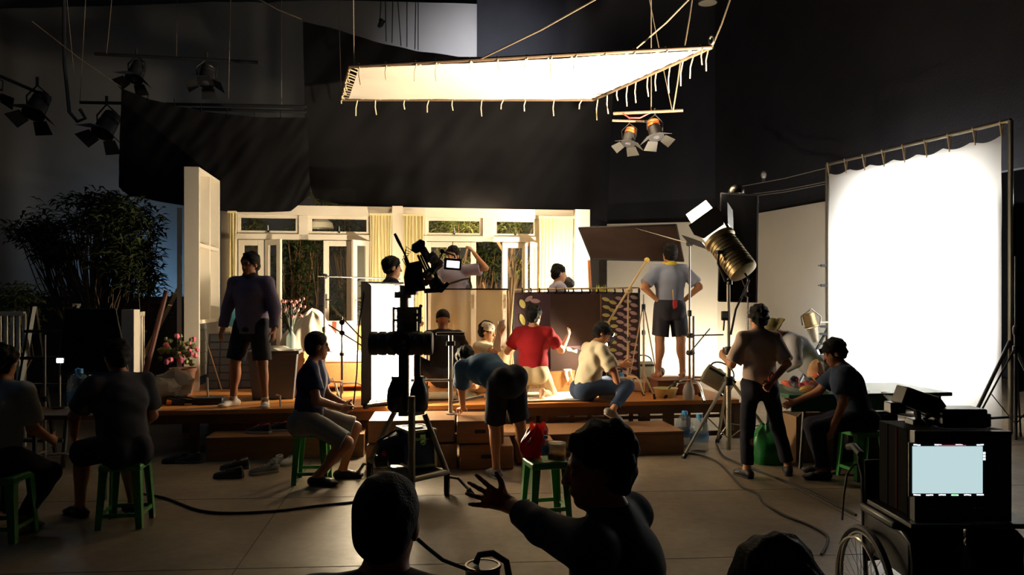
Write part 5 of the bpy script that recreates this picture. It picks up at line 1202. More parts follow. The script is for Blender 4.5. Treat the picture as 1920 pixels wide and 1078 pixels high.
# counterweight stack: ribbed horizontal drum
x0, x1 = P(696, 643, cy).x, P(812, 643, cy).x
q = []; k = 0; x = 0; L = x1-x0
prof = []
while x < L-.02: prof += [(.100, x), (.104, x+.008), (.104, x+.058), (.100, x+.066), (.093, x+.068), (.093, x+.076)]; x += .078
q = MB().lathe(prof, (x0, cy-.06, zD), (1, 0, 0), 28); q.build('counterweight_drum', M('drum grey', hexc(48, 47, 46), .45), t, world=True)
MB().cyl((cx, cy-.18, zD+.01), (cx, cy-.05, zD+.01), .095, n=24).build('pivot_cap', black_m, t, world=True)
for z_ in (-.035, .02): MB().cyl((cx+.03, cy-.175, zD+z_), (cx+.03, cy-.19, zD+z_), .014, n=10).build('pivot_bolt', chrome, t, world=True)
# cage and gimbal above
z1, z2 = Zh(622, cy), Zh(578, cy); xa, xb = P(740, 600, cy).x, P(787, 600, cy).x
q = MB()
for X in (xa, xb, (xa*2+xb)/3): q.bar((X, cy-.06, z1-.04), (X, cy-.06, z2), .016, .03)
for Z_ in (z1, (z1+z2)/2, z2): q.bar((xa, cy-.06, Z_), (xb, cy-.06, Z_), .03, .022)
q.bar((xa, cy+.06, z2), (xb, cy+.06, z2), .03, .022); q.bar((xa, cy-.06, z2), (xa, cy+.06, z2), .02, .02); q.bar((xb, cy-.06, z2), (xb, cy+.06, z2), .02, .02); q.box(((xa+xb)/2, cy, (z1+z2)/2), (abs(xb-xa)*.8, .08, z2-z1))
q.build('cage', M('dark grey metal', hexc(132, 126, 114), .45, .3), t, world=True)
gx = P(758, 550, cy).x
q = MB(); q.cyl((gx, cy, z2), (gx, cy, Zh(535, cy)), .038, n=14); q.cyl((gx-.08, cy, Zh(553, cy)), (gx+.06, cy, Zh(553, cy)), .03, n=12); q.build('neck', M('grey metal', hexc(150, 144, 132), .4, .3), t, world=True)
q = MB(); q.cyl((gx+.10, cy-.05, Zh(590, cy)), (gx+.15, cy-.05, Zh(590, cy)), .014, n=8); q.cyl((gx+.15, cy-.05, Zh(606, cy)), (gx+.15, cy-.05, Zh(575, cy)), .008, n=8); q.ball((gx+.15, cy-.05, Zh(574, cy)), .016, n=8, m=6); q.build('crank_handle', black_m, t, world=True)
# side bracket with a level seat arm (the T shaped post beside the pedestal)
tx, ty = P(845, 720, 8.2).x, 8.2
t2 = thing('seat_post', 'silver T shaped post with a black flat top beside the squatting person', 'post', (tx, ty, .475))
zs = Zh(628, ty)
MB().cyl((0, 0, 0), (0, 0, zs-.475), .024, n=12).build('post', steel, t2); MB().box((.0, 0, zs-.475+.015), (.30, .14, .03)).build('top_pad', black_p, t2, bevel=.01)
MB().cyl((-.42, 0, .36), (.10, 0, .36), .016, n=10).build('side_arm', steel, t2); q = MB(); q.cyl((.06, -.05, .36), (.06, .05, .36), .014, n=8); q.box((.12, 0, .36), (.02, .015, .09)); q.build('wing_knob', black_m, t2)
MB().cyl((0, 0, .12), (.36, -.05, .20), .016, n=8).build('brace', steel, t2); MB().box((0, 0, zs-.475-.09), (.09, .08, .05)).build('clamp', black_m, t2, bevel=.005); MB().lathe([(.06, 0), (.06, .012), (.03, .02)], n=16).build('flange', steel, t2)
# flight case and gear on the pedestal shelf
fc = M('blue case panel', hexc(44, 60, 110), .5)
t3 = thing('flight_case', 'small blue flight case with metal edges on the pedestal shelf', 'case', Vector((P(790, 850, 6.75).x-.06, 6.86, zb_+.035)), .5)
MB().box((0, 0, .16), (.24, .30, .32)).build('body', fc, t3, bevel=.004)
q = MB()
for sx in (-1, 1):
    for sy in (-1, 1): q.box((sx*.12, sy*.15, .16), (.025, .025, .33))
for z_ in (0.01, .245, .315):
    for sy in (-1, 1): q.box((0, sy*.15, z_), (.25, .022, .022))
    for sx in (-1, 1): q.box((sx*.12, 0, z_), (.022, .30, .022))
q.build('edge_trim', steel, t3)
q = MB(); q.box((0, -.157, .25), (.05, .012, .07)); q.torus((0, -.166, .22), (0, 1, 0), .022, .005, 14, 6); q.build('latch', chrome, t3); MB().cyl((0, 0, .325), (0, 0, .335), .06, n=20).build('top_plate', steel, t3); MB().cyl((-.03, .03, .33), (-.035, .03, .47), .010, n=8).build('antenna', black_m, t3)
t4 = thing('equipment_bag', 'dark equipment bag with a shoulder strap slumped on the pedestal shelf', 'bag', Vector((P(736, 850, 6.8).x+.02, 6.86, zb_+.03)), .2)
MB().ball((0, 0, .135), (.17, .11, .135), None, 18, 12, .25, 4).build('body', M('dark nylon', hexc(40, 42, 48), .7, bump=.2), t4); MB().tube([(-.16, 0, .08), (-.12, -.02, .24), (0, -.03, .31), (.10, -.01, .26), (.15, 0, .12)], .012, 6).build('strap', black_c, t4)
t5 = thing('cable_drum', 'small chrome rimmed drum with a red knob at the low corner of the pedestal shelf', 'drum', Vector((P(716, 868, 6.85).x+.02, 6.86, zb_+.02)))
MB().cyl((-.06, -.10, .06), (.06, -.10, .06), .055, n=20).build('drum', black_m, t5); 
for X in (-.06, .06): MB().torus((X, -.10, .06), (1, 0, 0), .055, .008, 24, 6).build('rim', chrome, t5)
MB().ball((.02, -.12, .13), .028, n=12, m=8).build('knob', M('red knob', hexc(150, 30, 30), .4), t5)
# ---------------------------------------------------------------- film camera on the pedestal
cd = cy-.02
cam_loc = P(775, 520, cd)
t = thing('film_camera', 'black film camera tilted steeply on the pedestal, its small monitor swung to one side', 'camera', (gx+.02, cd, Zh(540, cd)))
def cp(px, py, dy=0.): return P(px, py, cd+dy)
def slabp(pts, y0, y1): return MB().prism([cp(x, y, y0) for x, y in pts], cp(pts[0][0], pts[0][1], y1)-cp(pts[0][0], pts[0][1], y0))
slabp([(762, 494), (790, 488), (798, 545), (760, 548), (757, 520)], -.07, .10).build('body', black_p, t, world=True, bevel=.01)
slabp([(772, 459), (788, 448), (797, 452), (797, 468), (780, 476), (771, 470)], -.06, .08).build('magazine', M('camera dark grey', hexc(66, 62, 60), .4), t, world=True, bevel=.008)
slabp([(786, 470), (798, 462), (812, 486), (800, 495)], -.05, .08).build('camera_head', M('camera grey', hexc(176, 164, 146), .45), t, world=True, bevel=.006)
slabp([(796, 475), (799, 473), (803, 480), (800, 482)], -.056, -.05).build('side_display', M('pale display', hexc(226, 222, 210), .4), t, world=True)
for dx, dy in ((0, -.06), (5, -.055), (10, -.05)): MB().cyl(cp(783+dx, 478, dy), cp(812+dx, 540, dy), .010, n=8).build('support_rod', chrome if dx < 8 else black_m, t, world=True)
q = MB().lathe([(.05, -.08), (.055, -.05), (.05, 0), (.062, .02), (.062, .06), (.045, .08)], cp(816, 490), cp(824, 500)-cp(812, 484), 18); q.build('viewfinder', M('finder grey', hexc(140, 132, 122), .4), t, world=True)
q = MB().lathe([(.030, 0), (.034, .01), (.020, .02)], cp(815, 486, -.06), (0, -1, 0), 18); q.build('eyepiece', M('pale eyepiece', hexc(196, 184, 168), .5), t, world=True)
q = MB().lathe([(.040, -.1), (.058, -.08), (.058, .02), (.064, .03), (.064, .09), (.05, .10)], cp(812, 524), cp(822, 538)-cp(808, 518), 20); q.build('lens', black_m, t, world=True)
slabp([(822, 542), (838, 528), (843, 533), (829, 549), (820, 548)], -.10, .10).build('matte_box', black_m, t, world=True, bevel=.004)
slabp([(793, 541), (826, 540), (826, 548), (796, 550)], -.05, .07).build('base_plate', black_m, t, world=True, bevel=.004)
q = MB(); q.ball(cp(806, 518, -.09), .035, n=12, m=8, jit=.3); q.cyl(cp(800, 512, -.1), cp(800, 512, -.04), .028, n=14); q.cyl(cp(798, 530, -.1), cp(798, 530, -.04), .03, n=14); q.build('focus_gears', M('brassy gears', hexc(176, 146, 100), .4, .5), t, world=True)
MB().tube([cp(740, 438), cp(747, 452), cp(756, 470), cp(767, 494)], [.012, .015, .009, .008], 8).build('stick_antenna', black_m, t, world=True)
q = MB(); q.tube([cp(824, 485, -.03), cp(830, 474, -.03), cp(836, 473, -.05), cp(852, 479, -.06), cp(853, 484, -.06)], .008, 6); q.ball(cp(829, 471, -.04), .022, n=8, m=6, jit=.3); q.build('monitor_arm', black_m, t, world=True)
slabp([(833, 483), (866, 486), (864, 507), (832, 505)], -.09, -.06).build('monitor', black_p, t, world=True, bevel=.004)
q = MB().prism([cp(838, 488, -.092), cp(862, 490, -.092), cp(861, 503, -.092), cp(837, 501, -.092)], (0, -.002, 0)); q.build('monitor_screen', Memit('monitor glow', (.95, .97, 1), 1.6), t, world=True, label='bright white screen')
q = MB()
for k in range(5): q.tube([cp(772-2*k, 470+3*k, -.06), cp(762-2*k, 462+k*6, -.09), cp(760, 480+k*4, -.09), cp(766, 498+k*2, -.06)], .004, 5)
for k in range(4): q.tube([cp(800+3*k, 520, -.08), cp(812+2*k, 512-3*k, -.12), cp(822, 520+k*3, -.10), cp(806+k*3, 540, -.08)], .004, 5)
q.build('cables', rubber, t, world=True)
q = MB(); q.cyl((gx+.05, cd, Zh(553, cd)), (gx+.05, cd, Zh(546, cd)), .07, n=20); q.build('mount_plate', steel, t, world=True)
q = MB(); q.tube([cp(840, 533, -.05), cp(868, 524, -.03), cp(880, 522, -.02), cp(884, 540, 0)], .010, 8); q.build('front_bar', M('pale bar', hexc(214, 206, 186), .4), t, world=True)
# ---------------------------------------------------------------- wheelchair with monitor cart
WX, WY = 1.99, 3.62
wc = thing('wheelchair', 'black wheelchair used as a cart for the big monitor', 'wheelchair', (WX, WY, 0), PI)
wheels = []
for sx in (-1, 1):
    X = sx*.30
    w = MB().torus((X, -.08, .305), (1, 0, 0), .288, .017, 48, 8).build('wheel', rubber, wc)
    MB().torus((X, -.08, .305), (1, 0, 0), .268, .009, 40, 6).build('rim', steel, w)
    MB().torus((X+sx*.035, -.08, .305), (1, 0, 0), .245, .008, 40, 6).build('hand_rim', chrome, w)
    MB().cyl((X-.035, -.08, .305), (X+.04, -.08, .305), .028, n=14).build('hub', steel, w)
    q = MB()
    for k in range(28):
        a = 2*PI*k/28; b_ = a+(.5 if k % 2 else -.5); q.cyl((X+(.02 if k % 4 < 2 else -.02), -.08+.026*math.cos(b_), .305+.026*math.sin(b_)), (X, -.08+.262*math.cos(a), .305+.262*math.sin(a)), .0016, n=4)
    q.build('spokes', steel, w)
    MB().tube([(sx*.24, -.26, .93), (sx*.24, -.28, .88), (sx*.24, -.24, .82), (sx*.24, -.22, .5), (sx*.24, -.20, .30)], .012, 8).build('back_post', black_m, wc)
    MB().tube([(sx*.24, -.40, .93), (sx*.24, -.34, .945), (sx*.24, -.26, .92)], .018, 8).build('push_handle', rubber, wc)
    MB().tube([(sx*.25, -.22, .66), (sx*.25, .18, .66), (sx*.25, .25, .63), (sx*.25, .27, .55), (sx*.25, .27, .30)], .012, 8).build('arm_frame', black_m, wc)
    MB().box((sx*.25, -.02, .68), (.06, .34, .035)).build('armrest', black_p, wc, bevel=.01)
    MB().box((sx*.25, .02, .56), (.008, .42, .18)).build('side_guard', black_p, wc)
    MB().tube([(sx*.24, -.2, .30), (sx*.24, .28, .30), (sx*.23, .40, .18), (sx*.22, .46, .10)], .013, 8).build('lower_frame', black_m, wc)
    MB().torus((sx*.25, .30, .095), (1, 0, 0), .075, .018, 24, 8).build('caster_wheel', rubber, wc); MB().bar((sx*.25, .28, .10), (sx*.25, .26, .30), .03, .02).build('caster_fork', steel, wc); MB().cyl((sx*.25-.03, .30, .095), (sx*.25+.03, .30, .095), .02, n=10).build('caster_hub', chrome, wc)
    MB().box((sx*.13, .48, .09), (.17, .13, .014)).build('footplate', black_m, wc)
MB().sheet(lambda a, b: Vector((-.24+.48*a, -.2+.50*b, .48-.03*math.sin(PI*a))), 10, 8, .01).build('seat', black_c, wc); MB().sheet(lambda a, b: Vector((-.24+.48*a, -.21-.04*math.sin(PI*a), .40+.50*b)), 10, 8, .01).build('backrest', black_c, wc)
MB().cyl((-.24, 0, .20), (.24, .12, .42), .012, n=8).build('cross_brace', black_m, wc); MB().cyl((.24, 0, .20), (-.24, .12, .42), .012, n=8).build('cross_brace', black_m, wc)
single('tray_board', MB().box((WX+.02, WY-.06, .7125), (.56, .42, .022)), black_p, 'black tray board laid across the wheelchair armrests', 'board', bevel=.004)
mx0, mx1, my0 = 1.765, 2.19, 3.40; mz0, mz1 = .725, 1.118; mdp = .33
t = thing('monitor_box', 'boxy black monitor with a pale blank screen on the wheelchair tray', 'monitor', ((mx0+mx1)/2, my0+mdp/2, mz0))
mbk = M('monitor case', hexc(20, 17, 18), .9, var=.2, spec=.05)
w_, h_ = mx1-mx0, mz1-mz0
MB().box((0, .01, h_/2), (w_-.01, mdp-.02, h_-.01)).build('case', mbk, t, bevel=.004)
q = MB(); fy = -mdp/2
q.box((0, fy+.01, h_-.03), (w_, .04, .06)); q.box((0, fy+.01, .055), (w_, .04, .11)); q.box((-w_/2+.02, fy+.01, h_/2-.0+.025), (.05, .04, h_-.17)); q.box((w_/2-.05, fy+.01, h_/2+.025), (.10, .04, h_-.17)); q.build('bezel', black_p, t)
scr = M('screen stripe', hexc(60, 20, 20), .9, spec=.05)
for k in range(3): MB().box((-w_/2+.004, -mdp/2+.07+.09*k, h_/2), (.004, .02, h_*.96)).build('side_strip', scr if k == 1 else mbk, t)
sx0, sx1 = P(1709, 880, 3.39).x-(mx0+mx1)/2, P(1840, 880, 3.39).x-(mx0+mx1)/2; sz1, sz0 = Zh(836, 3.39)-mz0, Zh(924, 3.39)-mz0
MB().box(((sx0+sx1)/2, fy-.013, (sz0+sz1)/2), (sx1-sx0+.03, .008, sz1-sz0+.03)).build('glass', black_m, t)
MB().box(((sx0+sx1)/2, fy-.018, (sz0+sz1)/2), (sx1-sx0, .004, sz1-sz0)).build('screen', Memit('screen glow', hexc(182, 207, 210), 1.0), t, label='pale blue lit screen')
q = MB(); r = random.Random(2)
for yy, n_ in ((sz1+.006, 4), (sz0-.007, 6)):
    for k in range(n_):
        c_ = sx0+.02+(sx1-sx0-.03)*k/(n_-1)
        for j in range(4): q.box((c_-.012+.008*j, fy-.018, yy+r.uniform(-.001, .001)), (.006, .003, .006))
for k in range(3): q.box((sx1+.008, fy-.018, sz1-.03-.013*k), (.010, .003, .010))
q.build('readout', Memit('readout glow', (.9, .95, 1), 1.0), t, label='tiny white readouts'); MB().box((sx0+.6*(sx1-sx0), fy-.02, sz0-.007), (.018, .003, .007)).build('green_readout', Memit('green readout', (.3, 1, .4), 1.0), t)
MB().box(((sx0+sx1)/2+.02, fy-.02, sz1+.004), (.12, .003, .003)).build('red_line', Memit('red readout', (.8, .1, .12), .6), t)
for k in range(2): MB().cyl((.05+.03*k, fy-.012, .06), (.05+.03*k, fy-.018, .06), .004, n=8).build('button', steel, t)
# receiver and lamp on top
t = thing('receiver_box', 'black receiver box with looped cables on top of the monitor', 'receiver', (P(1800, 800, 3.5).x, 3.52, mz1))
MB().box((0, 0, .045), (.20, .13, .085)).build('body', black_p, t, bevel=.008); MB().box((.11, 0, .035), (.03, .10, .06)).build('end_block', black_p, t, bevel=.006)
q = MB()
for k in range(3): q.tube([(-.10, -.02+.02*k, .05), (-.15-.01*k, -.03, .07-.015*k), (-.165, -.04, .03), (-.15, -.05, .006)], .006, 6)
q.build('cables', rubber, t)
t = thing('camera_lamp', 'black hooded lamp on a small bracket at the corner of the monitor top', 'lamp', (P(1688, 800, 3.55).x+.10, 3.58, mz1))
R_ = Matrix.Rotation(.35, 3, 'Y'); c_ = Vector((-.02, 0, .115))
MB().box((0, 0, .014), (.09, .08, .028)).build('foot', black_m, t, bevel=.004); MB().cyl((0, 0, .02), (-.01, 0, .09), .014, n=8).build('neck', black_m, t)
q = MB(); q.box(c_, (.15, .11, .085), R_); q.build('body', black_p, t, bevel=.008)
q = MB(); q.prism([c_+R_ @ Vector(p) for p in ((.07, -.06, .05), (.115, -.06, .02), (.10, -.06, -.055), (.07, -.06, -.045))], R_ @ Vector((0, .12, 0))); q.build('hood', black_m, t)
MB().box(c_+Vector((-.09, 0, -.035)), (.07, .07, .05)).build('battery', black_p, t, bevel=.005)
# reel of cable at the bottom edge
t = thing('cable_reel', 'small metal reel with a dark blue cable curling from it on a black case', 'reel', P(905, 1075, 2.3))
MB().lathe([(.052, -.05), (.052, .02), (.045, .025), (.015, .025)], n=24).build('reel', M('reel metal', hexc(110, 110, 112), .3, .9), t); MB().torus((.0, 0, .022), (0, 0, 1), .05, .006, 24, 6).build('rim', chrome, t)
MB().tube([(-.02, 0, .03), (-.01, 0, .055), (.03, .0, .06), (.07, 0, .035), (.085, 0, -.04)], .010, 8).build('cable_end', M('blue cable', hexc(40, 62, 90), .5), t)
c_ = P(905, 1075, 2.3); single('black_post', MB().box((c_.x, c_.y, (c_.z-.052)/2), (.09, .09, c_.z-.052)), black_p, 'narrow black post standing under the small cable reel', 'post', bevel=.01)
# ---------------------------------------------------------------- cables on the floor
def fcable(lab, pts, r=.010, mat=None, group=None):
    ps = [G(x, y)+Vector((0, 0, r)) for x, y in pts]; fine = []
    for i in range(len(ps)-1):
        p0, p1, p2, p3 = ps[max(i-1, 0)], ps[i], ps[i+1], ps[min(i+2, len(ps)-1)]
        for k in range(6):
            s_ = k/6; fine.append(.5*((2*p1)+(p2-p0)*s_+(2*p0-5*p1+4*p2-p3)*s_*s_+(3*p1-p0-3*p2+p3)*s_**3))
    fine.append(ps[-1]); single('floor_cable', MB().tube(fine, r, 7), mat or rubber, lab, 'cable', group)
fcable('dark cable curving across the floor from the lit stool toward the seated heads', [(266, 928), (310, 936), (370, 958), (430, 964), (520, 960), (600, 950), (700, 940)])
fcable('dark cable winding from the step end toward the wheelchair', [(1284, 851), (1310, 854), (1345, 868), (1372, 895), (1392, 915), (1420, 928), (1432, 945), (1470, 968), (1520, 988), (1552, 1010), (1540, 1042)])
fcable('dark cable passing behind the standing woman to the wheelchair wheel', [(1344, 832), (1355, 855), (1380, 868), (1430, 888), (1500, 915), (1560, 945), (1605, 968)])
single('floor_cable', MB().tube([P(782, 1010, 2.25), P(800, 1026, 2.25), P(830, 1050, 2.25), P(872, 1066, 2.28), P(885, 1070, 2.3)], .006, 8), M('dark blue cable', hexc(40, 62, 92), .5), 'dark blue cable running from behind the seated head to the small metal reel', 'cable')
single('hanging_wire', MB().tube([P(1579, 975, 3.9), P(1582, 930, 3.9), P(1588, 890, 3.95), P(1600, 872, 3.98), P(1616, 868, 3.98)], .005, 6), rubber, 'thin black wire hanging from the wheelchair push handle', 'wire')
# ---------------------------------------------------------------- shrubs and trees: each with its own branches and leaves
bark_d = M('dark bark', hexc(84, 66, 48), .8, var=.3, scale=12, bump=.4)
def plant(name, lab, base, crown, n, seed, lm=None, leaf=.13, stems=6, grp=None, zb=0.0, droop=.2, wide=.26):
    """crown: list of (offset centre, radii) blobs"""
    r = random.Random(seed); t = thing(name, lab, 'plant' if 'shrub' in name else 'tree' if 'tree' in name else 'hedge', base, 0, grp)
    tips = []
    for c, rad in crown:
        for k in range(max(3, int(n/len(crown)/10))):
            v = Vector((r.gauss(0, 1), r.gauss(0, 1), r.gauss(0, 1))).normalized()*(r.random()**.4)
            tips.append(Vector(c)+Vector((v.x*rad[0], v.y*rad[1], v.z*rad[2])))
    if stems:
        q = MB(); fork = []
        top = sum((Vector(c) for c, _ in crown), Vector())/len(crown); H0 = max(.25, top.z*.45)
        for k in range(stems):
            a = 2*PI*k/stems+r.uniform(-.3, .3); e = Vector((math.cos(a)*.22*H0, math.sin(a)*.2*H0, H0*r.uniform(.7, 1.1))); b_ = Vector((math.cos(a)*.06, math.sin(a)*.06, .0))
            q.tube([b_, b_*1.5+Vector((0, 0, H0*.3)), e], [.035, .03, .02], 6); fork.append(e)
        for i, p in enumerate(tips):
            if i % 2 == 0:
                f_ = min(fork, key=lambda e: (e-p).length); md = f_.lerp(p, .5)+Vector((r.uniform(-.1, .1), r.uniform(-.1, .1), -.06)); q.tube([f_, md, p], [.016, .010, .005], 5)
        q.build('branches', bark if name != 'shrub' else bark_d, t)
    m = MB()
    for p in tips:
        for k in range(10):
            a = r.uniform(0, 2*PI); d = Vector((math.cos(a), math.sin(a), r.uniform(-.5, .8))).normalized(); L = leaf*r.uniform(.6, 1.25); w = L*wide
            s_ = d.cross(Vector((r.uniform(-.4, .4), r.uniform(-.4, .4), 1))).normalized()*w/2; o = p+d*r.uniform(0, .09)+Vector((r.uniform(-.05, .05),)*1+(r.uniform(-.05, .05), r.uniform(-.05, .05)))
            md = o+d*L*.5+Vector((0, 0, .02)); e = o+d*L-Vector((0, 0, droop*L)); m.add([o, md+s_, e, md-s_, md-Vector((0, 0, .012))], [(0, 4, 1), (1, 4, 2), (2, 4, 3), (3, 4, 0)])
    m.build('foliage', lm or leaf_m, t, smooth=None)
    return t
def blob(px0, px1, py0, py1, D, base, dep=.6):
    a, b = P(px0, py0, D), P(px1, py1, D); c = (a+b)/2-Vector(base); return (tuple(c), (abs(b.x-a.x)/2, dep, abs(a.z-b.z)/2))
b1 = G(165, 690); D1 = 11.6; b1 = Vector((P(165, 0, D1).x, D1, 0))
plant('shrub', 'broad dark leafy shrub with many bare stems against the blue glow', b1, [blob(60, 250, 370, 470, D1, b1), blob(20, 120, 410, 470, D1, b1, .4), blob(70, 150, 450, 495, D1, b1, .4), blob(150, 250, 360, 420, D1, b1, .5)], 2600, 1, leaf=.17)
b2 = Vector((P(230, 0, 10.35).x, 10.35, 0))
plant('shrub', 'dark leafy shrub between the other shrub and the white wall flat', b2, [blob(185, 300, 375, 470, 10.35, b2, .35), blob(175, 270, 450, 520, 10.35, b2, .3), blob(235, 296, 440, 560, 10.35, b2, .3)], 2200, 2, leaf=.17)
b3 = Vector((P(60, 0, 9.4).x, 9.4, 0))
plant('shrub', 'low dark bush beside the white railing at the picture edge', b3, [blob(-30, 80, 530, 640, 9.4, b3, .4)], 700, 3, leaf=.14, stems=4)
hb = Vector((P(180, 0, 14.0).x, 14.0, 0))
t = thing('hedge', 'long low dark hedge wall with a blue glow rising behind it', 'hedge', hb)
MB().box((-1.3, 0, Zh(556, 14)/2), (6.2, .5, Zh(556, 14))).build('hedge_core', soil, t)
m = MB(); r = random.Random(12)
for k in range(1500):
    o = Vector((r.uniform(-4.4, 1.8), r.uniform(-.3, .1), Zh(552, 14)+r.uniform(-.5, .06))); a = r.uniform(0, 6.28); d = Vector((math.cos(a), math.sin(a)-.5, r.uniform(-.2, .8))).normalized()*.12; s_ = d.cross(Vector((0, .3, 1))).normalized()*.025; m.add([o, o+d*.5+s_, o+d, o+d*.5-s_], [(0, 1, 2, 3)])
m.build('foliage', leaf_m, t, smooth=None)
# garden behind the windows
def gb_(px, v): u, d = SU(px, v); p = S(u, v, 0); return p, d
for i, (px, v, bl_, n, lm, lab, wd) in enumerate((
    (560, 4.75, [(500, 610, 460, 640), (530, 600, 420, 520)], 1500, leaf_m, 'dark tree filling the open gap of the first glazed doors', .3),
    (640, 5.9, [(600, 692, 405, 480), (610, 680, 520, 620)], 1000, leaf_m, 'leafy tree seen through the pane beside the white pillar curtain', .3),
    (470, 5.9, [(440, 500, 400, 470), (440, 530, 500, 640)], 700, leaf_w, 'young tree with light leaves behind the standing person', .3),
    (830, 4.75, [(796, 910, 405, 450), (800, 880, 460, 540)], 1100, leaf_w, 'bright palm leaved tree behind the film camera panes', .2),
    (905, 5.75, [(880, 950, 440, 540)], 900, leaf_m, 'dark green shrub tree in the middle of the second doors', .35),
    (965, 4.6, [(930, 1000, 410, 450), (960, 1005, 480, 525)], 500, leaf_w, 'bare branched tree with a few bright leaves in the second doors', .3),
    (606, 7.2, [(585, 645, 362, 386)], 240, leaf_w, 'leafy tree top peeping over the window wall between the drapes', .3))):
    p, d = gb_(px, v)
    t = plant('garden_tree', lab, p, [blob(a, b, c, e, d, p, .4) for a, b, c, e in bl_], n, 20+i, lm, leaf=.16, stems=5, wide=wd)
p, d = gb_(975, 4.4)
q = MB()
for pts, r0 in (([(955, 700), (957, 600), (962, 540), (950, 480), (925, 440), (905, 420)], .05), ([(962, 560), (975, 500), (990, 460), (1000, 420)], .03), ([(958, 620), (985, 540), (995, 480)], .03), ([(950, 640), (925, 600), (905, 530)], .025), ([(964, 520), (960, 470), (975, 430)], .02)):
    q.tube([P(x, y, d) for x, y in pts], [r0*(1-.12*k) for k in range(len(pts))], 8)
single('bare_tree', q, bark, 'bare branching trunk lit warmly behind the second glazed doors', 'tree')
p, d = gb_(860, 7.6); t = thing('garden_parasol', 'orange garden parasol showing through the upper panes of the second window', 'parasol', Vector((p.x, p.y, 0)))
zc = Zh(414, d); MB().lathe([(1.35, zc-.33), (.05, zc+.06), (.0, zc+.08)], n=10, cap=False).build('canopy', M('orange canvas', hexc(206, 130, 66), .8, trans=.3), t); MB().cyl((0, 0, 0), (0, 0, zc), .025, n=8).build('pole', wood_d, t)
p, d = gb_(603, 4.4); t = thing('dome_pendant', 'white dome lamp hanging beyond the upper pane of the first window', 'lamp', P(603, 428, d))
MB().lathe([(.20, 0), (.18, .09), (.10, .15), (.03, .17)], n=24, cap=False).build('shade', white_p, t); MB().cyl((0, 0, .16), (0, 0, 1.6), .008, n=6).build('cord', black_m, t)
p, d = gb_(680, 5.9); single('garden_board', MB().sbox(SU(660, 5.9)[0], SU(735, 5.9)[0], 5.88, 5.92, 0, Zh(452, d)), M('pale board', hexc(210, 206, 190), .6), 'pale board standing in the garden behind the half open pane', 'board')
single('garden_ground', MB().sbox(-7.5, 3.0, WV+.35, 9.0, 0, .03), soil, 'dark earth ground of the mock garden behind the window wall', 'ground', kind='structure')
# ---------------------------------------------------------------- things in the dark side
def railing(lab, a, b, z0, z1, n, post=None):
    t = thing('white_railing', lab, 'railing', Vector((a.x, a.y, 0)))
    a = Vector((a.x, a.y, 0)); b = Vector((b.x, b.y, 0)); z = Vector((0, 0, 1))
    MB().bar(a+z*z1, b+z*z1, .05, .05).build('top_rail', white_p, t, world=True); MB().bar(a+z*z0, b+z*z0, .05, .04).build('bottom_rail', white_p, t, world=True)
    for k in range(n+1): p = a.lerp(b, k/n); MB().bar(p+z*(0 if k in (0, n) else z0), p+z*z1, .03, .03).build('baluster', white_p, t, world=True)
    if post: MB().box(a-Vector((0, .0, 0))+z*(post/2), (.14, .14, post)).build('newel_post', white_p, t, world=True, bevel=.006)
    return t
railing('white railing with a square newel post, running back toward the wall flat', P(245, 600, 8.6), P(268, 600, 9.7), .35, Zh(590, 8.9), 6, Zh(580, 8.6))
railing('white railing at the picture edge beside the low dark bush', P(-60, 600, 8.9), P(46, 590, 8.9), .5, Zh(588, 8.9), 9)
alu_d = M('dull ladder metal', hexc(74, 72, 68), .5, .4)
t = thing('step_ladder', 'folding metal step ladder standing in the dark beside the black panel', 'ladder', Vector((P(92, 700, 8.0).x, 8.1, 0)))
zl = Zh(572, 8.0)
for x in (-.22, .22): MB().bar((x*1.3, -.35, 0), (x, 0, zl), .03, .05).build('side_rail', alu_d, t); MB().bar((x*1.2, .45, 0), (x, .02, zl), .025, .04).build('rear_leg', alu_d, t)
for k in range(1, 6): f_ = k/6; MB().box((0, -.35*(1-f_), zl*f_), (.5*(1.12-.1*f_), .09, .03)).build('tread', alu_d, t)
MB().box((0, .0, zl), (.46, .16, .03)).build('top_step', alu_d, t)
flagcloth('big black panel leaning behind the seated person in the dark grey t-shirt', [(122, 580, .0), (216, 580, .0), (240, 700, -.25), (110, 700, -.25)], 7.2, black_c, sag=.01)
t = thing('equipment_table', 'dark equipment table in the shade carrying a water jug and a small bright light', 'table', Vector((P(110, 800, 6.6).x, 6.75, 0)))
MB().box((0, 0, .70), (.95, .5, .04)).build('table_top', wood_d, t, bevel=.005)
for sx in (-1, 1):
    for sy in (-1, 1): MB().cyl((sx*.42, sy*.2, 0), (sx*.42, sy*.2, .69), .02, n=8).build('leg', black_m, t)
jug('bluish water jug standing on the dark equipment table', Vector((P(146, 780, 6.6).x, 6.62, .721)), .95, None)
t = thing('led_light', 'small bright blue white light on a thin stand before the black panel', 'light', Vector((P(112, 676, 6.9).x, 6.9, .72)))
zz = Zh(676, 6.9)-.72
MB().cyl((0, 0, 0), (0, 0, zz-.02), .010, n=8).build('stand', steel, t); MB().lathe([(.06, 0), (.06, .012), (.015, .02)], n=16).build('base', black_m, t); MB().box((0, .02, zz), (.075, .03, .055)).build('body', black_p, t); MB().box((0, .003, zz), (.055, .006, .036)).build('light_panel', Memit('led glow', (.75, .9, 1), 30), t, label='bright light panel')
cstand('thin pale stand in the dark beside the step ladder', Vector((P(84, 800, 7.5).x, 7.5, 0)), 1.35, (), .2, .3, mat=steel)
r = random.Random(9); stone = M('grey stone', hexc(120, 114, 106), .8, var=.3, bump=.4, bscale=8)
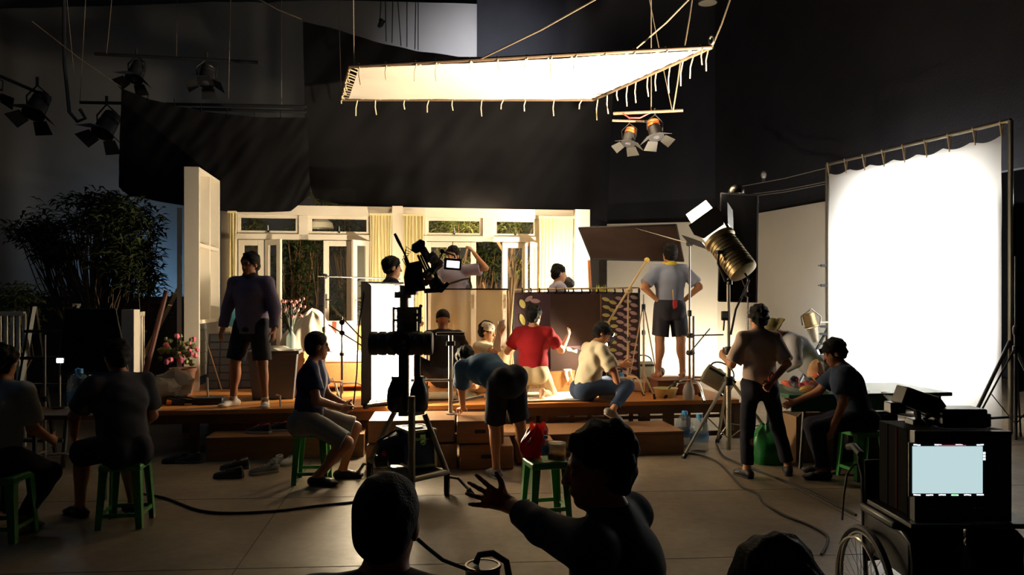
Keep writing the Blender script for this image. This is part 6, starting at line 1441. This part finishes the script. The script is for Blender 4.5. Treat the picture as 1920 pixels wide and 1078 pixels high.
for k, (px, py, rr, lab) in enumerate(((302, 745, .20, 'grey stone under the flowers beside the wall flat, the middle one'), (278, 752, .16, 'grey stone at the deck corner, the smallest of the heap'), (326, 748, .24, 'grey stone against the wall flat, the biggest of the heap'))):
    D = 9.0+.25*k; p = P(px, py, D); single('garden_stone', MB().ball((p.x, p.y, DZ+rr*.72), (rr, rr*.8, rr*.75), None, 16, 10, .35, k), stone, lab, 'stone')
pf = Vector((P(327, 700, 9.6).x, 9.85, DZ)); t = thing('flower_pot', 'potted bright flowers lit from the set beside the wall flat', 'plant', pf)
MB().lathe([(.11, 0), (.15, .30), (.165, .30), (.165, .34), (.13, .32)], n=20).build('pot', M('clay pot', hexc(120, 78, 56), .7), t)
FM2 = M('pink flowers', hexc(220, 110, 130), .7, var=.4); q = MB()
for k in range(46): v = Vector((r.uniform(-.22, .22), r.uniform(-.18, .18), .40+r.uniform(0, .34))); (q if k % 3 else MB()).ball(v, r.uniform(.022, .045), n=6, m=5, jit=.5, seed=k) if k % 3 else MB().ball(v, r.uniform(.025, .045), n=6, m=5, jit=.5, seed=k).build('flower_head', FM2, t)
q.build('foliage', leaf_w, t); pass
single('slanting_pole', MB().cyl(Vector((P(262, 760, 9.1).x, 9.05, DZ)), P(312, 545, 9.3), .035, .03, 8), M('red brown pole', hexc(92, 52, 40), .7), 'reddish brown pole slanting in the dark between the railing and the wall flat', 'pole')
t = thing('torch', 'small torch with an orange lit end lying on the deck corner', 'torch', on_deck(312, 766)+Vector((0, .25, .0)))
MB().cyl((-.05, 0, .028), (.08, .03, .028), .026, n=12).build('body', black_p, t); MB().cyl((-.10, -.01, .034), (-.05, 0, .03), .034, .026, 12).build('head', M('orange plastic', hexc(230, 120, 50), .4), t)
single('boom_rod', MB().tube([on_deck(528, 760)+Vector((-.05, -.04, .13)), on_deck(528, 760)+Vector((.0, -.06, .12)), on_deck(528, 760)+Vector((.10, -.34, -.47))], .010, 8), steel, 'thin steel rod with a hooked top leaning off the deck edge beside the lit stool', 'rod')
# ---------------------------------------------------------------- people
sk = lambda n, c: M(n, hexc(*c), .55, var=.08, scale=14, spec=.4)
skin_a = sk('skin warm', (196, 136, 96)); skin_b = sk('skin deep', (168, 112, 78)); skin_c = sk('skin light', (214, 160, 122))
hair_b = M('black hair', hexc(10, 8, 8), .7, var=.3, scale=60, bump=.4, bscale=160, spec=.2)
cl = lambda n, c, v=.1: M(n, hexc(*c), .85, var=v, scale=5, bump=.12, bscale=18, spec=.2)
navy = cl('navy cotton', (40, 48, 78)); purple = cl('slate purple pullover', (112, 106, 134)); dshort = cl('charcoal shorts', (46, 46, 54)); blue_t = cl('steel blue cotton', (66, 98, 128)); redc = cl('red cotton', (150, 26, 34)); creamc = cl('cream cotton', (226, 214, 184)); jeans = cl('blue denim', (50, 66, 92)); lav = cl('lavender cotton', (176, 172, 196)); grblue = cl('grey blue cotton', (140, 146, 166)); pinkt = cl('dusty pink cotton', (206, 180, 162)); dkpant = cl('dark trousers', (36, 36, 46)); whitec = cl('pale grey cotton', (196, 196, 204)); dgrey = cl('dark grey cotton', (64, 64, 70)); blackt = cl('black cotton', (34, 34, 40)); khak = cl('beige cotton', (206, 188, 150)); grsh = cl('faded grey shorts', (128, 128, 124)); greyt = cl('pale grey shirt cotton', (148, 152, 156)); olive = cl('olive cap cotton', (120, 112, 74))
capm = cl('dark cap cotton', (48, 42, 38)); whitecap = cl('white head cloth', (232, 222, 200)); blackshoe = M('black leather', hexc(28, 28, 30), .5); greyshoe = M('grey mesh shoe', hexc(128, 124, 118), .7); whites = cl('white sock cotton', (222, 212, 196)); yel = cl('yellow towel', (232, 200, 60))
headm = Memit('added face glow', (.9, .96, 1), 60)
def loc(px, D, z=0.): p = P(px, 560, D); return Vector((p.x, D, z))
def add_face_glow(body, r, s_=.0):  # added forehead band with a glowing disc, standing in for glare on faces
    hp = r['hp']; X, F_, U_ = Vector(r['HR']), Vector(r['HF']), Vector(r['HU'])
    c = Vector(hp(0, .052, .0)); q = MB(); n = 24; rs = []
    for k in range(n):
        a = 2*PI*k/n; e = c+X*(.094*math.cos(a))+F_*(.116*math.sin(a)-.012); o = X*math.cos(a)+F_*math.sin(a)
        rs.append([e-U_*.014, e-U_*.014+o*.006, e+U_*.014+o*.006, e+U_*.014])
    q.rings(rs, False, True); q.build('added_glow_band', blackt, body)
    MB().cyl(c+F_*.098, c+F_*.130, .026, n=14).build('added_glow_body', black_p, body); MB().cyl(c+F_*.130, c+F_*.133, .022, n=14).build('added_glow_disc', headm, body, label='added forehead glow')
def neck_towel(mat, nm='neck_towel', rr=.078):
    def ex(body, r):
        Nk, T, R_, F_ = [Vector(r[k]) for k in ('Nk', 'T', 'Rc', 'Fc')]; q = MB(); n = 28; rs = []
        for k in range(n):
            a = 2*PI*k/n; c = Nk+T*(.035+.012*math.sin(a*3))+R_*(rr*math.cos(a))+F_*(rr*.95*math.sin(a)+.008); rs.append([c+(R_*math.cos(a)+F_*math.sin(a))*(.020*math.cos(b))+T*(.028*math.sin(b)) for b in [2*PI*j/8 for j in range(8)]])
        q.rings(rs, False, True); q.build(nm, mat, body)
    return ex
KW = dict(hairmat=hair_b)
# standing in the slate pullover, on the deck edge
person('person standing on the deck edge in slate purple pullover, dark shorts and white socks', loc(472, 8.76, DZ), 172, 1.74, .93, torso=(0, .03, 1), face=(.25, 1, -.15), arms=[('d', (-.32, .0, -1), (-.12, .30, -1)), ('d', (.34, .0, -1), (.10, .28, -1))], legs=[('d', (-.10, .05, -1), (-.05, -.06, -1)), ('d', (.20, .08, -1), (.10, -.08, -1))], feet=[(-.5, 1, 0), (.45, 1, 0)], skin=skin_b, top=dict(mat=purple, sleeve=1.9, hem=.10, loose=.024, name='pullover', collar=True), bottom=dict(mat=dshort, leg=.92, loose=.022), shoe=dict(mat=whites, sock=.02), h=.0085, seed=1, fat=1.04, extra=neck_towel(dgrey, 'neck_scarf', .072), **KW)
# seated in navy t-shirt on a stool
sz = .48+.12
person('person in a navy t-shirt and grey shorts seated sideways on a green stool', loc(578, 7.16, 0), -84, 1.72, sz, torso=(0, .10, 1), face=(-.35, 1, -.05), arms=[('ik', (-.06, .32, sz+.11), (-.8, -.6, -.3)), ('ik', (.12, .30, sz+.11), (.8, -.6, -.3))], legs=[('ik', (-.12, .30, .085), (0, 1, .6)), ('ik', (.14, .10, .085), (.2, 1, .3))], feet=[(-.1, 1, 0), (.15, 1, 0)], skin=skin_b, top=dict(mat=navy, sleeve=.7, hem=.05, loose=.020, name='t_shirt'), bottom=dict(mat=grsh, leg=.95, loose=.018), shoe=dict(mat=blackshoe, sole=rubber), hair='crew', h=.0075, seed=2, **KW)
# black shirt behind the bank
person('person in a black shirt standing behind the glowing fluorescent bank, seen in profile', loc(729, 9.38, DZ), -72, 1.72, .93, torso=(0, .04, 1), face=(0, 1, -.1), arms=[('d', (-.15, .1, -1), (0, .8, -.5)), ('d', (.15, .1, -1), (0, .8, -.5))], skin=skin_c, top=dict(mat=blackt, sleeve=.7, hem=.08, loose=.02, name='t_shirt'), bottom=dict(mat=dkpant, leg=1.9), shoe=dict(mat=blackshoe), h=.0085, seed=3, **KW)
# lavender shirt behind the diffusion screen, standing on a box
t = thing('apple_box', 'low wooden box under the person in lavender behind the translucent screen', 'box', (loc(850, 10.80).x, 10.80, DZ), A); MB().box((0, 0, .11), (.50, .28, .22)).build('body', ply, t, bevel=.006)
person('person in lavender behind the translucent screen, one arm raised to the camera monitor', loc(850, 10.80, DZ+.222), 172, 1.72, .93, face=(.2, 1, -.1), arms=[('d', (-1, .15, .12), (.55, .25, .75)), ('d', (.25, .45, -1), (-.5, .9, .15))], skin=skin_c, top=dict(mat=lav, sleeve=.75, hem=.10, loose=.024, name='t_shirt'), bottom=dict(mat=khak, leg=.95, loose=.02), shoe=dict(mat=greyshoe), h=.0085, seed=4, **KW)
# squatting with a cap behind the pedestal
person('person in dark clothes and cap squatting on the deck, back to the camera', loc(832, 9.32, DZ+.02), 8, 1.72, .30, torso=(.0, .30, 1), face=(0, 1, -.3), arms=[('d', (-.35, .7, -.7), (.3, 1, -.1)), ('d', (.35, .7, -.7), (-.3, 1, -.1))], legs=[('ik', (-.22, .16, .085), (-.9, 1, .9)), ('ik', (.20, .16, .085), (.6, 1, .9))], feet=[(-.4, 1, 0), (.3, 1, 0)], skin=skin_b, top=dict(mat=blackt, sleeve=.7, hem=.04, loose=.02, name='t_shirt'), bottom=dict(mat=dshort, leg=1.7, loose=.016), hair='cap', hairmat=capm, h=.0085, seed=5)
# bending over, blue t-shirt, one hand on the box
L6 = Vector((loc(948, 7.42).x, 7.42, 0)); yw = 14
def local(w, L, yaw, s_=1.): v = Vector(w)-Vector(L); a = -math.radians(yaw); return (v.x*math.cos(a)-v.y*math.sin(a), v.x*math.sin(a)+v.y*math.cos(a), v.z)
hand6 = local(P(868, 776, 7.95)+Vector((0, 0, .045)), L6, yw)
person('person in a blue t-shirt and dark shorts bending with one hand on a box', L6, yw, 1.70, .90, torso=(-.50, .95, .36), face=(-.1, 1, -.6), head=(-.25, .9, .25), arms=[('ik', hand6, (-.6, .2, .6)), ('d', (.1, .75, -.8), (-.2, .9, -.3))], legs=[('ik', (-.10, -.04, .085), (0, 1, 0)), ('ik', (.23, .10, .085), (.2, 1, 0))], feet=[(-.2, 1, 0), (.3, 1, 0)], hands=[(-.15, .95, -.25), None], palms=[(0, 0, -1), None], skin=skin_a, top=dict(mat=blue_t, sleeve=.8, hem=.02, loose=.026, name='t_shirt'), bottom=dict(mat=dkpant, leg=.92, loose=.026, waist=.09, name='shorts'), shoe=dict(mat=greyshoe, sole=sole_w), h=.0075, seed=6, fat=1.03, **KW)
# kneeling in red, back to the camera
person('person in a red t-shirt kneeling on the pale mat with the back to the camera', Vector((S(SU(1000, .52)[0], .52).x, S(SU(1000, .52)[0], .52).y, DZ+.035)), -6, 1.72, .30, torso=(0, .06, 1), face=(.35, 1, -.1), arms=[('d', (-.62, .35, -1), (.05, 1, .05)), ('d', (.60, .45, -.85), (.35, .9, .75))], legs=[('ik', (-.12, -.16, .065), (-.15, 1, 0)), ('ik', (.12, -.16, .065), (.15, 1, 0))], feet=[(0, -1, -.25), (0, -1, -.25)], skin=skin_c, top=dict(mat=redc, sleeve=.72, hem=-.02, loose=.02, name='t_shirt'), bottom=dict(mat=khak, leg=1.0, loose=.018, waist=.05), h=.008, seed=7, fat=1.02, extra=add_face_glow, **KW)
# seated on the deck edge in cream, shoe dangling
L8 = Vector((S(SU(1100, .16)[0], .16).x, S(SU(1100, .16)[0], .16).y, 0)); s8 = DZ+.165
person('person in a cream t-shirt and jeans sitting on the deck edge, cross-legged, added forehead glow', L8, -68, 1.72, s8, torso=(-.03, .26, 1), head=(.0, .55, 1), face=(.35, 1, -.15), arms=[('d', (-.2, .85, -.7), (.2, 1, -.1)), ('d', (.35, .42, -1), (.05, .3, -1))], legs=[('d', (-.35, .9, .02), (.8, -.45, -.12)), ('d', (.42, .9, .02), (.42, -.70, -.55))], feet=[(.3, 1, -.2), (.15, .9, -.55)], skin=skin_a, top=dict(mat=creamc, sleeve=.85, hem=.0, loose=.028, name='t_shirt', fold=.006), bottom=dict(mat=jeans, leg=1.85, loose=.014, waist=.03, name='jeans'), shoe=dict(mat=greyshoe, sole=sole_w), h=.0075, seed=8, fat=1.05, extra=add_face_glow, **KW)
# standing with the yellow towel, hands on hips
def towel9(body, r):
    neck_towel(yel)(body, r); s_ = r['s']; p = Vector(r['hip'])+Vector((.02, -.165, .02)); q = MB(); q.cyl(p+Vector((-.02, 0, .06)), p+Vector((-.03, -.01, .19)), .010, n=8); q.build('tool_handle', bamboo, body); MB().box(p+Vector((0, 0, -.01)), (.055, .03, .13)).build('tool_pouch', M('red pouch', hexc(200, 40, 44), .5), body, bevel=.008)
person('person with a yellow neck towel standing on the crate, hands on hips', loc(1256, 10.02, .672), 4, 1.72, .935, torso=(0, 0, 1), face=(-.2, 1, -.05), arms=[('ik', (-.175, -.03, 1.01), (-1, -.35, -.1)), ('ik', (.185, -.03, 1.01), (1, -.35, -.1))], curls=(.55, .55), palms=[(1, .3, -.2), (-1, .3, -.2)], legs=[('d', (-.09, .02, -1), (-.05, -.02, -1)), ('d', (.13, .02, -1), (.05, -.02, -1))], skin=skin_a, top=dict(mat=grblue, sleeve=.8, hem=.09, loose=.022, name='t_shirt'), bottom=dict(mat=dshort, leg=.90, loose=.028), h=.0085, seed=9, fat=1.05, extra=towel9, **KW)
# by the window end pillar
person('person in a lavender shirt standing before the lit curtain by the end pillar', loc(1042, 11.3, .662) if False else Vector((SP(1042, 560, 2.0).x, SP(1042, 560, 2.0).y, DZ)), -78, 1.70, .92, torso=(0, .05, 1), face=(0, 1, -.15), arms=[('d', (-.1, .2, -1), (0, .9, -.3)), ('d', (.1, .2, -1), (0, .9, -.3))], skin=skin_c, top=dict(mat=lav, sleeve=.8, hem=.08, loose=.022, name='shirt'), bottom=dict(mat=dkpant, leg=1.9), shoe=dict(mat=blackshoe), h=.009, seed=10, **KW)
# actor with the head cloth holding up a towel
p19 = S(SU(902, 1.12)[0], 1.12)
def rag19(body, r):
    w = Vector(r['J'][1][1]); MB().sheet(lambda a, b: w+Vector((-.10+.22*a+.02*math.sin(b*9), .03*math.sin(a*8+b*3), .16-.34*b+.03*math.sin(a*7))), 12, 12, .006).build('held_rag', cush, body)
    c = Field(); hp = r['hp']; c.ell(hp(0, .05, -.012), (.088, .110, .092), r['HR'], r['HF'], r['HU'], .02); c.clip(hp(0, .02, 0), -np.array(r['HU'])); c.noise = (.004, 30, 3); c.build('head_cloth', whitecap, .008, body)
person('person in cream with a white head cloth, arms raised holding a rag', Vector((p19.x, p19.y, DZ)), -115, 1.64, .16, torso=(0, .12, 1), face=(0, 1, -.2), arms=[('d', (-.3, .8, -.4), (.2, .5, .9)), ('d', (.25, .9, -.2), (-.1, .3, 1))], legs=[('d', (-.3, .55, .8), (.1, -.1, -1)), ('d', (.5, .8, .05), (-.75, -.3, -.12))], feet=[(.6, .8, 0), (-.6, .8, 0)], skin=skin_c, top=dict(mat=creamc, sleeve=.8, hem=.0, loose=.022, name='shirt'), bottom=dict(mat=khak, leg=1.7, loose=.016), hair='short', h=.0085, seed=11, extra=rag19, **KW)
# dark haired woman with her back to the camera
def wrist11(body, r):
    w = Vector(r['J'][1][1]); h_ = Vector(r['hip'])+Vector((.05, -.14, .07)); q = MB(); q.tube([h_+Vector((.01, -.01, .06)), h_+Vector((-.035, -.03, .0)), h_+Vector((-.02, -.04, -.05)), h_+Vector((.02, -.03, -.06)), h_+Vector((.035, -.02, 0)), h_+Vector((.01, -.01, .06))], .007, 6); q.build('red_lanyard', M('red cord', hexc(190, 70, 60), .6), body)
person('dark haired person in a pink t-shirt and dark trousers standing by the table', loc(1424, 7.36, 0), 5, 1.62, .885, torso=(.0, .02, 1), face=(-.1, 1, -.1), arms=[('d', (-.42, .10, -1), (-.0, 1, .25)), ('ik', (.05, -.165, .93), (1, -.3, 0))], palms=[None, (0, -1, 0)], curls=(.35, .5), legs=[('d', (-.07, .03, -1), (-.02, -.04, -1)), ('d', (.23, .02, -1), (.26, -.05, -1))], feet=[(-.3, 1, 0), (.35, 1, 0)], skin=skin_a, top=dict(mat=pinkt, sleeve=.9, hem=.03, loose=.026, name='t_shirt'), bottom=dict(mat=dkpant, leg=1.9, loose=.012, cuff=.052), shoe=dict(mat=blackshoe, sole=rubber), hair='short', h=.007, seed=12, fat=.90, extra=wrist11, **KW)
# leaning over the table in a cap
person('person in a pale grey shirt and olive hat leaning far over the loaded table', Vector((loc(1532, 8.95).x, 8.99, 0)), 90, 1.72, .90, torso=(-.05, .80, .78), head=(-.1, .85, .6), face=(0, .8, -.7), arms=[('ik', (-.24, .52, .86), (-1, -.5, .3)), ('ik', (.24, .52, .86), (1, -.5, .3))], hands=[(.1, 1, -.1), (-.1, 1, -.1)], palms=[(0, 0, -1), (0, 0, -1)], legs=[('d', (-.08, -.02, -1), (-.02, -.05, -1)), ('d', (.10, -.10, -1), (.02, -.1, -1))], skin=skin_b, top=dict(mat=whitec, sleeve=1.6, hem=.12, loose=.030, name='shirt', collar=True), bottom=dict(mat=dkpant, leg=1.9), shoe=dict(mat=blackshoe), hair='hat', hairmat=olive, h=.0085, seed=13, fat=1.05)
# seated with an added forehead glow by the table
L13 = Vector((3.30, 7.36, 0)); hz13 = .46+.12
person('person in dark clothes with added forehead glow seated on a stool, reaching to the table', L13, 82, 1.66, hz13, torso=(0, .34, 1), head=(0, .35, 1), face=(0, 1, -.25), arms=[('d', (-.15, .22, -1), (.12, .35, -1)), ('d', (.15, .55, -.7), (-.05, 1, -.45))], legs=[('ik', (-.14, .36, .085), (-.1, 1, .6)), ('ik', (.14, .30, .085), (.1, 1, .6))], skin=skin_b, top=dict(mat=cl('dark blue cotton', (44, 54, 72)), sleeve=.75, hem=.05, loose=.024, name='t_shirt'), bottom=dict(mat=dkpant, leg=1.9, loose=.014), shoe=dict(mat=blackshoe, sole=rubber), hair='short', h=.0075, seed=14, fat=1.03, extra=add_face_glow, **KW)
# seated in dark grey, dark side
person('person in a dark grey t-shirt seated on a stool, turned away from the camera', Vector((-2.93, 5.84, 0)), 52, 1.72, .475+.12, torso=(0, .16, 1), face=(.1, 1, -.05), arms=[('ik', (-.18, .42, .66), (-1, -.3, -.3)), ('d', (.30, .18, -1), (-.1, .75, -.55))], legs=[('ik', (-.12, .46, .085), (-.1, 1, .7)), ('ik', (.18, .22, .085), (.2, 1, .5))], skin=skin_b, top=dict(mat=dgrey, sleeve=.75, hem=.07, loose=.024, name='t_shirt'), bottom=dict(mat=dkpant, leg=1.0, loose=.02, name='shorts'), shoe=dict(mat=blackshoe, sole=rubber), h=.007, seed=15, fat=1.08, **KW)
person('person in a pale grey shirt cut off by the picture edge, seated', Vector((-3.68, 5.5, 0)), -6, 1.70, .46+.12, torso=(0, .10, 1), face=(0, 1, 0), arms=[('d', (-.2, .3, -1), (0, .9, -.4)), ('d', (.06, .28, -1), (-.15, .9, -.45))], legs=[('ik', (-.16, .20, .085), (-.1, 1, .6)), ('ik', (.12, .10, .085), (.1, 1, .6))], skin=skin_a, top=dict(mat=greyt, sleeve=.8, hem=.06, loose=.024, name='shirt'), bottom=dict(mat=dkpant, leg=1.9), shoe=dict(mat=greyshoe), h=.0075, seed=16, fat=1.04, **KW)
# the three near heads
person('seated person seen from behind as a black silhouette, head in front of the pedestal wheels', loc(712, 1.95, 0), -6, 1.70, 1.245-.79, torso=(.0, .08, 1), face=(.05, 1, 0), arms=[('d', (-.15, .3, -1), (.1, 1, -.2)), ('d', (.15, .3, -1), (-.1, 1, -.2))], legs=[('ik', (-.30, .34, .085), (-.3, 1, .4)), ('ik', (.02, .40, .085), (-.1, 1, .5))], skin=skin_b, top=dict(mat=blackt, sleeve=.8, hem=.04, loose=.02, name='t_shirt'), bottom=dict(mat=dkpant, leg=1.9), shoe=dict(mat=blackshoe), hair='crew', h=.006, seed=17, fat=1.0, **KW)
L17 = loc(1192, 2.45, 0); y17 = 74
w17 = local(P(952, 944, 2.80), L17, y17)
person('seated person in a dark jacket gesturing with an outstretched open hand, head in profile', L17, y17, 1.74, 1.305-.81, torso=(0, .16, 1), twist=-10, head=(0, .12, 1), face=(-.28, 1, .0), arms=[('ik', w17, (-.2, -.3, -1)), ('d', (.12, .25, -1), (-.1, .9, -.3))], hands=[local(P(872, 914, 2.78), P(952, 944, 2.80), y17), None], palms=[local((0.15, 1, -.1), (0, 0, 0), y17), None], curls=(.07, .4), spread=(.75, 0), legs=[('ik', (-.14, .22, .085), (-.1, 1, .3)), ('ik', (.14, .20, .085), (.1, 1, .3))], skin=skin_b, top=dict(mat=cl('dark jacket', (38, 42, 54)), sleeve=1.62, hem=.05, loose=.015, name='jacket', collar=True), bottom=dict(mat=dkpant, leg=1.9), shoe=dict(mat=blackshoe), hair='short', h=.0055, seed=18, fat=1.06, **KW)
person('seated person of whom only the dark crown of the head shows at the bottom edge', loc(1482, 1.55, 0), 8, 1.68, 1.195-.78, torso=(0, .08, 1), face=(0, 1, -.1), arms=[('d', (-.15, .3, -1), (.1, 1, -.2)), ('d', (.15, .3, -1), (-.1, 1, -.2))], legs=[('ik', (-.14, .46, .085), (-.1, 1, .6)), ('ik', (.14, .46, .085), (.1, 1, .6))], skin=skin_b, top=dict(mat=blackt, sleeve=.8, hem=.04, loose=.02, name='t_shirt'), bottom=dict(mat=dkpant, leg=1.9), shoe=dict(mat=blackshoe), hair='short', h=.007, seed=19, **KW)
# ---------------------------------------------------------------- light and camera
def lamp(nm, kind, loc_, e, col, r=.1, **k):
    l = bpy.data.lights.new(nm, kind); o = bpy.data.objects.new(nm, l); C.objects.link(o); o.location = loc_; l.energy = e; l.color = col
    if kind in ('POINT', 'SPOT'): l.shadow_soft_size = r
    for a, b in k.items(): setattr(l, a, b)
    return o
def worklamp(lab, c, d, col, e, power, r=.07, stand=None, spot=120):
    t = thing('work_lamp', lab, 'lamp', (c.x, c.y, stand if stand is not None else c.z)); d = Vector(d).normalized(); off = Vector((0, 0, c.z-(stand if stand is not None else c.z)))
    MB().lathe([(.02, -.10), (r*.7, -.08), (r, .0), (r*1.05, .03), (r*.98, .03), (r*.6, -.03)], off, d, 20).build('housing', black_m, t)
    MB().lathe([(r*.94, .018), (.001, .024)], off, d, 20, False).build('lens', Memit('work lamp glow', col, e), t, label='glowing lens')
    if stand is not None:
        MB().cyl((0, 0, .0), off-Vector((0, 0, .06)), .012, n=8).build('post', black_m, t); MB().lathe([(.13, 0), (.13, .015), (.02, .03)], n=18).build('base', black_m, t)
    o = lamp('work_lamp_light', 'SPOT', c+d*.06, power, col, r*.7, spot_size=math.radians(spot), spot_blend=.6); o.rotation_euler = (-d).to_track_quat('Z', 'Y').to_euler()
    return t
warm = (1, .83, .58)
wl = SP(1066, 530, 2.35); worklamp('bright warm work lamp beside the person in lavender, washing the curtain', Vector((wl.x, wl.y, wl.z)), (-.55, .75, .30), warm, 30, 260, .08, DZ if False else .66, 150)
wl = Vector((P(766, 600, 9.85).x, 9.85, 1.22)); worklamp('warm work lamp behind the pedestal lighting the sofa and curtains', wl, (-1.4, .85, -.12), warm, 30, 330, .08, DZ, 165)
wl = Vector((P(1238, 700, 16.2).x, 16.2, .16)); worklamp('floor lamp behind the crate shining on the pale stage wall', wl, (.1, 1, .25), (1, .86, .66), 60, 130, .10, 0.0, 165)
wl = Vector((P(1345, 700, 16.0).x, 15.9, .16)); worklamp('floor lamp shining on the corner of the pale stage wall behind the stands', wl, (.3, 1, .25), (1, .86, .66), 60, 130, .10, 0.0, 165)
wl = Vector((P(1532, 700, 12.4).x, 12.3, .16)); worklamp('added cool floor lamp hidden behind the loaded table, brightening the pale side wall', wl, (.05, .7, 1), (.86, .95, 1), 60, 110, .10, 0.0, 150)  # added lamp, stands in for scrim spill on the side wall
wl = Vector((P(1290, 700, 12.5).x, 12.6, .14)); worklamp('floor lamp behind the deck skirt lighting the floor beyond', wl, (-.2, .25, 1), (1, .84, .62), 40, 120, .10, 0.0, 160)
for px, e in ((540, 6), (905, 62)): lamp('garden_light', 'AREA', S(SU(px, 3.62)[0], 3.62, 2.95), e, (1, .76, .48), size=.5).rotation_euler = (-(V*.9-Vector((0, 0, .6)))).to_track_quat('Z', 'Y').to_euler()
lamp('hedge_glow', 'SPOT', Vector((P(215, 0, 17.6).x, 17.6, 1.5)), 90, (.30, .62, 1), .15, spot_size=math.radians(150), spot_blend=.9).rotation_euler = (-Vector((0, 1, .35))).to_track_quat('Z', 'Y').to_euler()
wl = P(1138, 640, 9.9); worklamp('small added work lamp past the person in jeans, shining down on the mat', wl, (-.8, -.25, -.42), (1, .86, .62), 40, 150, .06, DZ, 150)  # added hidden lamp to brighten the mat and deck centre
bl_ = lamp('backdrop_fill', 'AREA', Vector((-.6, 14.2, 8.3)), 60, (.95, .96, 1), size=1.6, spread=math.radians(62)); bl_.rotation_euler = (-Vector((.0, 1, -.32))).to_track_quat('Z', 'Y').to_euler()  # added fill with no fixture, brightens the grey backdrop cloth
W = bpy.data.worlds.new('hall dusk'); bpy.context.scene.world = W; W.use_nodes = True
W.node_tree.nodes['Background'].inputs[0].default_value = (.25, .45, .8, 1); W.node_tree.nodes['Background'].inputs[1].default_value = .003
fill = lamp('blue_fill', 'AREA', Vector((-7, 5, 8.6)), 20, (.40, .68, 1), size=5)  # added fill without a fixture, tints the dark side blue
cam = bpy.data.cameras.new('camera'); co = bpy.data.objects.new('camera', cam); C.objects.link(co)
cam.sensor_width = 36; cam.lens = FP/1920*36; cam.shift_y = (HY-539)/1920
co.location = (0, 0, CH); co.rotation_euler = (PI/2, 0, 0); cam.clip_end = 100
sc = bpy.context.scene; sc.camera = co
vs_ = sc.view_settings; vs_.view_transform = 'Standard'; vs_.look = 'None'; vs_.exposure = 0.12; vs_.gamma = 1.0; vs_.use_curve_mapping = False
try:
    sc.cycles.use_denoising = True; sc.cycles.max_bounces = 8; sc.cycles.transparent_max_bounces = 12; sc.cycles.sample_clamp_indirect = 6
except Exception: pass
